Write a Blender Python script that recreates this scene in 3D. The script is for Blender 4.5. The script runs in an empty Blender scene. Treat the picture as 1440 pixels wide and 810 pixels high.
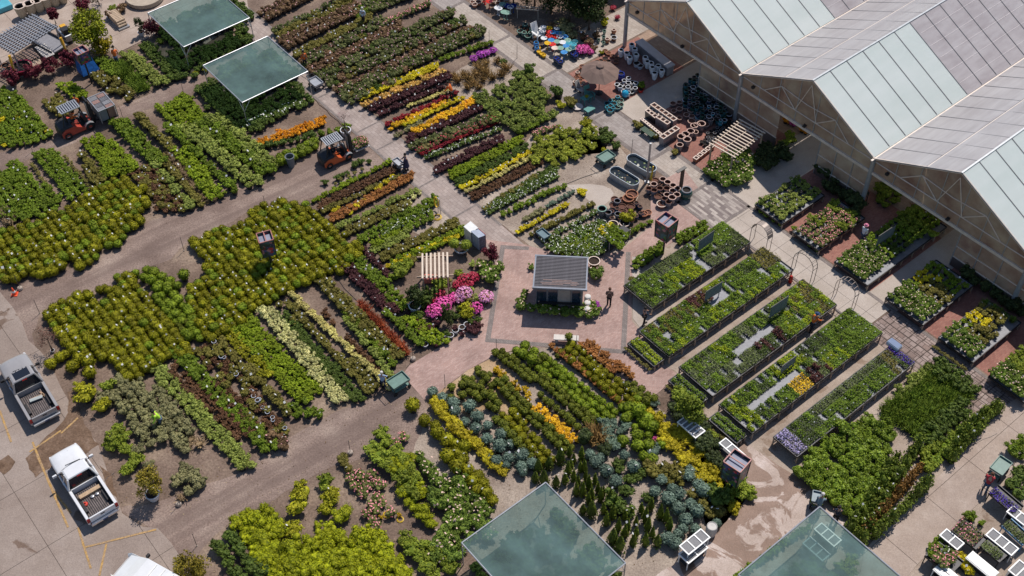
import bpy, bmesh, math, random
import numpy as np
from mathutils import Vector, Matrix
random.seed(7); rng = np.random.default_rng(7)
sc = bpy.context.scene
R = math.radians
# ---------------------------------------------------------------- camera
F_PX, PITCH, ROLL, CAM_H = 1650.0, 0.83797, -0.0202, 60.0
S_, C_ = math.sin(PITCH), math.cos(PITCH)
F0 = Vector((0, C_, -S_))
XR = Vector((1, 0, 0))*math.cos(ROLL) + Vector((0, S_, C_))*math.sin(ROLL)
UR = Vector((0, S_, C_))*math.cos(ROLL) - Vector((1, 0, 0))*math.sin(ROLL)
cam_d = bpy.data.cameras.new('camera'); cam = bpy.data.objects.new('camera', cam_d)
sc.collection.objects.link(cam); sc.camera = cam
cam_d.sensor_width = 36; cam_d.lens = 36*F_PX/1440; cam_d.clip_start = 1; cam_d.clip_end = 3000
cam.matrix_world = Matrix(((XR.x, UR.x, -F0.x, 0), (XR.y, UR.y, -F0.y, 0), (XR.z, UR.z, -F0.z, CAM_H), (0, 0, 0, 1)))
# ---------------------------------------------------------------- daylight
SUN_EL, SUN_AZ = 60, 32           # azimuth clockwise from +Y
w = bpy.data.worlds.new('World'); sc.world = w; w.use_nodes = True
nt = w.node_tree; bg = nt.nodes['Background']
sky = nt.nodes.new('ShaderNodeTexSky'); sky.sky_type = 'NISHITA'; sky.sun_disc = False
sky.sun_elevation = R(SUN_EL); sky.sun_rotation = R(SUN_AZ); sky.altitude = 1600; sky.air_density = 1.1; sky.dust_density = 1.5
nt.links.new(sky.outputs[0], bg.inputs[0]); bg.inputs[1].default_value = 0.10
sun_d = bpy.data.lights.new('sun', 'SUN'); sun = bpy.data.objects.new('sun', sun_d); sc.collection.objects.link(sun)
sun_d.energy = 4.15; sun_d.angle = R(0.53); sun_d.color = (1.0, .925, .85)
sd = Vector((math.sin(R(SUN_AZ))*math.cos(R(SUN_EL)), math.cos(R(SUN_AZ))*math.cos(R(SUN_EL)), math.sin(R(SUN_EL))))
sun.rotation_euler = sd.to_track_quat('Z', 'Y').to_euler()
sc.view_settings.view_transform = 'Standard'; sc.view_settings.look = 'None'; sc.view_settings.exposure = 0.1
sc.cycles.max_bounces = 6; sc.cycles.transparent_max_bounces = 12
sc.cycles.use_denoising = True

# ---------------------------------------------------------------- places: a point of the site from where the survey photo shows it
def G(px, py, z=0.0):
    d = XR*(px-720) + UR*(405-py) + F0*F_PX
    t = (z-CAM_H)/d.z
    return Vector((d.x*t, d.y*t, z))
BZ = 0.89907; AZ = BZ-math.pi/2
EA = Vector((-math.sin(AZ), -math.cos(AZ), 0)); EB = Vector((math.sin(BZ), math.cos(BZ), 0))
def AB(a, b, z=0.0): v = EA*a+EB*b; return Vector((v.x, v.y, z))
def toAB(v): return v.x*EA.x+v.y*EA.y, v.x*EB.x+v.y*EB.y
ROT_A = math.atan2(EA.y, EA.x); ROT_B = math.atan2(EB.y, EB.x)
# ---------------------------------------------------------------- materials
def srgb(r, g, b):
    f = lambda c: ((c/255+.055)/1.055)**2.4 if c > 10 else c/255/12.92
    return (f(r), f(g), f(b), 1)
_M = {}
def nodes(name):
    m = bpy.data.materials.new(name); m.use_nodes = True
    return m, m.node_tree, m.node_tree.nodes['Principled BSDF']
def lin(c): return tuple(c)+((1,) if len(c) == 3 else ())
def mat(name, col, rough=.6, metal=0.0, var=.12, scale=3.0, spec=.4, bump=0.0, emit=None):
    if name in _M: return _M[name]
    m, t, b = nodes(name); col = lin(col)
    tc = t.nodes.new('ShaderNodeTexCoord'); n = t.nodes.new('ShaderNodeTexNoise'); n.inputs['Scale'].default_value = scale; n.inputs['Detail'].default_value = 5
    t.links.new(tc.outputs['Object'], n.inputs['Vector'])
    r = t.nodes.new('ShaderNodeValToRGB'); r.color_ramp.elements[0].position = .3; r.color_ramp.elements[1].position = .7
    r.color_ramp.elements[0].color = tuple(c*(1-var) for c in col[:3])+(1,); r.color_ramp.elements[1].color = tuple(min(1, c*(1+var)) for c in col[:3])+(1,)
    t.links.new(n.outputs['Fac'], r.inputs[0]); t.links.new(r.outputs[0], b.inputs['Base Color'])
    b.inputs['Roughness'].default_value = rough; b.inputs['Metallic'].default_value = metal; b.inputs['Specular IOR Level'].default_value = spec
    if bump:
        bp = t.nodes.new('ShaderNodeBump'); bp.inputs['Strength'].default_value = bump; bp.inputs['Distance'].default_value = .02
        t.links.new(n.outputs['Fac'], bp.inputs['Height']); t.links.new(bp.outputs[0], b.inputs['Normal'])
    _M[name] = m; return m
def N(t, typ, **kw):
    n = t.nodes.new(typ)
    for k, v in kw.items(): setattr(n, k, v)
    return n
def ramp(t, src, stops, interp='LINEAR'):
    r = t.nodes.new('ShaderNodeValToRGB'); r.color_ramp.interpolation = interp
    while len(r.color_ramp.elements) < len(stops): r.color_ramp.elements.new(.5)
    for e, (p, c) in zip(r.color_ramp.elements, stops): e.position = p; e.color = lin(c) if not isinstance(c, float) else (c, c, c, 1)
    t.links.new(src, r.inputs[0]); return r.outputs[0]
def noise(t, vec, scale, detail=6, rough=.6, dist=0):
    n = t.nodes.new('ShaderNodeTexNoise'); n.inputs['Scale'].default_value = scale; n.inputs['Detail'].default_value = detail
    n.inputs['Roughness'].default_value = rough; n.inputs['Distortion'].default_value = dist
    t.links.new(vec, n.inputs['Vector']); return n.outputs['Fac']
def mixc(t, fac, a, b, mode='MIX'):
    m = t.nodes.new('ShaderNodeMix'); m.data_type = 'RGBA'; m.blend_type = mode
    for sock, v in ((m.inputs[0], fac), (m.inputs[6], a), (m.inputs[7], b)):
        if isinstance(v, (float, int)): sock.default_value = v
        elif isinstance(v, tuple): sock.default_value = lin(v)
        else: t.links.new(v, sock)
    return m.outputs[2]
def mapping(t, rot=0.0, scale=(1, 1, 1)):
    g = t.nodes.new('ShaderNodeNewGeometry'); m = t.nodes.new('ShaderNodeMapping')
    m.vector_type = 'TEXTURE'; m.inputs['Rotation'].default_value = (0, 0, -rot); m.inputs['Scale'].default_value = tuple(1/v for v in scale)
    t.links.new(g.outputs['Position'], m.inputs['Vector']); return m.outputs[0]
def bumped(t, b, h, strength=.4, dist=.02):
    bp = t.nodes.new('ShaderNodeBump'); bp.inputs['Strength'].default_value = strength; bp.inputs['Distance'].default_value = dist
    t.links.new(h, bp.inputs['Height']); t.links.new(bp.outputs[0], b.inputs['Normal'])
def ground_mat(name, c1, c2, c3, big=.18, fine=9, speck=.35, streak=None, rough=.95, wet=None):
    """soil, gravel or concrete: broad patches, fine grain, scattered litter; streak = (rotation, colour) wheel tracks; wet = damp patches"""
    if name in _M: return _M[name]
    m, t, b = nodes(name); p = mapping(t)
    base = ramp(t, noise(t, p, big, 7, .65), [(.3, c1), (.52, c2), (.72, c3)])
    fn = noise(t, p, fine, 4, .7)
    base = mixc(t, speck, base, ramp(t, fn, [(.35, (.25, .22, .2)), (.5, (.5, .5, .5)), (.68, (.85, .82, .78))]), 'OVERLAY')
    if streak:
        q = mapping(t, -streak[0], (.035, .75, 1)); s = ramp(t, noise(t, q, 1.6, 3, .5, .3), [(.4, 0.0), (.62, 1.0)])
        base = mixc(t, mul(t, s, .6), base, streak[1])
    rg = rough
    if wet:
        wv = ramp(t, noise(t, p, wet[0], 5, .55, 1.2), [(wet[1], 0.0), (wet[1]+.035, 1.0)])
        base = mixc(t, mul(t, wv, wet[3]), base, wet[2], 'MULTIPLY')
    t.links.new(base, b.inputs['Base Color']); b.inputs['Roughness'].default_value = rg; b.inputs['Specular IOR Level'].default_value = .25
    bumped(t, b, fn, .5, .03); _M[name] = m; return m
def mul(t, a, k):
    m = t.nodes.new('ShaderNodeMath'); m.operation = 'MULTIPLY'; t.links.new(a, m.inputs[0])
    if isinstance(k, (int, float)): m.inputs[1].default_value = k
    else: t.links.new(k, m.inputs[1])
    return m.outputs[0]
def paver_mat(name, c1, c2, mortar, bw, bh, rot=ROT_A, stain=.35, mort=.012, cc=None):
    if name in _M: return _M[name]
    m, t, b = nodes(name); p = mapping(t, -rot)
    k = t.nodes.new('ShaderNodeTexBrick'); k.offset = .5; k.inputs['Scale'].default_value = 1; k.inputs['Brick Width'].default_value = bw; k.inputs['Row Height'].default_value = bh
    k.inputs['Mortar Size'].default_value = mort; k.inputs['Mortar Smooth'].default_value = .3
    k.inputs['Color1'].default_value = lin(c1); k.inputs['Color2'].default_value = lin(c2); k.inputs['Mortar'].default_value = lin(mortar); t.links.new(p, k.inputs['Vector'])
    g = mapping(t)
    base = mixc(t, stain, k.outputs['Color'], ramp(t, noise(t, g, .45, 8, .65), [(.3, (.22, .2, .19)), (.5, (.5, .5, .5)), (.7, (.72, .7, .68))]), 'OVERLAY')
    base = mixc(t, .25, base, ramp(t, noise(t, g, 14, 3, .7), [(.35, (.3, .3, .3)), (.65, (.72, .72, .72))]), 'OVERLAY')
    t.links.new(base, b.inputs['Base Color']); b.inputs['Roughness'].default_value = .85; b.inputs['Specular IOR Level'].default_value = .25
    bumped(t, b, k.outputs['Fac'], -.25, .01); _M[name] = m; return m

DIRT = ground_mat('bare_soil', (.105, .074, .056), (.18, .13, .102), (.31, .24, .18), .30, 7, .55)
ROAD = ground_mat('gravel_track', (.16, .115, .096), (.24, .18, .152), (.34, .27, .225), .30, 9, .6, (ROT_B-.05, (.14, .10, .085)))
BEDG = ground_mat('pale_gravel', (.21, .165, .135), (.31, .255, .21), (.42, .36, .30), .5, 9, .5)
TAN = ground_mat('tan_gravel', (.30, .20, .115), (.40, .28, .17), (.46, .36, .25), .4, 12, .4)
CONC = ground_mat('parking_concrete', (.22, .172, .145), (.285, .232, .200), (.35, .295, .262), .25, 14, .28, None, .85, (.30, .60, (.50, .40, .33), .8))
CONP = ground_mat('walk_concrete', (.30, .235, .195), (.36, .290, .245), (.43, .36, .31), .5, 14, .25)
CONW = ground_mat('damp_concrete', (.29, .215, .175), (.39, .31, .27), (.52, .44, .41), .55, 12, .3, None, .5, (.42, .47, (.42, .29, .21), .85))
CONA = ground_mat('aisle_concrete', (.25, .195, .155), (.34, .275, .225), (.42, .355, .30), .45, 12, .35, None, .8, (.5, .58, (.6, .5, .42), .6))
CONL = ground_mat('pale_concrete', (.36, .31, .265), (.42, .365, .32), (.47, .42, .37), .5, 14, .2)
BRICK = paver_mat('brick_paving', (.325, .205, .175), (.41, .28, .245), (.29, .225, .20), .22, .11, ROT_B, .5)
PAVE = paver_mat('concrete_pavers', (.285, .23, .205), (.36, .30, .27), (.21, .17, .155), .42, .28, ROT_A, .4)
PAVG = paver_mat('grey_pavers', (.265, .23, .215), (.335, .30, .28), (.20, .175, .16), .42, .28, ROT_A, .35)
PAVY = paver_mat('beige_pavers', (.34, .29, .25), (.41, .36, .315), (.24, .2, .175), .42, .28, ROT_A, .3)
PAVM = paver_mat('mixed_pavers', (.16, .13, .125), (.44, .39, .35), (.2, .17, .15), .75, .22, ROT_A, .2)
BORD = paver_mat('dark_border_pavers', (.17, .145, .135), (.24, .205, .19), (.14, .12, .11), .25, .12, ROT_A, .3)
GREYM = mat('galvanised_metal', (.42, .43, .45), .4, .6); DARKM = mat('dark_metal', (.03, .03, .033), .5, .3)
WHITE = mat('white_paint', (.78, .78, .76), .45, 0, .06); BLACK = mat('black_plastic', (.015, .015, .017), .5)
RUBBER = mat('rubber', (.02, .02, .02), .8); WOOD = mat('weathered_wood', (.36, .27, .20), .8, 0, .25, 8); PALEW = mat('pale_timber', (.62, .52, .42), .75, 0, .12, 8)
GREYW = mat('grey_timber', (.42, .40, .385), .7, 0, .15, 6); GLASS_D = mat('tinted_glass', (.012, .014, .02), .08, 0, .1, 2, .8)
SOIL = mat('potting_soil', (.035, .022, .016), .95, 0, .4, 12); TRUNK = mat('bark', (.13, .09, .065), .9, 0, .3, 10)

# ---------------------------------------------------------------- mesh helpers
class MB:
    def __init__(s): s.v = []; s.f = []; s.m = []
    def add(s, vs, fs, mi=0, M=None):
        o = len(s.v)
        s.v += [tuple(M @ Vector(v)) if M else tuple(v) for v in vs]
        s.f += [tuple(o+i for i in f) for f in fs]; s.m += [mi]*len(fs); return s
    def box(s, c, d, rz=0, mi=0, M=None, taper=1.0):
        x, y, z = d[0]/2, d[1]/2, d[2]/2; T = Matrix.Translation(c) @ Matrix.Rotation(rz, 4, 'Z')
        if M: T = M @ T
        k = taper
        return s.add([(-x, -y, -z), (x, -y, -z), (x, y, -z), (-x, y, -z), (-x*k, -y*k, z), (x*k, -y*k, z), (x*k, y*k, z), (-x*k, y*k, z)],
                     [(0, 3, 2, 1), (4, 5, 6, 7), (0, 1, 5, 4), (1, 2, 6, 5), (2, 3, 7, 6), (3, 0, 4, 7)], mi, T)
    def bar(s, p, q, w_, h_=None, mi=0):
        p, q = Vector(p), Vector(q); h_ = h_ or w_; d = q-p; L = d.length
        if L < 1e-6: return s
        up = Vector((0, 0, 1)) if abs(d.normalized().z) < .95 else Vector((1, 0, 0))
        x = d.normalized(); y = up.cross(x).normalized(); z = x.cross(y)
        T = Matrix(((x.x, y.x, z.x, (p.x+q.x)/2), (x.y, y.y, z.y, (p.y+q.y)/2), (x.z, y.z, z.z, (p.z+q.z)/2), (0, 0, 0, 1)))
        return s.box((0, 0, 0), (L, w_, h_), 0, mi, T)
    def tube(s, p, q, r0, r1=None, n=8, mi=0, cap=True):
        p, q = Vector(p), Vector(q); r1 = r0 if r1 is None else r1; d = (q-p).normalized()
        u = d.orthogonal().normalized(); v_ = d.cross(u); vs = []
        for c, r in ((p, r0), (q, r1)):
            for i in range(n): a = 2*math.pi*i/n; vs.append(c+(u*math.cos(a)+v_*math.sin(a))*r)
        fs = [(i, (i+1) % n, n+(i+1) % n, n+i) for i in range(n)]
        if cap: fs += [tuple(range(n-1, -1, -1)), tuple(range(n, 2*n))]
        return s.add(vs, fs, mi)
    def lathe(s, prof, c=(0, 0, 0), n=16, mis=None, mi=0, sq=1.0):
        vs = []; cx, cy, cz = c
        for r, z in prof:
            for i in range(n): a = 2*math.pi*(i+.5)/n; vs.append((cx+r*math.cos(a)*sq, cy+r*math.sin(a), cz+z))
        for k in range(len(prof)-1):
            fs = [(k*n+i, k*n+(i+1) % n, (k+1)*n+(i+1) % n, (k+1)*n+i) for i in range(n)]
            o = len(s.f); s.f += [tuple(len(s.v)+j for j in f) for f in fs]; s.m += [mis[k] if mis else mi]*n
        s.v += vs
        return s
    def poly(s, pts, mi=0): return s.add(pts, [tuple(range(len(pts)))], mi)
    def prism(s, pts, z0, z1, mi=0, M=None):
        n = len(pts); vs = [(p[0], p[1], z0) for p in pts]+[(p[0], p[1], z1) for p in pts]
        return s.add(vs, [tuple(range(n-1, -1, -1)), tuple(range(n, 2*n))]+[(i, (i+1) % n, n+(i+1) % n, n+i) for i in range(n)], mi, M)
    def loft(s, rings, mi=0, cap=True, closed=True):
        n = len(rings[0]); vs = [v for r_ in rings for v in r_]; fs = []
        for k in range(len(rings)-1):
            for i in range(n if closed else n-1): fs.append((k*n+i, k*n+(i+1) % n, (k+1)*n+(i+1) % n, (k+1)*n+i))
        if cap: fs += [tuple(range(n-1, -1, -1)), tuple((len(rings)-1)*n+i for i in range(n))]
        return s.add(vs, fs, mi)
    def mesh(s, name, mats, smooth=False):
        me = bpy.data.meshes.new(name); me.from_pydata(s.v, [], s.f)
        for m in (mats if isinstance(mats, (list, tuple)) else [mats]): me.materials.append(m)
        me.polygons.foreach_set('material_index', s.m)
        if smooth: me.polygons.foreach_set('use_smooth', [True]*len(s.f))
        me.update(); return me
    def build(s, name, mats, parent=None, loc=None, rz=0, smooth=False, bevel=0):
        o = bpy.data.objects.new(name, s.mesh(name, mats, smooth)); sc.collection.objects.link(o)
        if parent: o.parent = parent
        if loc is not None: o.location = loc
        o.rotation_euler.z = rz
        if bevel: b = o.modifiers.new('edge', 'BEVEL'); b.width = bevel; b.segments = 2; b.limit_method = 'ANGLE'
        return o
def link_mesh(name, me, parent=None, loc=None, rz=0, sc_=None):
    o = bpy.data.objects.new(name, me); sc.collection.objects.link(o)
    if parent: o.parent = parent
    if loc is not None: o.location = loc
    o.rotation_euler.z = rz
    if sc_: o.scale = (sc_,)*3 if isinstance(sc_, (int, float)) else sc_
    return o
def tag(o, label, cat, group=None, kind=None):
    o['label'] = label; o['category'] = cat
    if group: o['group'] = group
    if kind: o['kind'] = kind
    return o
def thing(name, label, cat, loc=(0, 0, 0), rz=0, group=None):
    o = bpy.data.objects.new(name, None); sc.collection.objects.link(o); o.location = loc; o.rotation_euler.z = rz
    o.empty_display_size = .3
    return tag(o, label, cat, group)
def struct(name, mb, mats, **k):
    o = mb.build(name, mats, **k); o['kind'] = 'structure'; return o
_kids = {}
def copy_tree(o, parent=None):
    c = o.copy(); sc.collection.objects.link(c); c.parent = parent
    for ch in o.children: copy_tree(ch, c)
    return c
def rough_edge(pts, step=.7, amp=.12, seed=1):
    rr = random.Random(seed); out = []
    for i, p in enumerate(pts):
        q = pts[(i+1) % len(pts)]; n = max(1, int((q-p).length/step))
        for k in range(n):
            v = p.lerp(q, k/n)
            if k: v = v+Vector((rr.uniform(-amp, amp), rr.uniform(-amp, amp), 0))
            out.append(v)
    return out
def sheet(name, px, m, z, rough=0, seed=1, ab=None, step=.7):
    pts = [AB(*p) for p in ab] if ab else [G(*p) for p in px]
    if rough: pts = rough_edge(pts, step, rough, seed)
    pts = [Vector((p.x, p.y, z)) for p in pts]
    a = sum(p.x*q.y-q.x*p.y for p, q in zip(pts, pts[1:]+pts[:1]))
    if a < 0: pts.reverse()
    return struct(name, MB().poly(pts), m)
def clip(poly, a0, a1, b0, b1):
    """polygon (a,b) cut by a rectangle"""
    def half(ps, f, d):
        out = []
        for i, p in enumerate(ps):
            q = ps[(i+1) % len(ps)]; fp, fq = f(p)-d, f(q)-d
            if fp >= 0: out.append(p)
            if (fp < 0) != (fq < 0): t_ = fp/(fp-fq); out.append((p[0]+(q[0]-p[0])*t_, p[1]+(q[1]-p[1])*t_))
        return out
    for f, d in ((lambda p: p[0], a0), (lambda p: -p[0], -a1), (lambda p: p[1], b0), (lambda p: -p[1], -b1)):
        poly = half(poly, f, d)
        if len(poly) < 3: return []
    return poly
def slabs(name, base, px, m, da, db, a_off, b_off, z0, gap=.025, th=.02, ab=None):
    """a paved area whose slabs are single pieces with recessed joints between them"""
    pg = ab if ab else [toAB(G(*p)) for p in px]
    pts = [AB(p[0], p[1], z0) for p in pg]
    a = sum(p.x*q.y-q.x*p.y for p, q in zip(pts, pts[1:]+pts[:1]))
    if a < 0: pts.reverse()
    o = struct(name, MB().poly(pts), mat('joint_dirt', (.07, .055, .045), .95)); o.name = name
    A0, A1 = min(p[0] for p in pg), max(p[0] for p in pg); B0, B1 = min(p[1] for p in pg), max(p[1] for p in pg)
    a = a_off+math.floor((A0-a_off)/da)*da
    while a < A1:
        b = b_off+math.floor((B0-b_off)/db)*db
        while b < B1:
            c = clip(pg, a+gap/2, a+da-gap/2, b+gap/2, b+db-gap/2)
            if len(c) >= 3:
                ar = abs(sum(p[0]*q[1]-q[0]*p[1] for p, q in zip(c, c[1:]+c[:1])))/2
                if ar > .15:
                    if sum(p[0]*q[1]-q[0]*p[1] for p, q in zip(c, c[1:]+c[:1])) < 0: c.reverse()
                    w3 = [AB(p[0], p[1]) for p in c]
                    if sum(p.x*q.y-q.x*p.y for p, q in zip(w3, w3[1:]+w3[:1])) < 0: w3.reverse()
                    MB().prism(w3, z0+.002, z0+th+random.uniform(0, .004)).build(base, m, o)
            b += db
        a += da
    return o
# ================================================================ GROUND
struct('ground', MB().poly([(-400, -150, 0), (400, -150, 0), (400, 600, 0), (-400, 600, 0)]), DIRT)
sheet('gravel_road', [(-60, 225), (0, 215), (60, 200), (100, 185), (165, 152), (220, 128), (250, 115), (300, 95), (345, 60), (357, 50), (446, 138), (432, 147), (285, 125), (222, 150), (165, 170), (140, 187), (80, 210), (30, 228), (0, 243), (-60, 262)], ROAD, .005, .1, 2)
sheet('gravel_road', [(-60, 420), (0, 392), (60, 395), (130, 365), (180, 332), (212, 310), (270, 298), (300, 283), (335, 265), (380, 240), (400, 228), (440, 210), (497, 188), (541, 228), (520, 240), (470, 262), (440, 278), (390, 284), (350, 296), (315, 318), (262, 342), (240, 365), (185, 382), (155, 402), (100, 418), (60, 436), (45, 470), (50, 490), (38, 478), (18, 431), (0, 412), (-60, 440)], ROAD, .005, .1, 3)
sheet('gravel_road', [(165, 715), (210, 700), (290, 680), (345, 662), (375, 635), (430, 602), (470, 580), (500, 570), (545, 552), (575, 528), (605, 520), (600, 565), (600, 592), (580, 640), (520, 642), (470, 655), (400, 692), (320, 738), (300, 755), (270, 790), (255, 800), (235, 765), (200, 735)], ROAD, .005, .12, 4)
sheet('pale_gravel_bed', [(600, 265), (577, 290), (560, 320), (640, 345), (668, 338)], BEDG, .006, .1, 5)
sheet('pale_gravel_bed', [(664, 283), (690, 262), (760, 235), (830, 185), (870, 205), (905, 250), (890, 300), (850, 330), (790, 356), (748, 348)], BEDG, .006, .1, 6)
sheet('pale_gravel_bed', [(610, 118), (660, 90), (716, 72), (752, 112), (740, 150), (690, 160), (640, 140)], BEDG, .006, .1, 7)
sheet('pale_gravel_bed', [(780, 150), (805, 128), (868, 180), (850, 215), (760, 225), (730, 235), (740, 200)], BEDG, .006, .1, 8)
sheet('pale_gravel_bed', [(598, 592), (580, 640), (620, 690), (640, 745), (700, 815), (900, 815), (960, 795), (1000, 762), (1050, 700), (1048, 680), (950, 592), (915, 562), (880, 540), (800, 482), (694, 500), (620, 549)], BEDG, .006, .1, 9)
sheet('tan_gravel_bed', [(598, 562), (620, 549), (657, 521), (694, 503), (718, 520), (735, 560), (720, 600), (690, 570), (660, 590), (630, 560)], TAN, .010, .1, 10)
sheet('pale_gravel_bed', [(60, 490), (130, 520), (230, 560), (290, 640), (285, 680), (240, 700), (190, 715), (170, 700), (110, 600)], DIRT, .006, .1, 11)
slabs('parking_lot', 'concrete_slab', [(-320, 180), (-60, 330), (0, 411), (18, 432), (32, 456), (40, 479), (56, 493), (70, 510), (86, 545), (112, 590), (138, 625), (160, 690), (172, 722), (200, 741), (222, 743), (241, 764), (254, 784), (262, 830), (262, 900), (-300, 900)], CONC, 4.7, 4.7, -48.7, .35, .004)
for i in range(6):
    a = -55.3+.02*i; b0 = .6+i*2.35
MUD = ground_mat('wet_mud', (.10, .062, .040), (.15, .098, .066), (.22, .155, .115), 1.2, 9, .5)
for i, q in enumerate(([(36, 645), (58, 622), (84, 598), (108, 566), (118, 596), (140, 625), (120, 640), (100, 650), (72, 658), (50, 672)], [(95, 552), (110, 548), (112, 590), (98, 585)], [(140, 655), (158, 668), (165, 700), (150, 690)], [(-10, 655), (12, 640), (22, 650), (6, 668)])): sheet('mud_patch', q, MUD, .034+.001*i, .1, 20+i, step=.4)
PAINTY = ground_mat('worn_yellow_paint', (.42, .25, .07), (.38, .25, .12), (.27, .2, .15), 2.2, 12, .6)
for zi, (p, q) in enumerate([((52, 640), (74, 689)), ((46, 622), (66, 672)), ((66, 672), (96, 742)), ((110, 742), (128, 800)), ((74, 689), (100, 722)), ((86, 610), (110, 588)), ((42, 636), (86, 606)), ((0, 578), (16, 622)), ((120, 770), (220, 745)), ((150, 765), (140, 810))]):
    p, q = G(*p), G(*q); d = (q-p).normalized(); n = Vector((-d.y, d.x, 0))*.06
    struct('road_marking', MB().add([(v.x, v.y, .040+.001*zi) for v in (p-n, q-n, q+n, p+n)], [(0, 1, 2, 3)]), PAINTY)
# paved walks: b runs across them, a along them
sheet('paved_path', None, PAVE, .008, ab=[(-130, 34.6), (-44.5, 34.6), (-44.5, 36.9), (-130, 36.9)])
for b0 in (34.45, 36.75): sheet('path_border', None, BORD, .016, ab=[(-130, b0), (-47.5, b0), (-47.5, b0+.22), (-130, b0+.22)])
for a in (-68.4, -62.8, -60.1, -54.6, -50.4): sheet('path_border', None, BORD, .0165, ab=[(a, 34.7), (a+.14, 34.7), (a+.14, 36.72), (a, 36.72)])
seg = [-110, -96, -83.7, -77.5, -71.3, -64.8, -58.6, -52.0, -45.6, -39.6]
for i, (a0, a1) in enumerate(zip(seg, seg[1:])):
    m = [PAVG, PAVG, PAVE, PAVG, PAVY, PAVY, PAVG, PAVG, PAVY][i]
    sheet('paved_walk', None, m, .012, ab=[(a0+.15, 49.85), (a1-.15, 49.85), (a1-.15, 51.8), (a0+.15, 51.8)])
sheet('path_border', None, BORD, .008, ab=[(-112, 49.5), (-39.3, 49.5), (-39.3, 52.15), (-112, 52.15)])
# patios in front of the greenhouse
sheet('concrete_apron', None, CONA, .006, ab=[(-40.5, 36), (-40.5, 49.4), (-2, 49.4), (4, 44), (4, 24), (-16, 24), (-20, 30), (-23, 32), (-26, 36)])
PATIO = paver_mat('red_brick_patio', (.25, .10, .08), (.33, .155, .12), (.2, .13, .11), .22, .11, ROT_B, .35)
sheet('brick_patio', None, PATIO, .007, ab=[(-57.6, 52.2), (-8, 52.2), (-8, 60), (-57.6, 62)])
sheet('pale_walk', None, PAVY, .013, ab=[(-61.5, 52.2), (-57.8, 52.2), (-57.8, 66), (-61.5, 66)])
sheet('pale_walk', None, CONL, .013, ab=[(-52.0, 52.2), (-49.2, 52.2), (-49.2, 66), (-52.0, 66)])
sheet('pale_walk', None, CONL, .013, ab=[(-40.4, 52.0), (-37.0, 52.0), (-37.0, 72), (-40.4, 72)])
sheet('pale_walk', None, CONL, .013, ab=[(-26.3, 52.0), (-24.0, 52.0), (-24.0, 72), (-26.3, 72)])
sheet('greenhouse_floor', None, paver_mat('greenhouse_floor_m', (.30, .21, .16), (.38, .28, .21), (.24, .17, .13), .4, .28, ROT_A, .35), .009, ab=[(-57.6, 60), (-4, 60), (-4, 110), (-57.6, 110)])
slabs('concrete_walk', 'concrete_slab', None, CONL, 1.3, 1.45, -37, 49.0, .012, .02, .012, ab=[(-37.2, 49.1), (-37.2, 52.0), (-24.4, 52.0), (-24.4, 49.1)])
sheet('mixed_paving', None, PAVM, .030, ab=[(-40.9, 48.4), (-37.4, 48.4), (-37.4, 51.9), (-40.9, 51.9)])
for q in ([(-41.1, 48.2), (-37.2, 48.2), (-37.2, 48.45), (-41.1, 48.45)], [(-37.45, 48.2), (-37.2, 48.2), (-37.2, 52), (-37.45, 52)], [(-41.1, 48.2), (-40.85, 48.2), (-40.85, 52), (-41.1, 52)], [(-41.1, 51.8), (-16, 51.8), (-16, 52.05), (-41.1, 52.05)], [(-37.2, 48.95), (-24.6, 48.95), (-24.6, 49.15), (-37.2, 49.15)]):
    sheet('path_border', None, BORD, .037, ab=q)
FLAG = paver_mat('brown_flagstone', (.20, .145, .125), (.32, .255, .23), (.12, .09, .08), .5, .4, ROT_A, .5, .03)
slabs('flagstone_walk', 'paving_stone', None, FLAG, .75, .62, -24.3, 48.9, .012, .05, .012, ab=[(-24.3, 48.9), (-24.3, 51.8), (-14.5, 51.8), (-14.5, 48.9)])
sheet('damp_concrete', [(1020, 600), (1095, 655), (1150, 690), (1195, 742), (1140, 738), (1038, 815), (915, 815), (985, 768), (1055, 700), (1050, 672), (1000, 630)], CONW, .016, .08, 12)
slabs('lower_walkway', 'concrete_slab', [(1215, 775), (1250, 735), (1300, 690), (1360, 630), (1410, 575), (1440, 552), (1520, 500), (1520, 600), (1440, 648), (1372, 712), (1345, 736), (1288, 796), (1240, 860), (1200, 860)], CONP, 3.7, 4.0, -13.65, 37.8, .014)
slabs('upper_yard', 'concrete_slab', [(-200, -70), (340, -60), (350, 20), (290, 62), (220, 48), (165, 75), (125, 72), (70, 45), (0, 92), (-200, 130)], CONP, 3.4, 5.2, -80, 20, .010)
# brick plaza round the kiosk
sheet('brick_plaza', [(683, 337), (738, 344), (765, 352), (868, 356), (895, 335), (915, 318), (915, 262), (962, 238), (1003, 292), (985, 318), (905, 365), (889, 400), (888, 450), (932, 512), (954, 527), (915, 562), (883, 540), (800, 487), (730, 490), (692, 502), (657, 521), (620, 549), (597, 563), (566, 527), (576, 514), (618, 488), (657, 466), (672, 443), (694, 419), (700, 380), (690, 355)], BRICK, .020, 0)
P4 = [G(704, 345), G(887, 355), G(880, 498), G(682, 481)]
cen = sum(P4, Vector())/4
for i, (s0, s1) in enumerate(((0, 1), (0, 1), (0, 1), (0, 1))):
    p, q = P4[i], P4[(i+1) % 4]; d = (q-p).normalized(); n = (cen-p); n = (n-d*n.dot(d)).normalized()*.34
    if i == 0: q = p+(q-p)*.22
    struct('plaza_border', MB().add([(v.x, v.y, .027+.002*i) for v in ([p, q, q+n, p+n] if d.cross(n).z > 0 else [p+n, q+n, q, p])], [(0, 1, 2, 3)]), BORD)
sheet('pale_walk', [(889, 360), (901, 372), (903, 420), (938, 455), (1000, 440), (960, 500), (948, 505), (930, 500), (890, 448)], CONL, .024)
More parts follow.
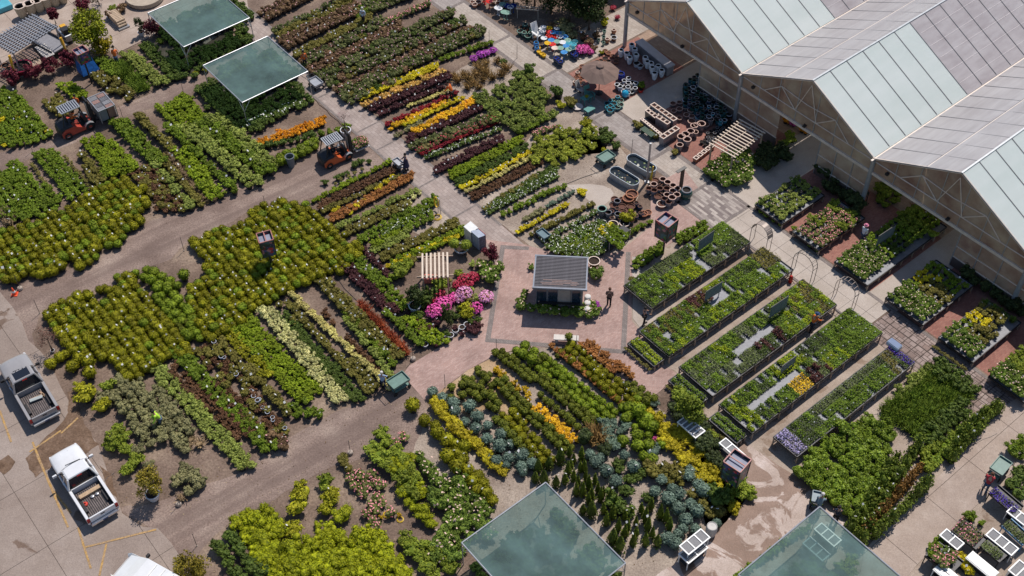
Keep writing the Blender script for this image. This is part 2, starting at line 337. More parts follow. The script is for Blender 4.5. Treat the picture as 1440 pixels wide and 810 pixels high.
sheet('concrete_pad', [(786, 257), (800, 260), (830, 259), (848, 261), (859, 266), (863, 272), (860, 280), (850, 288), (838, 292), (818, 273)], CONL, .012)

# ================================================================ GREENHOUSE
def translucent(name, col, transp, trans=.3, rough=.35, stripes=None, grime=.3, tint=None):
    m = bpy.data.materials.new(name); m.use_nodes = True; t = m.node_tree; t.nodes.clear()
    out = N(t, 'ShaderNodeOutputMaterial'); pr = N(t, 'ShaderNodeBsdfPrincipled'); tl = N(t, 'ShaderNodeBsdfTranslucent'); tp = N(t, 'ShaderNodeBsdfTransparent')
    p = mapping(t); c = mixc(t, grime, lin(col), ramp(t, noise(t, p, .5, 6, .6), [(.3, (.25, .24, .25)), (.7, (.72, .72, .72))]), 'OVERLAY')
    if stripes:
        q = mapping(t, -ROT_B, stripes); c = mixc(t, .25, c, ramp(t, noise(t, q, 1, 4, .6), [(.35, (.3, .3, .3)), (.65, (.7, .7, .7))]), 'OVERLAY')
    t.links.new(c, pr.inputs['Base Color']); t.links.new(c, tl.inputs[0]); pr.inputs['Roughness'].default_value = rough; pr.inputs['Specular IOR Level'].default_value = .35
    if tint: tp.inputs[0].default_value = lin(tint)
    m1 = N(t, 'ShaderNodeMixShader'); m1.inputs[0].default_value = trans; m2 = N(t, 'ShaderNodeMixShader'); m2.inputs[0].default_value = transp
    t.links.new(pr.outputs[0], m1.inputs[1]); t.links.new(tl.outputs[0], m1.inputs[2]); t.links.new(m1.outputs[0], m2.inputs[1]); t.links.new(tp.outputs[0], m2.inputs[2]); t.links.new(m2.outputs[0], out.inputs[0])
    return m
ROOF_W = translucent('whitewashed_panel', (.74, .80, .775), .05, .36, .3, (.08, .6, 1), .15)
ROOF_P = translucent('mauve_panel', (.58, .545, .55), .05, .36, .3, (.5, 2.5, 1), .22)
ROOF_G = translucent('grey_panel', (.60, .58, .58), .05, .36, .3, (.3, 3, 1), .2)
GABLE = translucent('gable_polycarbonate', (.58, .49, .41), .42, .55, .2, None, .95, (.90, .80, .68))
GZ, RZ_, BF, BB = 4.5, 7.6, 58.3, 112.0
posts_a = [-57.4, -44.75, -32.15, -19.4, -6.7]
gh = thing('greenhouse', 'large gabled glasshouse with whitewashed roof panels and brown translucent gable ends', 'greenhouse', AB(-32, BF))
inv = Matrix.Translation(-AB(-32, BF))
STEELW = mat('cream_painted_steel', (.62, .54, .47), .5, .1); STEELG = mat('zinc_post', (.36, .38, .40), .4, .4); SEAM = mat('dark_seam', (.16, .16, .17), .6)
def gb(mb, name, m, par=None, lab=None, kind=None):
    mb.v = [tuple(inv @ Vector(v)) for v in mb.v]; o = mb.build(name, m, par or gh)
    if lab: o['label'] = lab
    if kind: o['kind'] = kind
    return o
def pane(a0, z0, a1, z1, b0, b1, th=.03):
    up = Vector((0, 0, 1)); mb = MB(); P = [AB(a0, b0, z0), AB(a0, b1, z0), AB(a1, b1, z1), AB(a1, b0, z1)]
    n = (P[1]-P[0]).cross(P[3]-P[0]).normalized()
    if n.z < 0: n = -n; P.reverse()
    n = n*th; vs = P+[p+n for p in P]
    return mb.add(vs, [(3, 2, 1, 0), (4, 5, 6, 7), (0, 1, 5, 4), (1, 2, 6, 5), (2, 3, 7, 6), (3, 0, 4, 7)])
PIT = 1.8
for i in range(4):
    g0, g1 = posts_a[i], posts_a[i+1]; r_ = (g0+g1)/2
    k = 0; b = BF-.05
    while b < BB and i < 4:
        b1 = b+PIT-.012
        mm = 0 if k < 6 else 1
        if True:
            if i < 3: gb(pane(r_+.01, RZ_+.02, g1-.075, GZ+.06, b, b1), 'roof_panel', ROOF_W if mm == 0 else ROOF_P)
            else: gb(pane(r_+.01, RZ_+.02, g1-.075, GZ+.06, b, b1), 'roof_panel', ROOF_P)
        # slope facing the other way: a long lower sheet and a short vent sheet by the ridge
        s = .62
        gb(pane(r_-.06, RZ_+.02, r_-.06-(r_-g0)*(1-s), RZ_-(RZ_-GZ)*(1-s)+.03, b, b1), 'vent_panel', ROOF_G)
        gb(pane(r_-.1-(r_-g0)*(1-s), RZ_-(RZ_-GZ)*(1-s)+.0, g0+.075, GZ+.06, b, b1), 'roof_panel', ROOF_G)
        b += PIT; k += 1
    # rafters seen as dark seams, ridge cap, vent rail
    mb = MB(); b = BF-.06
    while b < BB:
        mb.bar(AB(r_, b-.01, RZ_+.06), AB(g1-.12, b-.01, GZ+.12), .05, .06); mb.bar(AB(r_, b-.01, RZ_+.06), AB(g0+.12, b-.01, GZ+.11), .045, .06); b += PIT
    gb(mb, 'rafters', SEAM, None, None, 'stuff')
    gb(MB().bar(AB(r_, BF-.1, RZ_+.09), AB(r_, BB, RZ_+.09), .12, .06), 'ridge_cap', STEELG)
    vr = r_-(r_-g0)*.38; gb(MB().bar(AB(vr, BF, RZ_-(RZ_-GZ)*.38+.08), AB(vr, BB, RZ_-(RZ_-GZ)*.38+.07), .045, .04), 'vent_rail', STEELW)
    if i < 3:
        for q_ in (.17, .34, .5, .67, .84): z_ = RZ_-(RZ_-GZ)*q_+.065; a_ = r_+(g1-r_)*q_; gb(MB().bar(AB(a_, BF+10.9, z_), AB(a_, BB, z_), .03, .015), 'purlin_strip', mat('pale_strip', (.56, .52, .52), .6))
    # gable end
    hb = 3.3
    def gy(a, z): return AB(a, BF+.02, z)
    top = lambda a: GZ+(RZ_-GZ)*(1-abs(a-r_)/(r_-g0))
    n = 7; xs = [g0+.08+(g1-g0-.16)*j/n for j in range(n+1)]
    def wallp(a0, a1, z0, name):
        mb = MB(); c = [(a0, z0), (a1, z0), (a1, top(a1)-.06)]
        if a0 < r_ < a1: c.append((r_, top(r_)-.06))
        c.append((a0, top(a0)-.06))
        fr = [gy(a, z) for a, z in c]; bk = [AB(a, BF+.05, z) for a, z in c]; m_ = len(c)
        mb.add(fr+bk, [tuple(range(m_)), tuple(range(2*m_-1, m_-1, -1))]+[(j, m_+j, m_+(j+1) % m_, (j+1) % m_) for j in range(m_)])
        return gb(mb, name, GABLE)
    for j in range(n): wallp(xs[j]+.03, xs[j+1]-.03, hb, 'gable_panel')
    for j in range(1, n): gb(MB().tube(AB(xs[j], BF, hb), AB(xs[j], BF, top(xs[j])), .035, None, 6), 'mullion', STEELG)
    gb(MB().bar(AB(g0, BF-.04, hb), AB(g1, BF-.04, hb), .12, .22), 'header_beam', STEELW)
    gb(MB().tube(AB(g0+.2, BF-.03, GZ-.15), AB(g1-.2, BF-.03, GZ-.15), .04, None, 6), 'tie_bar', STEELW)
    for (x0, z0, x1, z1) in ((.18, GZ-.15, .30, 5.6), (.30, 5.6, .42, GZ-.15), (.42, GZ-.15, .5, 7.2), (.5, 7.2, .58, GZ-.15), (.58, GZ-.15, .70, 5.6), (.70, 5.6, .82, GZ-.15), (.3, 5.6, .5, 5.4), (.5, 5.4, .7, 5.6)):
        gb(MB().tube(AB(g0+(g1-g0)*x0, BF-.03, z0), AB(g0+(g1-g0)*x1, BF-.03, z1), .035, None, 6), 'truss_web', STEELW)
    gb(MB().bar(AB(g0, BF-.03, GZ+.02), AB(r_, BF-.03, RZ_+.02), .1, .12), 'gable_trim', STEELW)
    gb(MB().bar(AB(g1, BF-.03, GZ+.02), AB(r_, BF-.03, RZ_+.02), .1, .12), 'gable_trim', STEELW)
    # wall below the header beside the opening
    w0, w1 = {0: [(-49.0, g1)], 1: [(g0, -41.2), (-36.7, g1)], 2: [(-24.4, g1)], 3: [(g0, g0+4.5)]}[i][0], None
    for (wa, wb) in {0: [(-48.9, g1)], 1: [(g0, -40.6), (-36.7, g1)], 2: [(-24.4, g1)], 3: [(g0, g1)]}[i]:
        m_ = max(1, round((wb-wa)/1.8)); st = (wb-wa)/m_
        for j in range(m_):
            x0, x1 = wa+j*st+.05, wa+(j+1)*st-.05
            for z0, z1 in ((.9, 1.85), (1.9, hb-.12)):
                mb = MB(); mb.add([AB(x0, BF+.02, z0), AB(x1, BF+.02, z0), AB(x1, BF+.02, z1), AB(x0, BF+.02, z1)], [(0, 1, 2, 3)]); gb(mb, 'wall_pane', GABLE)
            gb(MB().tube(AB(x0-.05, BF, 0), AB(x0-.05, BF, hb), .04, None, 6), 'wall_stud', STEELG)
        for z in (.88, 1.87): gb(MB().bar(AB(wa, BF-.01, z), AB(wb, BF-.01, z), .06, .06), 'wall_rail', STEELW)
        gb(MB().box(AB((wa+wb)/2, BF+.02, .42), (wb-wa, .08, .84), ROT_A), 'kick_wall', mat('brown_board', (.13, .095, .08), .8))
    for a in (g0+1.4, g0+(g1-g0)*.52):
        gb(MB().box(AB(a, BF-.25, 4.2 if a < r_-2 else 3.75), (.22, .26, .18), ROT_A), 'floodlight', DARKM)
for a in posts_a[:4]:
    gb(MB().tube(AB(a, BF-.02, 0), AB(a, BF-.02, GZ-.1), .17, None, 12), 'corner_post', STEELG)
    gb(MB().bar(AB(a, BF-.35, GZ), AB(a, BB, GZ), .15, .1), 'gutter', STEELW)
    for b in (64, 70, 76, 82): gb(MB().tube(AB(a, b, 0), AB(a, b, GZ-.1), .07, None, 8), 'inner_post', STEELG)
gb(MB().add([AB(posts_a[0], BF+3.2, 3.0), AB(posts_a[0], 100, 3.0), AB(posts_a[0], 100, GZ), AB(posts_a[0], BF+3.2, GZ)], [(0, 1, 2, 3)]), 'side_wall', GABLE)

# ================================================================ MAIN STRUCTURES
NET = translucent('shade_net', (.115, .195, .19), .32, .2, .8, (.9, .25, 1), .8, (.75, .95, .9))
def canopy(name_label, a0, b0, a1, b1, z=2.4, patches=()):
    t = thing('shade_canopy', name_label, 'canopy', AB((a0+a1)/2, (b0+b1)/2), ROT_A, 'green shade net canopies')
    W, D = a1-a0, b1-b0   # local x along a, y: local axes rotated by ROT_A; EB is +/-y
    sy = 1 if Vector((-math.sin(ROT_A), math.cos(ROT_A), 0)).dot(EB) > 0 else -1
    n = 18; vs = []; fs = []
    for i in range(n+1):
        for j in range(n+1):
            u, v = i/n, j/n; e_ = (1-(2*u-1)**2)*(1-(2*v-1)**2); sag = -.22*e_+random.uniform(-.02, .02)*e_+.03*math.sin(u*19+a0)*e_
            vs.append(((u-.5)*W, (v-.5)*D, z+sag))
    for i in range(n):
        for j in range(n): k = i*(n+1)+j; fs.append((k, k+n+1, k+n+2, k+1))
    MB().add(vs, fs).build('net_panel', NET, t, smooth=True)
    for (x0, y0, x1, y1) in ((-1, -1, 1, -1), (1, -1, 1, 1), (1, 1, -1, 1), (-1, 1, -1, -1)):
        MB().tube((x0*W/2, y0*D/2, z+.03), (x1*W/2, y1*D/2, z+.03), .045, None, 8).build('frame_rail', GREYM, t)
    for x in (-1, 1):
        for y in (-1, 1):
            MB().tube((x*W/2, y*D/2, 0), (x*W/2, y*D/2, z), .035, None, 8).build('post', GREYM, t)
            b_ = MB().tube((x*W/2, y*D/2, z-.9), (x*(W/2-.7), y*D/2, z), .022, None, 6).tube((x*W/2, y*D/2, z-.9), (x*W/2, y*(D/2-.7), z), .022, None, 6); b_.build('brace', GREYM, t)
    return t
canopy('green shade net canopy over dark shrubs nearest the concrete yard', -84.4, 28.5, -78.2, 34.7)
canopy('green shade net canopy beside the paved path above the orange flower row', -75.0, 28.5, -68.9, 34.5)
canopy('green shade net canopy at the bottom edge below the topiary beds', -27.7, 18.1, -21.0, 24.2)
canopy('green shade net canopy beside the puddled concrete with white frames beneath', -16.6, 28.4, -9.6, 35.0)

# kiosk on the plaza
kp = [G(753.8, 357.5, 2.55), G(828.6, 362, 2.55), G(824.2, 407.6, 2.55), G(747.7, 405.2, 2.55)]
kc = sum(kp, Vector())/4; kr = math.atan2((kp[1]-kp[0]+kp[2]-kp[3]).y, (kp[1]-kp[0]+kp[2]-kp[3]).x)
KW = ((kp[1]-kp[0]).length+(kp[2]-kp[3]).length)/2; KD = ((kp[0]-kp[3]).length+(kp[1]-kp[2]).length)/2
ks = thing('kiosk', 'small grey sales kiosk with slatted metal roof in the middle of the brick plaza', 'kiosk', (kc.x, kc.y, 0), kr)
BLUEW = mat('slate_blue_frame', (.17, .19, .23), .5, .2); KWALL = mat('grey_render', (.24, .22, .215), .8); KGLASS = mat('blue_tinted_window', (.012, .025, .045), .1, 0, .2, 3, .8)
MB().box((0, .1, 1.15), (KW-.5, KD-.6, 2.3)).build('wall', KWALL, ks)
for x0, x1 in ((-.44, -.235), (-.225, -.03), (.22, .40)):
    f = MB().box(((x0+x1)/2*KW, -KD/2+.38, 1.12), ((x1-x0)*KW, .06, 1.95)).build('window', BLUEW, ks)
    MB().box(((x0+x1)/2*KW, -KD/2+.34, 1.12), ((x1-x0)*KW-.08, .02, 1.85)).build('pane', KGLASS, f)
MB().box((KW*.08, -KD/2+.385, 1.05), (.8, .05, 2.0)).build('door', mat('grey_door', (.3, .27, .25), .7), ks)
MB().box((0, -KD/2+.2, .9), (KW-.8, .2, .04)).build('counter', DARKM, ks)
MB().box((0, 0, 2.40), (KW-.12, KD-.12, .03)).build('roof_deck', mat('purple_grey_deck', (.09, .075, .085), .7, 0, .3, 2), ks)
rf = MB().box((0, KD/2-.06, 2.5), (KW+.04, .12, .14)).box((0, -KD/2+.06, 2.5), (KW+.04, .12, .14)).box((KW/2-.05, 0, 2.5), (.1, KD-.25, .13)).box((-KW/2+.05, 0, 2.5), (.1, KD-.25, .13)); rf.build('roof_frame', BLUEW, ks)
SL = MB().box((0, 0, 0), (KW-.22, .075, .035)).mesh('slat', mat('grey_metal_slat', (.08, .077, .09), .45, .3, .2, 4))
ns = 21
for i in range(ns): link_mesh('slat', SL, ks, (0, -KD/2+.2+(KD-.4)*i/(ns-1), 2.53))
RUST = mat('rusty_slat', (.22, .14, .12), .7, 0, .3, 6)
for i, x, L in ((1, -.5, 1.4), (2, -.3, 2.0), (3, .3, 1.7), (4, -.2, 1.9), (2, 1.0, .5), (1, .9, .4)): MB().box((x, -KD/2+.2+(KD-.4)*i/(ns-1)+.045, 2.555), (L, .05, .02)).build('rusty_strip', RUST, ks)
for k in range(3):
    o = MB().lathe([(0, 0), (.22, 0), (.24, .1), (.22, .62), (.18, .66), (0, .66)], n=10).build('sack', mat('white_sack', (.6, .58, .55), .8), None, (0, 0, 0), smooth=True)
    p = Matrix.Rotation(kr, 4, 'Z') @ Vector((KW/2+.08, -KD/2+.1+k*.55, 0)); o.location = (kc.x+p.x, kc.y+p.y, 0)
    tag(o, 'white sack standing in a line against the kiosk wall facing the walking woman', 'sack', 'white sacks by the kiosk')

# square sign boxes on poles
POST1 = mat('sign_frame_red', (.36, .15, .13), .5); 
def sign_mat(name, seed):
    m, t, b = nodes(name); tc = N(t, 'ShaderNodeTexCoord'); mp = N(t, 'ShaderNodeMapping'); mp.inputs['Location'].default_value = (seed*3.1, seed, seed*1.7); t.links.new(tc.outputs['Object'], mp.inputs[0])
    v = N(t, 'ShaderNodeTexVoronoi'); v.inputs['Scale'].default_value = 4.5; t.links.new(mp.outputs[0], v.inputs['Vector'])
    sp = N(t, 'ShaderNodeSeparateColor'); t.links.new(v.outputs['Color'], sp.inputs[0])
    c = ramp(t, sp.outputs[0], [(.0, (.02, .045, .06)), (.35, (.03, .11, .15)), (.56, (.07, .16, .05)), (.68, (.45, .02, .06)), (.78, (.05, .05, .20)), (.92, (.45, .18, .22))], 'CONSTANT')
    nz = noise(t, mp.outputs[0], 5, 4); c = mixc(t, .6, c, ramp(t, nz, [(.40, (.012, .022, .03)), (.5, (.8, .8, .8))]), 'MULTIPLY')
    t.links.new(c, b.inputs['Base Color']); b.inputs['Roughness'].default_value = .35; return m
def sign_box(px, py, ztop, h, side, label, seed, rz, taper=.93):
    g = G(px, py, ztop); t = thing('sign_box', label, 'sign', (g.x, g.y, 0), rz, 'picture box signs on posts')
    sm = sign_mat('flower_print_%d' % seed, seed); s, q = side/2, side/2*taper; z1, z0 = ztop, ztop-h
    for k in range(4):
        M_ = Matrix.Rotation(k*math.pi/2, 4, 'Z')
        MB().add([(-q, -q, z0), (q, -q, z0), (s, -s, z1), (-s, -s, z1), (-q, -q+.03, z0), (q, -q+.03, z0), (s, -s+.03, z1), (-s, -s+.03, z1)], [(0, 1, 2, 3), (7, 6, 5, 4), (3, 2, 6, 7), (0, 4, 5, 1)], 0, M_).build('print_panel', sm, t)
        MB().bar(M_ @ Vector((-s, -s, z1+.02)), M_ @ Vector((s, -s, z1+.02)), .06, .06).build('top_rail', POST1, t)
        MB().bar(M_ @ Vector((-s, -s, z1)), M_ @ Vector((-q, -q, z0)), .05, .05).build('corner_rail', DARKM, t)
    MB().bar((0, -s, z1-.01), (0, s, z1-.01), .07, .05).build('cross_rail', POST1, t)
    MB().box((0, 0, z1-.22), (s*2-.12, s*2-.12, .03)).build('bottom_board', mat('mauve_board', (.22, .24, .32), .6), t)
    MB().tube((0, 0, 0), (0, 0, z0+.1), .07, None, 10).build('pole', DARKM, t)
    return t
sign_box(938, 309, 3.4, 1.6, 1.1, 'square picture sign box with red top frame on a post beside the seedling tables', 1, ROT_A+.12)
sign_box(372.5, 333, 3.1, 1.5, .98, 'square picture sign box standing among the boxwood balls by the gravel track', 2, R(20))
sign_box(1037, 648, 3.3, 1.7, 1.15, 'square picture sign box with red frame beside the puddled concrete', 3, R(48))
sign_box(113, 71, 3.3, 1.0, .98, 'picture sign box above a bright blue drape beside the big golden green tree', 4, ROT_B+.05)
o = MB().loft([[Vector((-.45, -.1, 2.3)), Vector((.45, -.1, 2.3)), Vector((.45, .1, 2.3)), Vector((-.45, .1, 2.3))], [Vector((-.6, -.5, 1.1)), Vector((.6, -.5, 1.1)), Vector((.6, .3, 1.0)), Vector((-.6, .3, 1.0))], [Vector((-.75, -.9, .3)), Vector((.75, -.9, .3)), Vector((.75, .2, .3)), Vector((-.75, .2, .3))]]).build('drape', mat('blue_cloth', (.01, .09, .30), .6, 0, .3, 5, .3, .5), None, G(123, 100), ROT_B+.05)
tag(o, 'bright blue cloth drape hanging below the picture sign box near the tree', 'cloth')
# ================================================================ PLANTS
def leaf_mat(name, c1, c2, sat=1.0, gl=.45):
    """leaf colours differ from leaf to leaf, plant to plant and patch to patch"""
    if name in _M: return _M[name]
    m, t, b = nodes(name)
    g = N(t, 'ShaderNodeNewGeometry'); oi = N(t, 'ShaderNodeObjectInfo')
    up = lambda c: (c[0]*1.15, c[1]*1.10, c[2]*.95)
    col = ramp(t, g.outputs['Random Per Island'], [(0.0, up(c1)), (1.0, up(c2))])
    nz = noise(t, g.outputs['Position'], 1.3, 3, .6)
    col = mixc(t, .5, col, ramp(t, nz, [(.3, (.36, .36, .32)), (.7, (.70, .70, .62))]), 'OVERLAY')
    hs = N(t, 'ShaderNodeHueSaturation'); mr = N(t, 'ShaderNodeMapRange'); mr.inputs[3].default_value = .8; mr.inputs[4].default_value = 1.22
    t.links.new(oi.outputs['Random'], mr.inputs[0]); t.links.new(mr.outputs[0], hs.inputs['Value']); t.links.new(col, hs.inputs['Color'])
    mr2 = N(t, 'ShaderNodeMapRange'); mr2.inputs[3].default_value = .485; mr2.inputs[4].default_value = .512
    t.links.new(nz, mr2.inputs[0]); t.links.new(mr2.outputs[0], hs.inputs['Hue'])
    t.links.new(hs.outputs[0], b.inputs['Base Color']); b.inputs['Roughness'].default_value = gl+.15; b.inputs['Specular IOR Level'].default_value = .16
    _M[name] = m; return m
def core_sphere(n=3):
    vs = []; idx = {}; fs = []
    for ax in range(3):
        for s in (-1, 1):
            g = {}
            for i in range(n+1):
                for j in range(n+1):
                    u, v = 2*i/n-1, 2*j/n-1; p = [0, 0, 0]; p[ax] = s; p[(ax+1) % 3] = u; p[(ax+2) % 3] = v
                    L = math.sqrt(sum(c*c for c in p)); key = tuple(round(c/L, 4) for c in p)
                    if key not in idx: idx[key] = len(vs); vs.append(key)
                    g[i, j] = idx[key]
            for i in range(n):
                for j in range(n):
                    q = (g[i, j], g[i+1, j], g[i+1, j+1], g[i, j+1]); fs.append(q if s > 0 else q[::-1])
    return np.array(vs), np.array(fs)
CV, CF = core_sphere(3)
def plant_arrays(form, r, h, leaf, nl, seed, flower=0.0, tag_glint_p=0.0, pot=0, flc=1):
    """-> verts (n,4,3) quads and material index per quad; 0 leaf 1 flower 2 tag and painted glint 3 pot 4 stem"""
    g = np.random.default_rng(seed); Q = []; Mi = []
    z0 = .16 if pot else 0.02
    def quads(P, Nn, size, mi, asp=1.0):
        n = len(P); a = g.normal(size=(n, 3)); u = np.cross(Nn, a); u /= np.linalg.norm(u, axis=1, keepdims=True)+1e-9
        v = np.cross(Nn, u); s = size[:, None]/2
        q = np.stack([P-u*s*asp-v*s*.5, P+u*s*asp*.2-v*s, P+u*s*asp+v*s*.5, P-u*s*asp*.2+v*s], 1); Q.append(q); Mi.append(np.full(n, mi))
    def core(c, rr, mi=0):
        f = CV[CF]*np.array(rr)+np.array(c); Q.append(f); Mi.append(np.full(len(f), mi))
    def dirs(n, low=-.35):
        d = g.normal(size=(n*3, 3)); d /= np.linalg.norm(d, axis=1, keepdims=True); d = d[d[:, 2] > low][:n]; return d
    if form == 'ball':
        c = np.array([0, 0, z0+h/2]); rr = np.array([r, r, h/2]); d = dirs(nl, -.6); k = len(d)
        P = c+d*rr*(1+g.uniform(-.07, .09, k))[:, None]; nn = d+g.normal(size=(k, 3))*.45; nn /= np.linalg.norm(nn, axis=1, keepdims=True)
        quads(P, nn, g.uniform(.7, 1.3, k)*leaf, 0); core(c, rr*.9)
    elif form in ('mound', 'loose', 'spread'):
        nb = {'mound': 9, 'loose': 13, 'spread': 8}[form]; amp = {'mound': .27, 'loose': .36, 'spread': .6}[form]
        ang = g.uniform(0, 6.28, nb); rad = np.sqrt(g.uniform(.1, 1, nb))*r*(1-amp*.6); 
        rad[0] = 0; bc = np.stack([rad*np.cos(ang), rad*np.sin(ang), z0+h*g.uniform(.45, .68, nb)], 1)
        br = r*amp*g.uniform(.8, 1.35, nb)+.02
        for i in range(nb):
            n = max(6, int(1.35*nl/nb)); d = dirs(n, -.3); k = len(d); rv = np.array([br[i], br[i], br[i]*.8])
            P = bc[i]+d*rv*g.uniform(.75, 1.15, k)[:, None]; nn = d+np.array([0, 0, .35])+g.normal(size=(k, 3))*.6; nn /= np.linalg.norm(nn, axis=1, keepdims=True)
            quads(P, nn, g.uniform(.55, 1.2, k)*leaf*.92, 0)
            f = CV[CF]*(rv*.7)+bc[i]; Q.append(f); Mi.append(np.zeros(len(f)))
        core([0, 0, z0+h*.32], [r*.66, r*.66, h*.32])
    elif form == 'cone':
        k = nl; t_ = g.uniform(0, 1, k)**1.3; a = g.uniform(0, 6.28, k); rad = r*(1-t_)**.8*g.uniform(.8, 1.1, k)
        P = np.stack([rad*np.cos(a), rad*np.sin(a), z0+.04+t_*h], 1); nn = np.stack([np.cos(a), np.sin(a), np.full(k, .5)], 1)+g.normal(size=(k, 3))*.5; nn /= np.linalg.norm(nn, axis=1, keepdims=True)
        quads(P, nn, g.uniform(.7, 1.3, k)*leaf, 0, 1.2)
        f = CV[CF].copy(); f = f*np.array([r*.8, r*.8, h*.48])+np.array([0, 0, z0+h*.46]); tt = np.clip((f[:, :, 2]-z0)/h, 0, 1); f[:, :, :2] *= (1.25*(1-tt)**.7)[:, :, None]; Q.append(f); Mi.append(np.zeros(len(f)))
    elif form == 'upright':
        k = nl; t_ = g.uniform(0, 1, k); a = g.uniform(0, 6.28, k); rad = r*np.sin(np.pi*(t_*.82+.12))**.6*g.uniform(.65, 1.15, k)
        P = np.stack([rad*np.cos(a), rad*np.sin(a), z0+t_*h], 1); nn = np.stack([np.cos(a), np.sin(a), np.full(k, .6)], 1)+g.normal(size=(k, 3))*.6; nn /= np.linalg.norm(nn, axis=1, keepdims=True)
        quads(P, nn, g.uniform(.7, 1.3, k)*leaf, 0, 1.2); core([0, 0, z0+h*.45], [r*.62, r*.62, h*.42])
    elif form == 'strap':
        k = nl; a = g.uniform(0, 6.28, k); el = g.uniform(.5, 1.4, k); d = np.stack([np.cos(a)*np.cos(el), np.sin(a)*np.cos(el), np.sin(el)], 1)
        b_ = g.normal(size=(k, 3))*np.array([r*.4, r*.4, 0])+np.array([0, 0, z0]); sd_ = np.cross(d, [0, 0, 1.]); sd_ /= np.linalg.norm(sd_, axis=1, keepdims=True)
        L = (h*g.uniform(.7, 1.15, k))[:, None]; w_ = leaf*.3; tip = b_+d*L+np.array([0, 0, -.15])*L
        Q.append(np.stack([b_-sd_*w_, b_+sd_*w_, tip+sd_*w_*.4, tip-sd_*w_*.4], 1)); Mi.append(np.zeros(k)); core([0, 0, z0+h*.22], [r*.55, r*.55, h*.25])
    if flower > 0:
        k = max(2, int(flower)); d = dirs(k, .05); k = len(d); P = np.array([0, 0, z0+h*.5])+d*np.array([r*.95, r*.95, h*.55])*1.06; nn = d+np.array([0, 0, .4]); nn /= np.linalg.norm(nn, axis=1, keepdims=True)
        for rep in range(2): quads(P+g.normal(size=P.shape)*leaf*.15, nn+g.normal(size=P.shape)*.3, np.full(k, leaf*1.25*flc), 1)
    if g.uniform() < tag_glint_p*.65:
        p = np.array([g.uniform(-.5, .5)*r, g.uniform(-.5, .5)*r, z0+h*1.02]); u = np.array([.055, .02, 0]); v = np.array([-.01, .04, .04])
        Q.append(np.array([[p-u-v, p+u-v, p+u+v, p-u+v]])); Mi.append(np.array([2]))
    if pot:
        n = 8; a = np.arange(n+1)*2*np.pi/n; pr = min(r*.62, .2); b_ = np.stack([pr*.8*np.cos(a), pr*.8*np.sin(a), 0*a+.005], 1); t_ = np.stack([pr*np.cos(a), pr*np.sin(a), 0*a+.22], 1)
        Q.append(np.stack([b_[:-1], b_[1:], t_[1:], t_[:-1]], 1)); Mi.append(np.full(n, 3))
    return np.concatenate(Q), np.concatenate(Mi).astype(np.int32)
def quads_mesh(name, Q, Mi, mats):
    me = bpy.data.meshes.new(name); n = len(Q); me.vertices.add(n*4); me.vertices.foreach_set('co', Q.astype(np.float32).reshape(-1))
    me.loops.add(n*4); me.loops.foreach_set('vertex_index', np.arange(n*4, dtype=np.int32)); me.polygons.add(n)
    me.polygons.foreach_set('loop_start', np.arange(0, n*4, 4, dtype=np.int32)); me.polygons.foreach_set('loop_total', np.full(n, 4, dtype=np.int32))
    for m in mats: me.materials.append(m)
    me.polygons.foreach_set('material_index', Mi); me.update(calc_edges=True); return me
TAG_GLINT_M = mat('white_label_glint', (.62, .62, .60), .4, 0, .03); POTM = mat('nursery_pot', (.03, .03, .034), .5, 0, .3, 3); POTW = mat('white_pot_plastic', (.55, .56, .58), .5, 0, .1)  # white specks: plant labels, and glossy leaf glints painted in with them
# kind: form, radius, height, leaf size, leaves, colour 1, colour 2, flowers per plant, flower colour, category, tag and glint chance, pot
K = {}
def kind(name, form, r, h, leaf, nl, c1, c2, fl=0, fc=(.8, .8, .8), cat='shrub', tg=.25, pot=1, gl=.5, flc=1.0, potm=None):
    K[name] = dict(form=form, r=r, h=h, leaf=leaf, nl=nl, c1=c1, c2=c2, fl=fl, fc=fc, cat=cat, tg=tg, pot=pot, gl=gl, flc=flc, potm=potm, P=[], me=None)
kind('boxwood_ball', 'ball', .34, .56, .075, 200, (.078, .083, .003), (.228, .228, .009), tg=.4)
kind('green_boxwood_ball', 'ball', .33, .54, .075, 180, (.05, .085, .004), (.165, .225, .016), tg=.35)
kind('small_boxwood', 'ball', .215, .37, .07, 130, (.045, .062, .008), (.15, .17, .022), tg=.2)
kind('golden_boxwood', 'mound', .29, .42, .075, 150, (.20, .135, .006), (.48, .33, .02), tg=.15)
kind('globe_blue_spruce', 'ball', .30, .48, .07, 230, (.05, .085, .078), (.165, .235, .222), tg=.2, cat='shrub')
kind('blue_juniper', 'loose', .34, .4, .08, 190, (.045, .08, .065), (.15, .21, .185))
kind('golden_juniper', 'loose', .45, .5, .09, 170, (.16, .14, .006), (.42, .36, .02), tg=.15)
kind('lime_cypress', 'loose', .62, .7, .08, 460, (.075, .10, .003), (.29, .325, .010), tg=.05)
kind('green_leafy_shrub', 'mound', .34, .46, .09, 130, (.042, .075, .005), (.145, .21, .02), tg=.2)
kind('bright_green_shrub', 'mound', .34, .42, .09, 130, (.062, .105, .004), (.205, .275, .016), tg=.15)
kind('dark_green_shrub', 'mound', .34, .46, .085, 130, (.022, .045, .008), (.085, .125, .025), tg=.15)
kind('olive_shrub', 'loose', .32, .42, .08, 120, (.055, .055, .012), (.16, .145, .035), tg=.3)
kind('grey_green_shrub', 'loose', .50, .65, .10, 200, (.075, .080, .038), (.22, .215, .12), tg=.1)
kind('pale_green_shrub', 'mound', .34, .45, .085, 130, (.085, .12, .02), (.25, .30, .08), tg=.15)
kind('cream_variegated_shrub', 'mound', .34, .42, .085, 150, (.20, .22, .08), (.56, .55, .30), tg=.1)
kind('pale_yellow_shrub', 'mound', .28, .4, .08, 120, (.22, .21, .06), (.55, .50, .22), tg=.1)
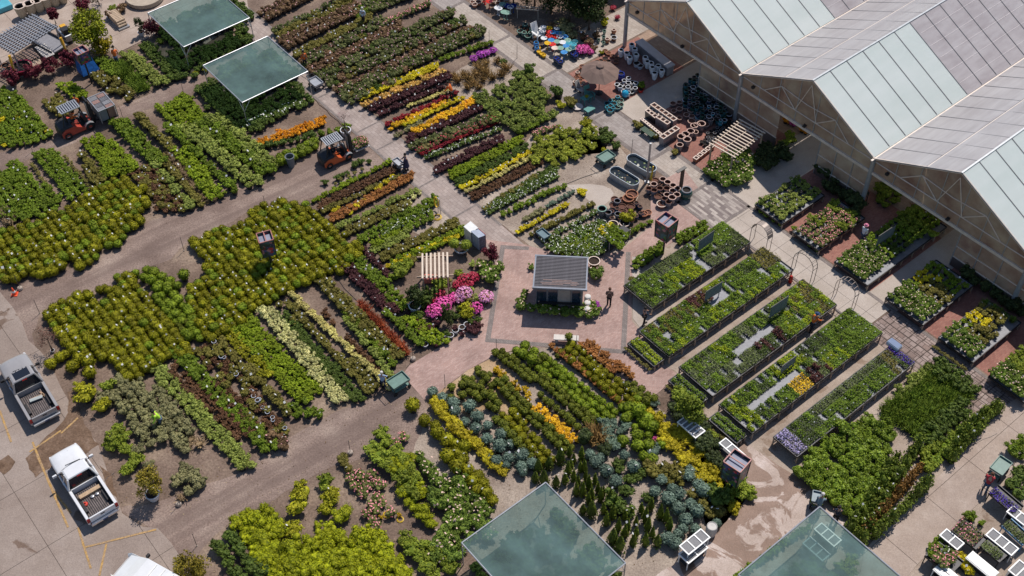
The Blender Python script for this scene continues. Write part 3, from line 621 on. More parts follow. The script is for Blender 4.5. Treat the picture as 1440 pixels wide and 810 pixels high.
kind('yellow_flowering_shrub', 'mound', .30, .4, .08, 130, (.28, .26, .008), (.66, .56, .03), tg=.12)
kind('gold_flowering_shrub', 'mound', .30, .4, .08, 130, (.42, .24, .01), (.78, .48, .03), tg=.12)
kind('peach_barberry', 'mound', .30, .4, .08, 120, (.40, .22, .05), (.62, .42, .14), tg=.1)
kind('purple_barberry', 'mound', .30, .42, .075, 130, (.022, .008, .012), (.095, .035, .045), tg=.35)
kind('crimson_barberry', 'mound', .28, .38, .075, 120, (.09, .008, .014), (.28, .022, .035), tg=.12)
kind('brown_heuchera', 'mound', .30, .32, .075, 110, (.045, .022, .014), (.14, .075, .045), tg=.15)
kind('rust_spirea', 'mound', .28, .36, .075, 120, (.15, .065, .02), (.38, .175, .065), tg=.08)
kind('red_stem_plant', 'strap', .20, .4, .07, 70, (.16, .035, .02), (.33, .085, .04), tg=.05)
kind('orange_flowering_shrub', 'mound', .34, .42, .09, 150, (.34, .13, .006), (.66, .30, .02), tg=.05)
kind('rose_bush', 'loose', .42, .6, .085, 150, (.035, .050, .016), (.125, .14, .055), fl=3, fc=(.62, .35, .38), tg=.3)
kind('bronze_rose_bush', 'loose', .40, .55, .08, 140, (.055, .035, .02), (.165, .105, .065), fl=1, fc=(.6, .3, .3), tg=.3)
kind('red_flowering_rose', 'loose', .40, .5, .08, 130, (.05, .05, .02), (.14, .12, .05), fl=9, fc=(.42, .03, .06), tg=.2)
kind('pink_flowering_rose', 'loose', .40, .5, .08, 130, (.05, .07, .02), (.16, .18, .06), fl=14, fc=(.75, .28, .30), tg=.2)
kind('white_flowering_shrub', 'mound', .34, .45, .08, 130, (.035, .065, .014), (.12, .18, .045), fl=6, fc=(.75, .75, .66), tg=.3, flc=.8)
kind('hydrangea', 'mound', .5, .6, .10, 260, (.055, .085, .018), (.20, .245, .06), tg=.15)
kind('yellow_green_hydrangea', 'mound', .5, .6, .10, 260, (.09, .12, .012), (.27, .30, .04), tg=.2)
kind('dry_brown_plant', 'strap', .26, .3, .08, 60, (.14, .10, .065), (.34, .26, .18), tg=.4)
kind('bronze_grass', 'strap', .32, .62, .09, 110, (.13, .085, .035), (.30, .20, .09), tg=.05)
kind('green_grass_clump', 'strap', .32, .55, .09, 120, (.045, .085, .008), (.15, .22, .03), tg=.05)
kind('azalea', 'mound', .45, .55, .09, 90, (.08, .02, .03), (.3, .05, .12), fl=110, fc=(.72, .09, .36), tg=.05, flc=.9)
kind('pale_pink_azalea', 'mound', .55, .65, .09, 90, (.12, .10, .04), (.4, .2, .25), fl=140, fc=(.78, .34, .58), tg=.05, flc=.9)
kind('red_azalea', 'mound', .5, .55, .09, 90, (.08, .02, .02), (.3, .03, .05), fl=90, fc=(.42, .02, .06), tg=.05, flc=.9)
kind('purple_flowering_plant', 'mound', .36, .4, .08, 80, (.05, .06, .03), (.2, .06, .2), fl=80, fc=(.45, .06, .45), tg=.05)
kind('rhododendron', 'mound', .62, .8, .11, 300, (.04, .075, .012), (.15, .22, .04), fl=5, fc=(.7, .5, .4), tg=.15, flc=.9)
kind('small_conifer', 'cone', .34, 1.25, .075, 260, (.022, .042, .006), (.10, .13, .02), cat='conifer', tg=.1)
kind('upright_conifer', 'cone', .22, 1.2, .07, 200, (.035, .062, .006), (.14, .175, .022), cat='conifer', tg=.1)
kind('columnar_shrub', 'upright', .32, 1.15, .10, 170, (.045, .075, .01), (.16, .205, .035), cat='shrub', tg=.1)
kind('bronze_columnar_shrub', 'upright', .30, 1.1, .10, 160, (.09, .05, .015), (.30, .17, .06), cat='shrub', tg=.1)
kind('laurel_shrub', 'mound', .6, .9, .10, 520, (.045, .085, .008), (.19, .27, .03), tg=.05, gl=.35)
kind('maroon_maple_shrub', 'loose', .55, .9, .10, 240, (.045, .008, .016), (.16, .03, .05), tg=.05)
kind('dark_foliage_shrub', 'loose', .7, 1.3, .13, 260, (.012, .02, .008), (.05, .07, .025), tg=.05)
kind('green_bush', 'mound', .55, .75, .11, 220, (.065, .105, .01), (.22, .27, .035), tg=.1)
kind('gold_green_bush', 'mound', .55, .75, .11, 220, (.11, .12, .006), (.32, .32, .02), tg=.1)
kind('white_ring_pot_plant', 'strap', .16, .3, .06, 26, (.07, .06, .025), (.2, .15, .07), tg=.3, potm=POTW)
kind('white_potted_plant', 'mound', .15, .2, .07, 40, (.06, .06, .02), (.2, .18, .06), tg=.2, potm=POTW)
# seedling trays
kind('green_seedling_tray', 'tray', .27, 0.23, .07, 120, (.05, .10, .01), (.16, .24, .03), cat='plant tray', tg=.1)
kind('lime_seedling_tray', 'tray', .27, 0.23, .07, 120, (.11, .17, .006), (.29, .36, .02), cat='plant tray', tg=.1)
kind('dark_seedling_tray', 'tray', .27, 0.20, .06, 120, (.025, .05, .01), (.09, .13, .03), cat='plant tray', tg=.1)
kind('grey_green_seedling_tray', 'tray', .27, 0.22, .06, 130, (.06, .085, .03), (.17, .215, .09), cat='plant tray', tg=.1)
kind('olive_seedling_tray', 'tray', .27, 0.23, .06, 110, (.075, .07, .015), (.21, .19, .05), fl=3, fc=(.6, .5, .1), cat='plant tray', tg=.1)
kind('purple_seedling_tray', 'tray', .27, 0.29, .08, 120, (.03, .012, .014), (.12, .05, .05), cat='plant tray', tg=.1)
kind('yellow_flower_tray', 'tray', .27, 0.20, .07, 80, (.10, .10, .01), (.4, .3, .01), fl=90, fc=(.85, .50, .01), cat='plant tray', tg=.02)
kind('violet_flower_tray', 'tray', .27, 0.20, .07, 80, (.03, .04, .02), (.09, .09, .06), fl=90, fc=(.06, .025, .30), cat='plant tray', tg=.02)
kind('lavender_flower_tray', 'tray', .27, 0.29, .07, 80, (.06, .07, .05), (.2, .18, .2), fl=100, fc=(.42, .36, .60), cat='plant tray', tg=.02)
kind('pink_flower_tray', 'tray', .27, 0.32, .07, 90, (.05, .07, .02), (.16, .16, .06), fl=26, fc=(.72, .25, .32), cat='plant tray', tg=.02)
_trayQ = {}
def tray_arrays(k, seed):
    g = np.random.default_rng(seed); Q = []; Mi = []; L, W_, h = .54, .27, .06
    def bx(c, d, mi):
        x, y, z = np.array(d)/2; v = np.array([(-x, -y, -z), (x, -y, -z), (x, y, -z), (-x, y, -z), (-x, -y, z), (x, -y, z), (x, y, z), (-x, y, z)])+np.array(c)
        f = np.array([(4, 5, 6, 7), (0, 1, 5, 4), (1, 2, 6, 5), (2, 3, 7, 6), (3, 0, 4, 7)]); Q.append(v[f]); Mi.append(np.full(5, mi))
    bx((0, 0, h/2), (L-.02, W_-.02, h), 3)
    cx, cy = 4, 2; per = max(6, k['nl']//6)
    for i in range(cx):
        for j in range(cy):
            c = np.array([(i-(cx-1)/2)*(L+.08)/cx, (j-(cy-1)/2)*(W_+.02)/cy, h]); d = g.normal(size=(per, 3)); d /= np.linalg.norm(d, axis=1, keepdims=True); d[:, 2] = np.abs(d[:, 2])
            rr = np.array([.10, .095, k['h']*g.uniform(.7, 1.25)]); P = c+d*rr*g.uniform(.5, 1.05, per)[:, None]; nn = d+np.array([0, 0, .5])+g.normal(size=(per, 3))*.5
            nn /= np.linalg.norm(nn, axis=1, keepdims=True); a = g.normal(size=(per, 3)); u = np.cross(nn, a); u /= np.linalg.norm(u, axis=1, keepdims=True); v = np.cross(nn, u); s = (g.uniform(.6, 1.3, per)*k['leaf']/2)[:, None]
            Q.append(np.stack([P-u*s-v*s*.6, P+u*s-v*s*.6, P+u*s+v*s*.6, P-u*s+v*s*.6], 1)); Mi.append((g.uniform(size=per) < (k['fl']/130)).astype(np.int32))
    if g.uniform() < k['tg']: Q.append(np.array([[(-.04, 0, .25), (.04, 0, .25), (.04, .05, .28), (-.04, .05, .28)]])); Mi.append(np.array([2]))
    return np.concatenate(Q), np.concatenate(Mi).astype(np.int32)
def kind_mats(k, name):
    return [leaf_mat(name+'_leaf', k['c1'], k['c2'], gl=k['gl']), mat(name+'_flower', k['fc'], .6, 0, .25, 9), TAG_GLINT_M, k['potm'] or POTM, TRUNK]
def variants(name, n=4):
    k = K[name]
    if k['me'] is None:
        k['arr'] = [(tray_arrays(k, 11+i) if k['form'] == 'tray' else plant_arrays(k['form'], k['r'], k['h'], k['leaf'], k['nl'], 100+i*7+len(name), k['fl'], k['tg'] if n > 1 else 0, k['pot'], k['flc'])) for i in range(n)]
        k['me'] = [quads_mesh(name, q, m, kind_mats(k, name)) for q, m in k['arr']]
    return k['me']
def put(kindname, x, y, z=0, s=1.0, rz=None, label='', group=''):
    K[kindname]['P'].append((x, y, z, s*random.uniform(.80, 1.17), random.uniform(0, 6.28) if rz is None else rz, label, group))
ORD = 'first second third fourth fifth sixth seventh eighth ninth tenth eleventh twelfth thirteenth fourteenth fifteenth sixteenth seventeenth'.split()
def row(kn, x0, y0, x1, y1, label, n=1, sp=None, s=1.0, gapp=0.0, z=0, w=None, jit=.12, mixk=None):
    s = s*1.09
    """plants in n lines side by side along a bed; the two ends are where the row begins and ends on site"""
    k = K[kn]; zz = z+k['h']*.6*s; p, q = G(x0, y0, zz), G(x1, y1, zz); d = q-p; L = d.length; d.normalize(); nrm = Vector((-d.y, d.x, 0))
    sp = (sp or k['r']*(1.72 if k['form'] == 'ball' else 1.42))*s; ws = (w/n if w else sp*1.02); m = max(1, int(L/sp))
    num = n == 1 and gapp == 0 and m < 16 and len(label.split()) <= 11 and 'rose' not in label; flip = G(x0, y0).y > G(x1, y1).y
    for i in range(m+1):
        for j in range(n):
            if random.random() < gapp: continue
            v = p+d*(i*L/m+(sp/2 if j % 2 else 0)+random.uniform(-jit, jit)*sp)+nrm*((j-(n-1)/2)*ws+random.uniform(-jit, jit)*sp)
            kq = random.choice(mixk) if mixk and random.random() < .45 else kn
            put(kq, v.x, v.y, z, s, None, label+', '+ORD[m-i if flip else i]+' from its lower end' if num else label, label)
def inside(pt, poly):
    c = False; x, y = pt; j = len(poly)-1
    for i in range(len(poly)):
        if (poly[i][1] > y) != (poly[j][1] > y) and x < (poly[j][0]-poly[i][0])*(y-poly[i][1])/(poly[j][1]-poly[i][1])+poly[i][0]: c = not c
        j = i
    return c
def block(kn, px, label, sp=None, s=1.0, gapp=0.0, z=0, rowgap=1.0, jit=.1, mixk=None):
    k = K[kn]; zz = z+k['h']*.6*s; pg = [toAB(G(x, y, zz)) for x, y in px]; sp = (sp or k['r']*(1.6 if k['form'] == 'ball' else 1.5))*s
    b = min(p[1] for p in pg); j = 0
    while b < max(p[1] for p in pg):
        a = min(p[0] for p in pg)+random.random()*sp*.8
        while a < max(p[0] for p in pg):
            pa, pb = a+random.uniform(-jit, jit)*sp, b+random.uniform(-jit, jit)*sp
            if inside((pa, pb), pg) and random.random() >= gapp:
                v = AB(pa, pb); kk = mixk[0] if mixk and random.random() < mixk[1] else kn
                put(kk, v.x, v.y, z, s, None, label, label)
            a += sp*.88
        b += sp*1.07*rowgap; j += 1
def dots(kn, pts, label, s=1.0, z=0):
    k = K[kn]
    for p in pts:
        ss = s*(p[2] if len(p) > 2 else 1); v = G(p[0], p[1], z+k['h']*.6*ss); put(kn, v.x, v.y, z, ss, None, label, label)

# ---- north west: beds beside the upper gravel track
block('green_leafy_shrub', [(-10, 122), (25, 128), (55, 162), (76, 186), (60, 200), (0, 207), (-10, 200)], 'green leafy shrub in the far bed where the upper gravel track leaves the picture', mixk=('yellow_flowering_shrub', .04))
row('bright_green_shrub', 90, 118, 112, 136, 'bright green low shrub beside the truck carrying a lattice crate', 2)
row('olive_shrub', 72, 140, 92, 158, 'olive potted shrub in the short bed in front of the crate truck', 3)
row('olive_shrub', 140, 104, 178, 138, 'sparse olive potted shrub between the golden tree and the gravel track', 3, gapp=.25)
row('green_leafy_shrub', 142, 86, 162, 104, 'green leafy shrub at the foot of the big golden green tree', 2)
row('green_grass_clump', 160, 86, 200, 122, 'grassy green clump in the middle of the bed beside the nearer canopy', 2)
row('pale_green_shrub', 178, 74, 226, 116, 'yellow green leafy shrub in the wide row beside the shade canopy bed', 2, s=1.1)
row('dark_green_shrub', 203, 62, 248, 108, 'dark green shrub in the row just outside the yard side canopy', 2)
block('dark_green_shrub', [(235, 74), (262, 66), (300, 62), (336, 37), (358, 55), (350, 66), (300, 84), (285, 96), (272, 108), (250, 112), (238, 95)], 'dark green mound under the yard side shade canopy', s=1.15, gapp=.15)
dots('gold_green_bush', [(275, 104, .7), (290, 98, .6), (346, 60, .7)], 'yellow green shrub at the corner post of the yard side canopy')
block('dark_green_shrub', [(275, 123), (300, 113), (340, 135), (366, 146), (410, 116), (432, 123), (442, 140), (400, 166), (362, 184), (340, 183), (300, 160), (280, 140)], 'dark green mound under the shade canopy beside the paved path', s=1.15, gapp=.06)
row('white_flowering_shrub', 345, 178, 420, 146, 'dark shrub with pale flowers along the front of the path side canopy', 1, s=1.1)
row('orange_flowering_shrub', 364, 203, 452, 172, 'orange flowering shrub in the short orange row below the canopy', 2, s=.92)
row('pale_green_shrub', 398, 222, 446, 200, 'green ball shrub in the row beside the grey bin', 1)
row('green_boxwood_ball', 392, 228, 440, 205, 'green ball shrub in front of the orange flower row', 2, s=.9)
row('green_leafy_shrub', 452, 188, 487, 180, 'green shrub between the orange row and the white potted tree', 1)
row('dark_green_shrub', 366, 208, 440, 190, 'dark green shrub directly in front of the orange flower row', 1)
block('bright_green_shrub', [(222, 148), (257, 134), (300, 165), (283, 178), (262, 190), (240, 180)], 'bright green shrub in the block touching the upper gravel track')
for x0, y0, x1, y1, kn, n, lab in [(165, 170, 222, 226, 'green_leafy_shrub', 2, 'green leafy shrub in the narrow row next to the brown dried row'), (193, 162, 240, 208, 'olive_shrub', 1, 'olive shrub in the thin row starting at the upper track'),
        (215, 228, 268, 290, 'pale_green_shrub', 1, 'pale green shrub in the thin row beside the dark olive block'), (250, 208, 302, 274, 'bright_green_shrub', 2, 'bright green shrub in the row between the dried row and the thin green row'),
        (237, 178, 331, 268, 'green_leafy_shrub', 1, 'green shrub in the single row between two bright green rows'), (262, 178, 356, 256, 'pale_green_shrub', 2, 'grey green shrub in the row ending on the track opposite the picture sign box'),
        (283, 170, 373, 240, 'green_leafy_shrub', 2, 'deep green shrub in the row nearest the path side canopy'), (300, 163, 380, 232, 'pale_green_shrub', 2, 'light green shrub in the row directly below the canopy bed')]:
    row(kn, x0, y0, x1, y1, lab, n, s=1.2)
row('dry_brown_plant', 239, 212, 295, 281, 'dried brown plant in the withered row', 2)
row('olive_shrub', 228, 222, 282, 288, 'dark olive shrub in the thin row beside the withered row', 1)
block('brown_heuchera', [(185, 242), (215, 232), (247, 261), (266, 296), (222, 297), (205, 272)], 'dark brown green mound in the block bordered by pale green shrubs', mixk=('olive_shrub', .5))
block('green_leafy_shrub', [(0, 244), (27, 224), (37, 237), (84, 279), (82, 293), (35, 312), (-10, 305), (-10, 250)], 'green leafy shrub in the big block at the picture edge above the boxwoods')
block('green_leafy_shrub', [(46, 217), (59, 209), (81, 212), (88, 224), (123, 264), (118, 276), (92, 284), (72, 258)], 'green leafy shrub in the block between two lines of white pots')
row('white_potted_plant', 92, 222, 130, 268, 'small white potted plant in the line beside the bright lime block', 1, sp=.3)
row('white_potted_plant', 46, 234, 76, 276, 'small white potted plant in the line between the two green blocks', 1, sp=.3)
block('bright_green_shrub', [(111, 202), (141, 186), (158, 197), (197, 234), (178, 246), (150, 250), (135, 232)], 'lime green shrub in the bright block touching the upper track')
block('olive_shrub', [(112, 212), (122, 220), (148, 250), (150, 262), (128, 262), (118, 236)], 'olive shrub along the shaded side of the bright lime block')
block('boxwood_ball', [(-8, 330), (27, 315), (81, 297), (123, 273), (150, 255), (173, 245), (198, 262), (214, 286), (196, 294), (205, 308), (194, 320), (174, 328), (176, 340), (141, 355), (133, 367), (112, 376), (99, 362), (78, 388), (56, 388), (40, 384), (20, 396), (-8, 392)], 'round olive green boxwood ball in the big block above the gravel track', jit=.13, mixk=('green_boxwood_ball', .3))
dots('boxwood_ball', [(112, 376, 1), (58, 388, 1.1), (70, 384, 1.1), (72, 376), (132, 352, 1.1)], 'stray boxwood ball at the edge of the gravel track')
dots('dry_brown_plant', [(3, 380, 1.6), (5, 392, 1.6), (8, 300, 1.6), (18, 305, 1.5), (12, 315, 1.6)], 'straw coloured clump beside the big boxwood block')
# ---- west: boxwood fields below the upper gravel track
block('boxwood_ball', [(57, 442), (80, 430), (97, 420), (118, 412), (133, 412), (142, 428), (150, 425), (162, 408), (160, 392), (168, 386), (183, 386), (190, 400), (206, 405), (222, 425), (232, 450), (250, 465), (264, 480), (277, 492), (266, 502), (240, 505), (218, 520), (192, 532), (178, 540), (162, 528), (148, 505), (130, 508), (118, 497), (88, 490), (76, 470), (60, 456)], 'round boxwood ball in the field nearest the parked pickup trucks', jit=.13, mixk=('green_boxwood_ball', .12))
dots('boxwood_ball', [(71, 512, 1.25), (84, 503, 1.2), (102, 516, 1.25), (127, 526, 1.3), (112, 505, 1.1), (92, 499, 1.1), (126, 512, 1.1), (140, 408, 1), (147, 405, 1), (153, 409, 1)], 'boxwood ball standing a little apart near the dark pickup truck')
dots('green_boxwood_ball', [(259, 389, 1.15)], 'lone boxwood ball on the bare soil above the boxwood field')
row('green_boxwood_ball', 197, 380, 240, 404, 'boxwood ball in the loose double line crossing the bare soil', 2, s=1.05)
row('green_boxwood_ball', 228, 404, 262, 448, 'boxwood ball in the line running down from the bare soil patch', 2, s=1.05)
block('green_boxwood_ball', [(205, 420), (225, 440), (262, 475), (290, 482), (283, 470), (262, 448), (240, 440), (222, 415)], 'green boxwood ball in the strip between the two boxwood fields', mixk=('small_boxwood', .4))
block('boxwood_ball', [(262, 345), (314, 320), (344, 313), (350, 298), (363, 290), (393, 283), (433, 288), (470, 318), (512, 352), (495, 368), (485, 384), (452, 390), (425, 405), (400, 412), (378, 427), (350, 442), (343, 455), (320, 465), (300, 478), (282, 478), (262, 440), (268, 405), (290, 394), (290, 372), (275, 360)], 'yellow green boxwood ball in the large field around the picture sign box', jit=.14, mixk=('green_boxwood_ball', .18))
row('pale_green_shrub', 214, 512, 345, 652, 'grey green shrub in the long row nearest the scrubby roses', 2, s=.95)
row('green_leafy_shrub', 247, 492, 378, 628, 'mid green shrub in the long row beside the brown weedy strip', 2, s=.95)
row('brown_heuchera', 240, 515, 340, 612, 'brown weedy plant between the two long green rows', 2, gapp=.1)
block('olive_shrub', [(272, 492), (302, 478), (330, 505), (408, 604), (390, 626), (345, 612), (320, 570)], 'olive brown weedy plant in the dull strip beside the white rimmed pots', gapp=.06, mixk=('brown_heuchera', .5))
row('white_ring_pot_plant', 299, 484, 402, 612, 'thin plant in a white rimmed pot in the long line of pots', 1, sp=.9)
row('olive_shrub', 312, 480, 360, 540, 'olive shrub between the white rimmed pots and the yellow green row', 1)
row('gold_green_bush', 322, 466, 372, 524, 'yellow olive shrub in the short row beside the bright green row', 2, s=.55)
row('olive_shrub', 352, 518, 404, 580, 'grey olive plant beyond the end of the yellow olive row', 1)
row('bright_green_shrub', 337, 451, 434, 556, 'bright grass green shrub in the wide row beside the cream row', 4, s=.85)
row('green_leafy_shrub', 405, 575, 448, 585, 'small green shrub at the lower end of the pot line', 1)
dots('green_leafy_shrub', [(413, 572), (417, 585), (440, 578), (430, 565)], 'small green shrub beside the lower gravel track')
row('cream_variegated_shrub', 373, 436, 478, 560, 'cream variegated shrub in the wide pale row', 2, s=.95)
row('dark_green_shrub', 395, 440, 503, 560, 'dark green shrub edging the wide cream row', 2, s=.75)
block('olive_shrub', [(392, 428), (408, 422), (532, 545), (516, 552), (470, 510)], 'dark olive shrub between the cream row and the pale yellow row')
row('pale_yellow_shrub', 410, 415, 548, 545, 'pale yellow shrub in the long narrow row', 1, s=.95)
row('brown_heuchera', 452, 436, 530, 520, 'low brown plant in the sparse strip between the two green rows', 1, s=.8, gapp=.3)
row('olive_shrub', 444, 386, 556, 500, 'dark green leafy shrub in the long row beside the red row', 2, s=.95)
row('green_leafy_shrub', 478, 430, 554, 512, 'mid green shrub in the row ending at the two wheeled green cart', 1, s=.9)
row('pale_green_shrub', 488, 450, 552, 530, 'pale green shrub behind the person with the green cart', 1, s=.9)
row('red_stem_plant', 507, 426, 572, 496, 'red orange plant in the thin red row', 1, s=1.0, sp=.24)
row('purple_barberry', 487, 376, 550, 438, 'dark burgundy shrub in the row set in grey trays', 2, s=.9)
row('green_leafy_shrub', 494, 359, 568, 430, 'green shrub in the row leading to the pink azaleas', 2, s=.95)
row('purple_barberry', 512, 352, 548, 390, 'dark burgundy shrub in the thin line beside the wooden pergola beds', 1, s=.8)
row('green_leafy_shrub', 546, 442, 590, 482, 'green shrub in the row ending by the rod in a round base', 1)
row('bright_green_shrub', 576, 446, 620, 480, 'bright green shrub below the dark potted tree', 2)
row('purple_barberry', 575, 442, 612, 485, 'small dark shrub tucked among the green ones near the pink azaleas', 1, s=.8)
# ---- beds between the boxwood field and the main paved path
for x0, y0, x1, y1, kn, n, s, lab in [(440, 283, 547, 229, 'bright_green_shrub', 1, .7, 'bright green low plant in the thin row above the brown row'), (450, 291, 558, 236, 'brown_heuchera', 2, .8, 'brown low plant in the row below the thin bright green row'),
        (455, 298, 560, 248, 'olive_shrub', 1, .75, 'olive low plant beside the brown row'), (467, 309, 578, 249, 'rust_spirea', 2, .85, 'rust orange shrub in the narrow row near the person with the stroller'),
        (477, 320, 586, 268, 'pale_green_shrub', 1, .75, 'pale green low plant below the rust orange row'), (489, 327, 572, 287, 'olive_shrub', 2, .8, 'olive plant with white labels in the row above the mid green row'),
        (505, 338, 610, 283, 'green_leafy_shrub', 2, .8, 'mid green plant in the row ending at the yellow hose stand'), (524, 346, 566, 320, 'bright_green_shrub', 2, .75, 'bright green low plant above the dark olive row'),
        (575, 318, 603, 306, 'green_leafy_shrub', 2, .85, 'green clump in the short row near the yellow hose stand'), (524, 352, 572, 330, 'pale_green_shrub', 2, .75, 'pale green low plant beside the dark olive row'),
        (537, 363, 640, 314, 'olive_shrub', 2, .8, 'dark olive plant in the row above the lime row'), (552, 372, 648, 327, 'bright_green_shrub', 2, .75, 'lime green plant in the row next to the wooden pergola'),
        (590, 352, 644, 334, 'yellow_flowering_shrub', 1, .7, 'yellow low plant along the lime row near the pergola'), (545, 376, 575, 362, 'yellow_flowering_shrub', 1, .7, 'yellow low plant at the corner beside the boxwood field')]:
    row(kn, x0, y0, x1, y1, lab, n, s=s)
dots('yellow_flowering_shrub', [(474, 293), (492, 300), (503, 289, 1.1), (535, 262, 1.1), (543, 257, 1.1), (532, 268), (552, 249), (470, 297), (512, 283)], 'yellow round plant dotted along the rust orange row', s=.9)
dots('dark_green_shrub', [(457, 257, .8), (475, 250, .9), (482, 245, .9), (498, 233, .9), (507, 228, .9), (519, 228, .7), (490, 243, .7)], 'dark green potted plant beside the forklift with pink flowers')
row('white_potted_plant', 470, 260, 510, 240, 'white potted plant between the forklift and the bright green row', 1, sp=.5)
dots('cream_variegated_shrub', [(575, 285, .8), (590, 272, .7), (582, 278, .7), (570, 288, .8), (565, 296, .7)], 'cream plant on the pale gravel beside the main path')
row('white_flowering_shrub', 540, 330, 600, 296, 'small green plant in the thin row on pale gravel', 1, s=.8)
# ---- flower rows north of the main path
ros = [(372, 22, 470, -28, 'bronze_rose_bush', 3), (386, 44, 486, -4, 'rose_bush', 1), (392, 52, 492, 4, 'olive_shrub', 2), (400, 62, 505, 10, 'bronze_rose_bush', 3), (414, 78, 518, 26, 'olive_shrub', 2), (424, 90, 534, 34, 'rose_bush', 2), (436, 99, 560, 38, 'bronze_rose_bush', 2),
       (446, 108, 632, 18, 'rose_bush', 2), (462, 117, 650, 28, 'rose_bush', 2), (474, 128, 662, 38, 'bronze_rose_bush', 1), (480, 132, 672, 42, 'rose_bush', 2), (486, 138, 678, 46, 'rose_bush', 1), (494, 142, 560, 112, 'rose_bush', 1), (622, 84, 690, 60, 'green_leafy_shrub', 1)]
for i, (x0, y0, x1, y1, kn, n) in enumerate(ros):
    row(kn, x0, y0, x1, y1, {'bronze_rose_bush': 'bronze leaved rose bush in the far rose field beside the main path', 'rose_bush': 'green rose bush in the wide rose field between the two paved walks', 'olive_shrub': 'olive shrub row inside the rose field', 'green_leafy_shrub': 'green shrub along the lower edge of the rose field'}[kn], n, s=.88, mixk=('rose_bush', 'bronze_rose_bush', 'olive_shrub', 'dark_green_shrub') if kn == 'rose_bush' else None)
for x0, y0, x1, y1, kn, n, s, lab in [(470, 0, 560, -50, 'olive_shrub', 4, 1, 'olive shrub at the top of the picture above the rose field'), (500, 20, 600, -30, 'green_leafy_shrub', 3, .9, 'green shrub behind the person in white'), (540, 33, 602, 6, 'pink_flowering_rose', 1, .9, 'pink flowering rose in the short pink row near the person in white'),
        (520, 10, 620, -30, 'rose_bush', 3, .9, 'rose bush beyond the short pink row'), (667, 84, 694, 72, 'purple_flowering_plant', 1, 1, 'bright magenta flowering plant at the end of the rose field'),
        (505, 138, 612, 94, 'yellow_flowering_shrub', 2, .85, 'lemon yellow shrub in the upper of the bright yellow rows'), (514, 148, 620, 103, 'peach_barberry', 1, 1.1, 'peach gold shrub in the row directly below the lemon yellow one'),
        (521, 153, 628, 108, 'purple_barberry', 2, .9, 'deep purple shrub in the double row below the peach row'), (535, 161, 630, 120, 'purple_barberry', 1, .85, 'purple shrub in a white labelled row above the dark red row'),
        (574, 150, 632, 128, 'pale_yellow_shrub', 1, .7, 'pale yellow shrub in the short thin row'), (545, 176, 640, 132, 'crimson_barberry', 1, .9, 'dark red shrub in the row above the gold rows'),
        (550, 181, 625, 146, 'gold_flowering_shrub', 1, .9, 'gold shrub in the front gold row'), (570, 176, 650, 138, 'yellow_flowering_shrub', 1, .85, 'yellow shrub between the two gold rows'), (580, 188, 664, 144, 'gold_flowering_shrub', 2, .85, 'gold shrub in the wide gold row near the person in orange'),
        (558, 190, 590, 175, 'grey_green_shrub', 1, .5, 'small grey plant at the end of the gold rows'), (572, 198, 674, 152, 'purple_barberry', 2, .85, 'deep purple shrub in the row below the wide gold row'),
        (580, 207, 690, 163, 'rose_bush', 1, .8, 'green and red rose bush in the row under the purple ones'), (588, 212, 696, 168, 'red_flowering_rose', 1, .9, 'red flowering rose in the red dotted row'), (594, 217, 700, 172, 'crimson_barberry', 1, .7, 'crimson shrub in the thin line beside the roses'),
        (600, 222, 702, 182, 'white_flowering_shrub', 1, .75, 'green plant with white flowers in the thin row below the crimson line'), (612, 240, 704, 196, 'purple_barberry', 2, .85, 'dark purple shrub in the row above the lime green row'),
        (633, 248, 730, 198, 'bright_green_shrub', 2, .85, 'lime green shrub in the bright row facing the person with the stroller'), (641, 259, 738, 208, 'dark_green_shrub', 2, .7, 'dark green shrub in the row below the lime row'),
        (650, 265, 744, 216, 'yellow_flowering_shrub', 1, .8, 'yellow topped shrub in the yellow white row'), (656, 270, 748, 222, 'pale_yellow_shrub', 1, .85, 'pale cream shrub in the yellow white row'),
        (664, 279, 758, 229, 'brown_heuchera', 2, .75, 'brown plant in the row below the yellow white one'), (682, 294, 752, 249, 'olive_shrub', 1, .75, 'olive plant in the thin row above the white flowered rows'),
        (685, 297, 780, 246, 'white_flowering_shrub', 2, .75, 'green plant with white flowers in the row on pale gravel'), (700, 286, 778, 238, 'dark_green_shrub', 2, .75, 'dark green plant beside the white flowered row'),
        (708, 301, 750, 282, 'green_leafy_shrub', 1, .85, 'green shrub in the short row alone on the gravel'), (755, 277, 794, 262, 'green_leafy_shrub', 1, .85, 'green shrub in the short row next to the round concrete pad'),
        (740, 308, 762, 296, 'grey_green_shrub', 1, .5, 'grey green plant in the tiny row on pale gravel'), (770, 290, 806, 270, 'blue_juniper', 1, .6, 'blue grey plant in the row beside the concrete pad'),
        (729, 326, 798, 288, 'yellow_flowering_shrub', 1, .8, 'yellow shrub in the single yellow row on gravel'), (748, 330, 834, 287, 'olive_shrub', 1, .75, 'olive clipped plant in the row between yellow and white flowers'),
        (765, 338, 838, 298, 'white_flowering_shrub', 1, .75, 'white flowered plant in the row above the green block'), (752, 190, 780, 178, 'pink_flowering_rose', 1, .7, 'pink flowering plant in the short row beside the hydrangeas')]:
    row(kn, x0, y0, x1, y1, lab, n, s=s)
block('white_flowering_shrub', [(760, 348), (830, 312), (850, 312), (864, 320), (853, 353), (831, 362), (790, 358)], 'green shrub dotted with white flowers in the block behind the kiosk', s=.9)
block('bright_green_shrub', [(775, 352), (828, 322), (850, 325), (846, 348), (800, 360)], 'bright green plant inside the block behind the kiosk', s=.75)
dots('yellow_flowering_shrub', [(845, 323), (852, 330), (858, 318), (820, 273, 1.0), (815, 270, .9)], 'yellow green plant at the corner of the block behind the kiosk')
row('green_leafy_shrub', 886, 328, 914, 312, 'green shrub in the short row beside the brick plaza and pots', 1, s=.9)
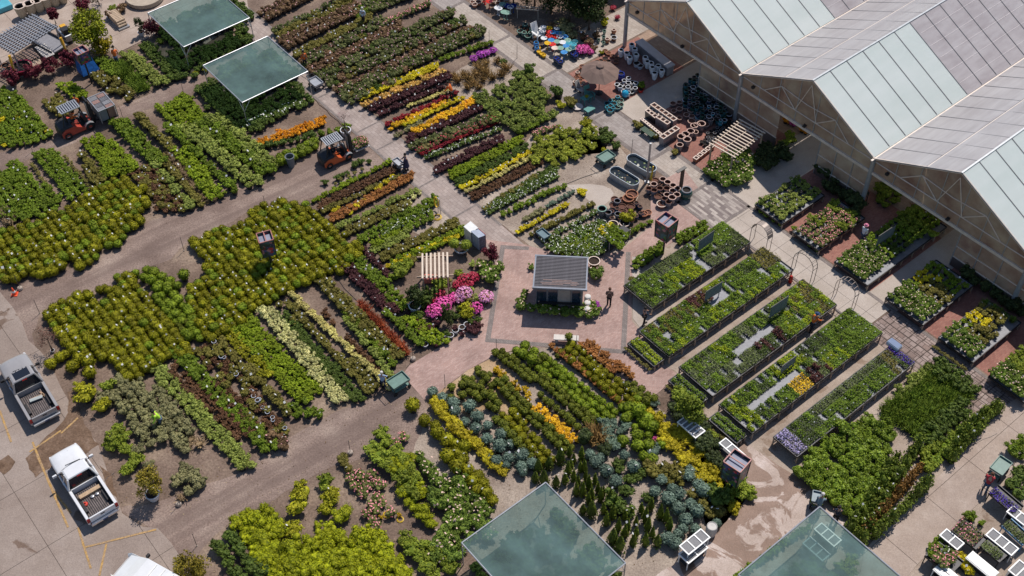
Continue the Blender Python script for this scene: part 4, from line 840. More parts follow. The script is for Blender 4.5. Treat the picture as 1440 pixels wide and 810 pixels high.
dots('gold_green_bush', [(882, 306, 1.0)], 'bright yellow green bush among the dark glazed pots')
block('green_leafy_shrub', [(848, 338), (862, 318), (884, 330), (872, 350)], 'green plant on the low metal rack behind the kiosk', s=.7, z=.95)
block('bronze_grass', [(630, 112), (655, 92), (690, 82), (728, 82), (716, 98), (684, 122), (655, 128), (640, 122)], 'bronze brown grassy shrub on pale gravel below the magenta flowers', gapp=.3, sp=.75)
block('hydrangea', [(664, 135), (714, 113), (744, 96), (756, 109), (773, 133), (763, 148), (781, 162), (739, 184), (704, 180), (676, 157)], 'rounded leafy shrub in the dense field beside the grey paved walk', sp=.8)
row('green_leafy_shrub', 730, 186, 778, 162, 'bright leafy shrub along the lower edge of the dense rounded field', 1)
block('yellow_green_hydrangea', [(739, 212), (760, 196), (789, 182), (818, 182), (834, 188), (840, 204), (818, 220), (789, 236), (771, 224), (754, 226)], 'yellow green rounded shrub in the field above the two metal stock tanks', sp=.8)
dots('dark_green_shrub', [(785, 130, 1.7), (803, 147, 1.2), (850, 197, 1.5), (866, 206, 1.2), (848, 187, 1.4), (858, 192, 1.3)], 'dark green shrub at the corner of the paved walk')
dots('gold_green_bush', [(788, 147, .8), (824, 172, 1.1), (833, 180, .7), (850, 211, .5)], 'bright green bush beside the grey paved walk')
dots('dark_green_shrub', [(745, 100, 1.5), (708, 88, 1.2)], 'dark shrub at the top of the rounded shrub field')
# ---- azalea corner and pergola garden
dots('rhododendron', [(690, 388, 1.35), (684, 380, 1.0), (697, 380, .9)], 'round rhododendron with peach flowers at the corner of the brick plaza')
dots('azalea', [(623, 429, 1.1), (611, 441, 1.1), (616, 436, .9), (632, 424, .8), (670, 436, .9)], 'hot pink azalea in full flower between the pergola and the plaza')
dots('pale_pink_azalea', [(684, 419, 1.0), (653, 414, 1.0), (646, 420, .7)], 'round pale pink azalea in full flower beside the brick plaza')
dots('red_azalea', [(655, 397, 1.1), (665, 392, 1.0), (645, 402, .9), (613, 421, .9), (620, 416, .8), (605, 425, .7)], 'dark red azalea in flower below the wooden pergola')
dots('gold_green_bush', [(657, 434, 1.0), (660, 442, .9), (653, 442, .8)], 'golden green conifer beside the tall dark cypress')
dots('green_bush', [(563, 382, 1.2), (574, 372, .9), (555, 388, .9), (618, 400, 1.1), (645, 384, .7), (600, 480, .3)], 'rounded green bush beside the wooden pergola')
dots('dark_green_shrub', [(600, 425, 1.6), (608, 415, 1.2), (592, 430, 1.2), (598, 410, 1.1), (672, 452, 1.0), (545, 425, .8)], 'dark green bush at the foot of the pergola')
dots('purple_barberry', [(672, 459, 1.3), (660, 463, 1.1), (668, 466, 1.1), (640, 462, .9), (650, 470, .8), (615, 455, 1.0), (607, 462, .9)], 'dark purple shrub along the pot edged corner of the plaza')
dots('pale_green_shrub', [(675, 372, 1.1), (664, 371, 1.0), (672, 420, 1.2), (663, 408, 1)], 'pale feathery shrub between the maroon tree and the azaleas')
row('olive_shrub', 560, 380, 590, 360, 'small olive plant left of the pergola slats', 1)
dots('dark_green_shrub', [(640, 445, 1.1), (622, 440, .9), (646, 436, 1.0), (636, 410, .9), (664, 452, .9), (590, 445, 1.0), (628, 470, .8)], 'dark green plant filling the azalea corner')
dots('olive_shrub', [(660, 420, 1), (640, 400, .9), (630, 396, .8), (605, 472, 1), (595, 465, 1)], 'olive plant filling the azalea corner')
dots('azalea', [(640, 418, .8), (628, 434, .8)], 'hot pink azalea in flower in the middle of the azalea corner')
# ---- kiosk planters
row('rhododendron', 733, 431, 828, 440, 'flowering rhododendron in the line in front of the kiosk window', 1, s=.82, sp=.82)
dots('rhododendron', [(732, 422, .7), (737, 412, .7), (830, 430, .8), (837, 438, .8), (828, 442, .7), (747, 375, .55), (836, 372, .6), (838, 386, .9), (831, 378, .7)], 'flowering rhododendron at the side of the kiosk')
dots('purple_flowering_plant', [(838, 428, .8), (841, 432, .6)], 'magenta flowers at the kiosk corner facing the walking woman')
# ---- scrub between the pickups and the long rows
block('grey_green_shrub', [(135, 548), (165, 532), (200, 540), (232, 550), (262, 585), (276, 612), (262, 645), (248, 636), (228, 618), (208, 632), (188, 610), (172, 590), (150, 570)], 'grey green scrubby rose around the worker in a yellow vest', mixk=('green_bush', .06), s=.95)
dots('grey_green_shrub', [(262, 665, 1.2), (275, 672, 1.0), (250, 676, 1.0), (268, 690, .9), (282, 680, .9), (258, 655, .8), (210, 655, .8), (196, 632, 1)], 'scrubby grey green bush beside the lower gravel track')
dots('gold_green_bush', [(120, 556, 1.3), (112, 545, 1.0), (128, 548, 1.0), (143, 572, 1.0), (148, 565, .9)], 'yellow green bush near the tail of the dark pickup')
dots('green_bush', [(165, 602, 1.0), (160, 622, 1.1), (176, 630, 1.0), (172, 614, .9), (184, 652, 1.1), (178, 660, 1.0), (192, 645, 1.0), (154, 628, .8)], 'green bush with pale flowers beside the white pickup')
dots('dry_brown_plant', [(268, 618, 1.3), (280, 625, 1.3), (265, 628, 1.1), (255, 700, 1.2), (290, 612, 1)], 'dried brown plant at the edge of the scrubby roses')
dots('bronze_rose_bush', [(395, 620, 1.2), (400, 628, 1.0), (384, 615, 1.0)], 'brown shrub at the foot of the pot line by the lower gravel track')
# ---- south: lime cypress and mixed shrubs
block('lime_cypress', [(326, 735), (340, 724), (360, 720), (395, 726), (396, 756), (417, 768), (437, 750), (459, 735), (481, 745), (522, 748), (570, 782), (585, 815), (368, 815), (360, 780), (340, 760)], 'golden lime feathery conifer in the dense mass at the bottom edge', sp=.74)
block('dark_green_shrub', [(306, 750), (323, 743), (345, 762), (368, 783), (372, 818), (318, 818), (306, 780)], 'dark green shrub beside the golden conifer mass', s=1.5)
dots('gold_green_bush', [(425, 690, 1.2), (418, 694, .9), (417, 713, 1.15), (463, 702, 1.25), (468, 694, .9), (412, 743, 1.15), (458, 716, 1.1)], 'round yellow green shrub standing apart above the golden conifer mass')
dots('lime_cypress', [(482, 724, 1.0), (448, 738, .6)], 'bright lime round shrub above the golden conifer mass')
dots('green_bush', [(459, 676, .9), (458, 684, .7)], 'upright green shrub in a pot beside the lower gravel track')
dots('olive_shrub', [(484, 650, 1.3), (482, 646, 1.2), (490, 660, 1.2)], 'small brown green standard shrub by the rod in a round base')
block('green_bush', [(519, 606), (540, 597), (552, 606), (548, 625), (570, 632), (585, 650), (600, 690), (590, 720), (565, 700), (545, 680), (530, 660), (540, 640), (515, 650), (510, 630)], 'green bush in the mixed clump beside the lower gravel track', sp=.85)
block('lime_cypress', [(548, 640), (575, 640), (600, 700), (620, 740), (600, 760), (570, 720)], 'feathery lime green shrub inside the mixed clump', s=.85)
block('rhododendron', [(585, 640), (620, 655), (660, 690), (690, 720), (690, 750), (655, 770), (630, 790), (600, 800), (605, 760), (625, 740), (605, 690)], 'large leaved shrub with cream flowers next to the shade canopy', sp=.85, s=.9)
block('green_bush', [(560, 745), (600, 760), (640, 790), (640, 815), (590, 815), (575, 780)], 'dark green bush at the bottom edge beside the canopy', sp=.8)
block('pink_flowering_rose', [(490, 668), (530, 660), (545, 700), (560, 730), (530, 740), (505, 710)], 'rose bush with pale flowers in the loose group by the golden conifers', gapp=.35, s=.9)
block('pink_flowering_rose', [(555, 605), (568, 612), (560, 640), (548, 632)], 'cream rose bush beside the mixed green clump', s=.9)
dots('golden_boxwood', [(536, 728, .5), (562, 724, .5)], 'yellow hose coloured low plant on bare soil')
# ---- topiary garden
row('boxwood_ball', 579, 573, 615, 607, 'big boxwood ball in the first line beside the lower gravel track', 1, s=1.2, sp=.7)
dots('boxwood_ball', [(612, 600, 1.2), (617, 611, 1.2), (629, 620, 1.25), (629, 643, 1.25), (643, 658, 1.3), (641, 638, 1.2), (653, 630, 1.2), (651, 648, 1.2), (658, 663, 1.2), (665, 678, 1.2), (672, 690, 1.2), (680, 680, 1.1), (684, 695, 1.2), (640, 625, 1.1), (650, 640, 1), (673, 670, 1.1), (692, 704, 1.1)], 'large boxwood ball between the gravel track and the golden diagonal row')
row('golden_juniper', 612, 568, 634, 586, 'golden juniper at the head of the diagonal yellow row', 1, s=.95)
row('golden_juniper', 640, 600, 706, 662, 'golden juniper in the diagonal yellow row beside the blue globes', 1, s=.95, sp=.45)
row('golden_juniper', 618, 575, 640, 604, 'golden juniper in the diagonal yellow row', 1, s=.8)
row('globe_blue_spruce', 608, 553, 637, 570, 'round blue grey spruce at the head of the blue double row', 1, s=1.1, sp=.6)
row('globe_blue_spruce', 645, 573, 738, 652, 'round blue grey spruce in the blue double row', 2, s=1.2, w=1.5, sp=.66)
dots('globe_blue_spruce', [(688, 643, 1), (698, 650, 1), (712, 655, 1.05), (735, 665, 1.1)], 'round blue grey spruce at the lower end of the blue double row')
dots('small_boxwood', [(635, 545, 1.5), (634, 561, 1.4), (650, 557, 1.4), (658, 541, 1.4), (654, 535, 1.3), (664, 534, 1.3), (673, 525, 1.2), (679, 529, 1.2), (672, 519, 1.2), (688, 528, 1.1), (660, 551, 1.3), (668, 556, 1.2), (684, 534, 1.1), (675, 547, 1.2), (682, 556, 1.3), (690, 552, 1.1), (693, 562, 1.3), (700, 570, 1.2), (674, 561, 1.3), (688, 571, 1.4), (697, 576, 1.2), (650, 543, 1.2), (690, 543, 1.0), (678, 538, 1.1), (666, 545, 1.2), (694, 541, 1.1)], 'small boxwood ball on the tan gravel beside the brick paving')
dots('golden_boxwood', [(697, 521, 1), (707, 529, .9), (703, 524, .8), (707, 546, .9), (723, 539, .8), (738, 548, 1), (742, 555, 1), (737, 594, .8), (750, 578, .9), (743, 562, .9), (729, 548, .8)], 'golden clipped shrub dotted between the small boxwoods')
row('small_boxwood', 700, 495, 742, 528, 'small dark boxwood ball in the double line touching the brick plaza', 2, s=1.05)
row('green_boxwood_ball', 730, 488, 752, 503, 'green boxwood ball in the short line near the stone bench', 2, s=1.05)
row('green_boxwood_ball', 764, 512, 856, 586, 'green boxwood ball in the broad line through the topiary garden', 3, s=.78)
row('rust_spirea', 776, 487, 870, 566, 'rust orange low shrub in the long thin rust line', 1, s=.9)
row('boxwood_ball', 797, 490, 884, 562, 'glossy boxwood ball in the triple line between the two rust lines', 3, s=.74)
row('rust_spirea', 820, 482, 866, 520, 'rust orange low shrub in the line nearest the brick plaza', 2, s=.95)
row('rust_spirea', 873, 516, 888, 530, 'rust orange shrub at the tip of the line by the brick paving', 1, s=1.0)
row('small_boxwood', 886, 541, 912, 562, 'dark boxwood ball at the corner of the brick paving', 2, s=1.1)
row('small_boxwood', 757, 530, 835, 596, 'small boxwood ball in the middle double line', 2, s=1.05)
row('small_boxwood', 760, 556, 812, 602, 'small boxwood ball in the line beside the golden line', 1, s=1.1)
row('gold_flowering_shrub', 752, 573, 805, 618, 'golden shrub in the bright golden line of the topiary garden', 2, s=.82)
row('small_boxwood', 728, 567, 796, 630, 'small dark boxwood ball in the line below the golden line', 2, s=1.05)
row('small_boxwood', 703, 535, 735, 575, 'small boxwood ball in the line between the blue globes and the golden clumps', 2, s=1.1)
row('boxwood_ball', 712, 580, 768, 645, 'olive boxwood ball in the wide line beside the blue globes', 2, s=.8)
row('small_boxwood', 697, 590, 735, 630, 'small boxwood ball along the upper side of the blue globes', 1, s=1.3)
dots('small_boxwood', [(752, 531, 1.1), (723, 508, 1.2), (745, 535, 1.0), (756, 510, 1.4), (766, 505, 1.3), (784, 502, .9), (711, 600, 1.2), (730, 640, 1.3), (745, 643, 1.3)], 'single small boxwood ball between the topiary lines')
row('small_boxwood', 744, 500, 750, 530, 'tiny boxwood standard between two lines', 1, s=.9, sp=.7)
dots('small_conifer', [(753, 667), (765, 671), (772, 650), (788, 642), (782, 675), (757, 654), (832, 717), (820, 713), (872, 765), (862, 755), (925, 759)], 'broad dark conical conifer near the net corner below the topiary lines')
dots('upright_conifer', [(801, 633), (807, 642), (818, 637), (816, 654), (799, 658), (807, 667), (824, 667), (813, 675), (828, 679), (837, 671), (820, 688), (845, 696), (849, 713), (862, 721), (853, 730), (828, 700), (866, 705), (879, 721), (883, 738), (895, 730), (870, 738), (908, 726), (916, 709), (912, 738), (929, 721), (942, 738), (908, 759), (891, 759), (879, 747), (811, 688), (795, 671), (841, 684), (832, 694), (803, 650), (822, 654), (849, 688), (858, 698), (902, 713), (918, 747), (937, 726), (895, 747), (889, 717)], 'slender dark conifer in the scattered group between the topiary lines and the blue globes', s=1.05)
dots('dark_foliage_shrub', [(849, 633, .75), (821, 616, .75)], 'big dark rounded shrub in the middle of the topiary garden')
dots('bronze_grass', [(837, 607, 1.5), (843, 612, 1.4), (834, 614, 1.3)], 'bronze rounded shrub beside the big dark shrub')
dots('blue_juniper', [(848, 598, 1.1), (852, 608, 1.2), (858, 618, 1.2), (863, 628, 1.1), (872, 606, 1.2), (880, 598, 1.1), (875, 590, 1.0), (850, 590, 1.0), (862, 598, 1.1), (870, 618, 1), (921, 568, 1.1), (922, 632, 1.1), (915, 625, 1)], 'spreading blue green juniper in the mixed bed')
dots('globe_blue_spruce', [(829, 640, 1.4), (838, 651, 1.4), (852, 664, 1.5), (866, 678, 1.5), (845, 645, 1.1), (878, 641, 1.3), (890, 658, 1.3), (913, 643, 1.3), (917, 640, 1.0)], 'large blue grey globe conifer in the loose diagonal line of the mixed bed')
dots('globe_blue_spruce', [(921, 692, 1.5), (954, 696, 1.5), (939, 704, 1.4), (971, 709, 1.5), (953, 716, 1.5), (964, 731, 1.55), (980, 721, 1.3), (982, 683, 1.3), (989, 692, 1.3), (978, 745, 1.2), (937, 758, 1.3), (950, 766, 1.3), (953, 752, 1.3), (968, 670, 1.2), (970, 662, 1.2), (943, 762, 1.1), (930, 675, 1.2), (1002, 702, 1.1), (1008, 736, 1.1), (945, 690, 1.0), (960, 745, 1.1)], 'blue grey globe conifer in the cluster near the glass topped rack')
dots('green_boxwood_ball', [(896, 614, 1.1), (912, 613, .9), (880, 589, 1.0), (914, 601, 1.2), (893, 600, .9), (900, 590, .9), (876, 622, 1.1), (897, 627, 1.3), (912, 626, 1.2), (931, 625, 1.1), (905, 642, 1.2), (917, 646, 1.2), (875, 573, 1.1), (888, 575, 1.1), (898, 580, 1.3), (886, 585, 1.1), (905, 597, 1.1), (909, 566, 1), (897, 560, 1.1), (884, 574, 1.2), (910, 590, 1.3), (918, 602, 1.2)], 'green ball shrub in the mixed bed by the concrete path')
dots('olive_shrub', [(932, 660, 1.2), (941, 660, 1.2), (951, 668, 1.3), (931, 671, 1.2), (972, 694, 1.4), (990, 710, 1.3), (999, 722, 1.4), (1011, 722, 1.3), (912, 655, 1.2), (918, 665, 1.3), (958, 680, .9), (950, 655, .9), (940, 678, .9)], 'olive brown rounded shrub between the blue grey conifers')
dots('dark_green_shrub', [(860, 705, 1.6), (870, 715, 1.6), (885, 720, 1.4), (910, 700, 1.3), (905, 665, 1.3), (1000, 690, 1.3), (1008, 706, 1.6), (1018, 698, 1.5), (895, 670, 1.2), (870, 660, 1.2), (880, 690, 1.3), (868, 652, 1.4), (885, 675, 1.0)], 'dark green shrub between the conifers of the mixed bed')
row('golden_juniper', 905, 580, 958, 622, 'golden shrub in the bright yellow hedge beside the leafy screen', 2, s=.85)
row('golden_juniper', 945, 612, 1005, 680, 'golden shrub in the wide lower part of the yellow hedge', 3, s=.85)
dots('golden_juniper', [(1031, 713, .9), (1034, 720, .8), (900, 578, .7), (955, 600, .7), (896, 565, .6)], 'golden shrub at the end of the yellow hedge by the picture sign box')
dots('orange_flowering_shrub', [(897, 572, .6), (900, 576, .5)], 'small orange flowering plant at the corner of the brick paving')
dots('green_bush', [(1048, 690, 1.3), (1042, 682, 1.1), (1055, 697, .9), (1024, 700, .9), (1030, 690, .9)], 'leafy green bush under the picture sign box by the puddles')
dots('dark_foliage_shrub', [(957, 585, .9), (985, 592, .8), (995, 600, .7), (948, 572, .7), (990, 625, .85), (1003, 640, .85), (1012, 648, .8), (975, 615, .8), (1008, 625, .7), (998, 615, .7), (1022, 662, .7)], 'dark leafy climber in the screen between the yellow hedge and the concrete')
dots('green_bush', [(958, 558, 1.3), (964, 566, 1.1), (954, 550, 1.0), (978, 585, .9), (988, 590, .9), (1002, 612, .8)], 'green leafy bush growing on the white trellis')
dots('azalea', [(928, 622, .5), (922, 618, .5)], 'small pink flowering plant in the mixed bed')
# ---- east: shrub block below the seedling tables
block('laurel_shrub', [(1122, 660), (1150, 625), (1190, 600), (1225, 585), (1252, 592), (1256, 622), (1236, 660), (1218, 702), (1196, 738), (1165, 715), (1145, 700)], 'glossy green laurel shrub in the dense block beside the two workers', sp=.8)
block('green_grass_clump', [(1232, 590), (1262, 555), (1300, 520), (1325, 515), (1362, 545), (1368, 562), (1330, 598), (1290, 615), (1262, 600)], 'grassy green plant in the tall bright block', sp=.5)
block('pale_green_shrub', [(1250, 560), (1290, 520), (1320, 512), (1300, 530), (1262, 560)], 'pale shrub along the edge of the grassy block')
row('dark_green_shrub', 1310, 512, 1360, 545, 'dark shrub along the top edge of the grassy block', 2, s=1.2)
row('columnar_shrub', 1212, 755, 1292, 622, 'dark upright shrub in the row between the grassy block and the bronze row', 1, s=.95)
row('dark_green_shrub', 1300, 615, 1352, 575, 'dark shrub in the row beside the tall grassy block', 2, s=1.2)
row('laurel_shrub', 1312, 645, 1372, 592, 'glossy shrub in the row along the lower walkway', 1, s=.75)
row('columnar_shrub', 1352, 612, 1402, 570, 'upright shrub by the flagstones at the head of the lower walkway', 2, s=.75)
row('columnar_shrub', 1195, 745, 1250, 655, 'upright green shrub in the row next to the laurel block', 1, s=.9)
row('columnar_shrub', 1205, 755, 1262, 640, 'tall green shrub in the second upright row', 1, s=.9)
row('bronze_columnar_shrub', 1215, 745, 1295, 655, 'bronze leaved upright shrub in the brownish row', 1, s=.9)
row('columnar_shrub', 1232, 748, 1302, 680, 'upright green shrub in the separate row along the walkway', 1, s=.95)
row('green_bush', 1300, 650, 1342, 622, 'bright leafy shrub with small flowers beside the walkway', 2, s=.85)
row('columnar_shrub', 1335, 640, 1380, 590, 'upright green shrub by the walkway next to the shrub row', 2, s=.8)
dots('laurel_shrub', [(1425, 632, .8), (1438, 622, .8), (1436, 640, .7)], 'green shrub at the picture edge beyond the lower walkway')
row('dark_green_shrub', 1425, 690, 1455, 660, 'dark green shrub at the edge beside the cart with the person in red', 2, s=1.3)
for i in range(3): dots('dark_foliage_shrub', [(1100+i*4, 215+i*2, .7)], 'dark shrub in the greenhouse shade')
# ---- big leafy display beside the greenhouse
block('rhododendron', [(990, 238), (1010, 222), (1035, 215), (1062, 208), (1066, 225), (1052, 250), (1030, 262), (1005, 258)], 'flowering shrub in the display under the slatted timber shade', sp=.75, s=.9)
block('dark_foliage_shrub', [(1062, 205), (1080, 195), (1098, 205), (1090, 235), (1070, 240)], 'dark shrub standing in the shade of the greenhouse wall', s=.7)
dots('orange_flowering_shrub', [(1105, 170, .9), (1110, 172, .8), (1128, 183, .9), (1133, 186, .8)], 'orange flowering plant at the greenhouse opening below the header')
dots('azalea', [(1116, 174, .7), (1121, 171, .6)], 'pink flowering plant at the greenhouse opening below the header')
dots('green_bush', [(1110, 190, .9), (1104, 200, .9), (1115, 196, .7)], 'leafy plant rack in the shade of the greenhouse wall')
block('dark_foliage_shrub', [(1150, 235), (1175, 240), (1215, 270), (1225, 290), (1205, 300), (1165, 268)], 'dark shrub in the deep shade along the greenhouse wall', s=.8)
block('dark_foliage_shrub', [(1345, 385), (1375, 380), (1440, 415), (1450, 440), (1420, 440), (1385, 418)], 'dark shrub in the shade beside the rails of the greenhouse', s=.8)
block('green_bush', [(1232, 272), (1248, 255), (1270, 268), (1262, 285), (1240, 295)], 'green shrub on a stand just inside the greenhouse', s=.9)
for x, y in ((1290, 292), (1302, 300), (1312, 310), (1322, 305), (1308, 292)): dots('bronze_grass', [(x, y, 1.4)], 'bronze shrub at the greenhouse threshold')
block('green_bush', [(1262, 305), (1282, 288), (1300, 300), (1315, 325), (1300, 340), (1275, 330)], 'green shrub on the long display table at the greenhouse threshold', s=.9, z=.6)

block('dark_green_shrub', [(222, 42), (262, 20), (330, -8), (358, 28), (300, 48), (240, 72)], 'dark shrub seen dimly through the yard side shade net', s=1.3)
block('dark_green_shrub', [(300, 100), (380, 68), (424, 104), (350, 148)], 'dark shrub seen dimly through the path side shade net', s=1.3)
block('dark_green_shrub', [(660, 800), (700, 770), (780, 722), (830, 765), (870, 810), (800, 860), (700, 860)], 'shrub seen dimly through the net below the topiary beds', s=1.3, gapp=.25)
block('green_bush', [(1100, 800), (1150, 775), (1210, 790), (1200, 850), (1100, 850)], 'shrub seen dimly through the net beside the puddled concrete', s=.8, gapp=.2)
row('green_leafy_shrub', 1036, 810, 1135, 742, 'low green plant along the net edge beside the puddled concrete', 1, s=.7)
# ================================================================ DISPLAY TABLES
MESHG = mat('grey_bench_mesh', (.20, .205, .22), .6, .2, .15, 5); TIMB = mat('bench_timber', (.45, .35, .26), .8, 0, .25, 6)
def bench(a0, a1, b0, b1, z, label, group='seedling benches in rows', legs=True, m=None):
    t = thing('display_table', label, 'table', AB((a0+a1)/2, (b0+b1)/2), ROT_B, group); L, W_ = b1-b0, a1-a0
    MB().box((0, 0, z-.03), (L, W_, .04)).build('tabletop', m or MESHG, t)
    for s in (-1, 1):
        MB().box((0, s*W_/2, z), (L, .05, .14)).build('edge_rail', DARKM, t); MB().box((s*L/2, 0, z), (.05, W_-.06, .14)).build('edge_rail', DARKM, t)
    n = max(2, round(L/1.25))
    lm = MB().bar((0, 0, 0), (0, 0, z-.05), .08).mesh('leg', TIMB)
    for i in range(n+1):
        for s in (-1, 1): link_mesh('leg', lm, t, (-L/2+.1+(L-.2)*i/n, s*(W_/2-.02), 0))
    MB().bar((-L/2, -W_/2+.1, .25), (L/2, -W_/2+.1, .25), .05).build('stretcher', TIMB, t); MB().bar((-L/2, W_/2-.1, .25), (L/2, W_/2-.1, .25), .05).build('stretcher', TIMB, t)
    return t
def trays(a0, a1, b0, b1, z, zones, label, gaps=.06):
    """zones: list of (u0,u1,v0,v1,kind): u along b, v across a, 0..1; kind None leaves the bench bare"""
    zr = {}
    nb, na = int((b1-b0-.1)/.285), round((a1-a0-.1)/.56)
    for i in range(nb):
        for j in range(na):
            u, v = (i+.5)/nb, (j+.5)/na; kn = 'green_seedling_tray'
            for (u0, u1, v0, v1, q) in zones:
                if u0 <= u < u1 and v0 <= v < v1: kn = q
            if kn is None and zr.setdefault(i//4, random.random()) < .4: kn = Gr
            if kn is None or random.random() < gaps: continue
            if isinstance(kn, tuple): kn = random.choice(kn)
            p = AB(a0+.06+(j+.5)*(a1-a0-.1)/na, b0+.06+(i+.5)*(b1-b0-.1)/nb); k = K[kn]
            k['P'].append((p.x, p.y, z, random.uniform(.94, 1.0), ROT_A+random.uniform(-.03, .03), label[0] % kn.replace('_', ' '), label[1]))
Gr, Li, Dk, Gg, Ol, Pu, Ye = 'green_seedling_tray', 'lime_seedling_tray', 'dark_seedling_tray', 'grey_green_seedling_tray', 'olive_seedling_tray', 'purple_seedling_tray', 'yellow_flower_tray'
T = [(-37.0, -34.3, 39.1, 48.7, .85, 'first long seedling bench beside the picture sign box', [(0, .25, 0, 1, (Gr, Gr, Dk)), (.25, .55, 0, .5, Gg), (.25, .55, .5, 1, (Gr, Li)), (.5, .75, .0, .35, Dk), (.55, .62, .35, 1, None), (.62, .8, .4, 1, Gg), (.62, .8, .0, .4, Gr), (.8, 1, .45, 1, (Gg, Dk)), (.8, 1, 0, .45, Gr), (.55, .95, .42, .55, None)]),
     (-33.4, -30.6, 37.1, 49.0, .85, 'second seedling bench with wire arch at its far end', [(0, .1, 0, 1, Gr), (.03, .35, 0, .6, (Gr, Ol)), (.0, .9, .6, 1, (Gr, Li, Gr)), (.35, .5, 0, .5, (Pu, Ol)), (.5, .62, .0, .3, Li), (.45, .9, .45, .6, None), (.5, .6, .3, .6, None), (.6, .85, 0, .45, (Dk, Gr)), (.88, 1, 0, .6, Ol)]),
     (-29.6, -26.6, 37.0, 48.8, .85, 'third seedling bench with the wide sign board in its middle', [(0, .2, 0, 1, (Gr, Gg)), (.2, .4, 0, .5, (Gr, Li)), (.4, .5, 0, .45, Gg), (.2, .75, .42, .55, None), (.2, .4, .55, 1, Gg), (.4, .62, .55, 1, (Pu, Dk)), (.62, .78, .5, 1, (Li, Gr)), (.5, .75, .0, .42, (Gr, Dk)), (.78, 1, 0, 1, (Gr, Ol, Li))]),
     (-25.9, -23.1, 36.8, 49.2, .85, 'fourth seedling bench with a patch of yellow flower trays', [(0, .1, 0, 1, (Gr, Li)), (.1, .35, 0, 1, (Gr, Dk, Gr)), (.35, .47, .55, 1, Ye), (.35, .55, 0, .5, Li), (.47, .6, .5, 1, (Gg, Pu)), (.6, .8, .5, 1, (Li, Gr)), (.1, .9, .44, .54, None), (.55, .75, 0, .44, Dk), (.75, 1, 0, 1, Gr)]),
     (-22.1, -20.2, 37.6, 48.8, .85, 'fifth narrow seedling bench edged with lavender flowers', [(0, .07, 0, 1, 'lavender_flower_tray'), (.07, .3, 0, 1, (Dk, Gr)), (.3, .85, 0, .4, Gg), (.3, .85, .4, 1, Gr), (.85, .95, .0, 1, (Dk, Ol)), (.95, 1, 0, 1, 'violet_flower_tray')])]
for (a0, a1, b0, b1, z, lab, zones) in T:
    z = .75; bench(a0, a1, b0, b1, z, lab); trays(a0, a1, b0, b1, z+.0, zones, ('%s on the '+lab.split(' with')[0].split(' beside')[0].split(' edged')[0], 'trays on the '+lab))
# a lower shelf of trays along the plaza end
for (a0, a1, b0, b1, lab, kn) in ((-33.3, -30.8, 36.0, 36.9, 'low plaza end shelf of the second bench', Li), (-29.4, -26.8, 35.9, 36.8, 'low plaza end shelf of the third bench', Gr), (-25.7, -23.3, 35.7, 36.6, 'low plaza end shelf of the fourth bench', Gr)):
    bench(a0, a1, b0, b1, .45, lab, 'low bench end shelves'); trays(a0, a1, b0, b1, .46, [(0, 1, 0, 1, kn)], ('%s on the '+lab, 'trays on the '+lab), 0)
    for i in range(9): p = AB(a0+.15+i*(a1-a0-.3)/8, b0-.2); put('white_potted_plant', p.x, p.y, 0, 1, None, 'small pot in the line before the '+lab, 'pots along the '+lab)
row('green_leafy_shrub', 892, 372, 928, 350, 'leafy shrub in the row beside the first seedling bench', 2, s=.85)
row('green_leafy_shrub', 953, 338, 990, 318, 'leafy shrub in the short row by the patterned paving', 2, s=.85)
dots('olive_shrub', [(893, 405, 1), (898, 412, 1), (890, 395, 1.1), (903, 418, .8)], 'small shrub at the plaza corner of the first seedling bench')
T2 = [(-36.8, -34.2, 51.9, 56.5, 'display table of mixed roses nearest the timber shade', 'rhododendron', 'rose_bush', .62), (-33.2, -30.8, 51.9, 56.9, 'display table of pink shrubs under the greenhouse post', 'pink_flowering_rose', 'green_bush', .8), (-29.4, -26.5, 51.9, 60.6, 'long display table with sign board reaching into the greenhouse', 'rhododendron', 'green_leafy_shrub', .7),
      (-25.0, -21.9, 51.9, 57.4, 'display table with yellow flowers beside the wide concrete walk', 'rhododendron', 'green_leafy_shrub', .7), (-20.6, -17.9, 51.8, 57.0, 'display table with a white pot line along its front', 'rhododendron', 'olive_shrub', .7), (-16.6, -13.9, 51.6, 57.0, 'display table of large shrubs at the picture edge', 'rhododendron', 'green_bush', .8)]
for i, (a0, a1, b0, b1, lab, k1, k2, s) in enumerate(T2):
    z = .55; bench(a0, a1, b0, b1, z, lab, 'shrub tables before the greenhouse')
    sp = .50; a = a0+.25
    while a < a1-.15:
        b = b0+.3
        while b < b1-.2:
            u = (b-b0)/(b1-b0); front = u < .33; v = (a-a0)/(a1-a0)
            kn = k1 if (front or i in (0, 1) and random.random() < .55) else k2
            if i == 0 and random.random() < .5: kn = 'pale_green_shrub'
            if i == 2 and .38 < u < .58 and v > .5: kn = 'dark_green_shrub'
            if i == 3 and .5 < u < .72 and v < .5: kn = 'yellow_flowering_shrub'
            if i == 3 and .33 < u < .6 and v > .4: kn = 'olive_shrub'
            if i == 4: kn = 'rhododendron' if u < .25 else ('yellow_flowering_shrub' if .5 < u < .7 and v < .5 else ('bright_green_shrub' if u < .55 and v < .45 else ('green_grass_clump' if u > .85 else 'olive_shrub')))
            if i == 4 and .35 < u and v > .75 and random.random() < .5: b += sp; continue
            p = AB(a+random.uniform(-.08, .08), b+random.uniform(-.08, .08)); ss = s*{'green_leafy_shrub': 1.2, 'pale_green_shrub': 1.3, 'yellow_flowering_shrub': 1.3, 'olive_shrub': 1.3, 'dark_green_shrub': 1.2}.get(kn, .85)
            put(kn, p.x, p.y, z+.02, ss, None, kn.replace('_', ' ')+' on the '+' '.join(lab.split()[:12]), 'plants on the '+lab); b += sp
        a += sp
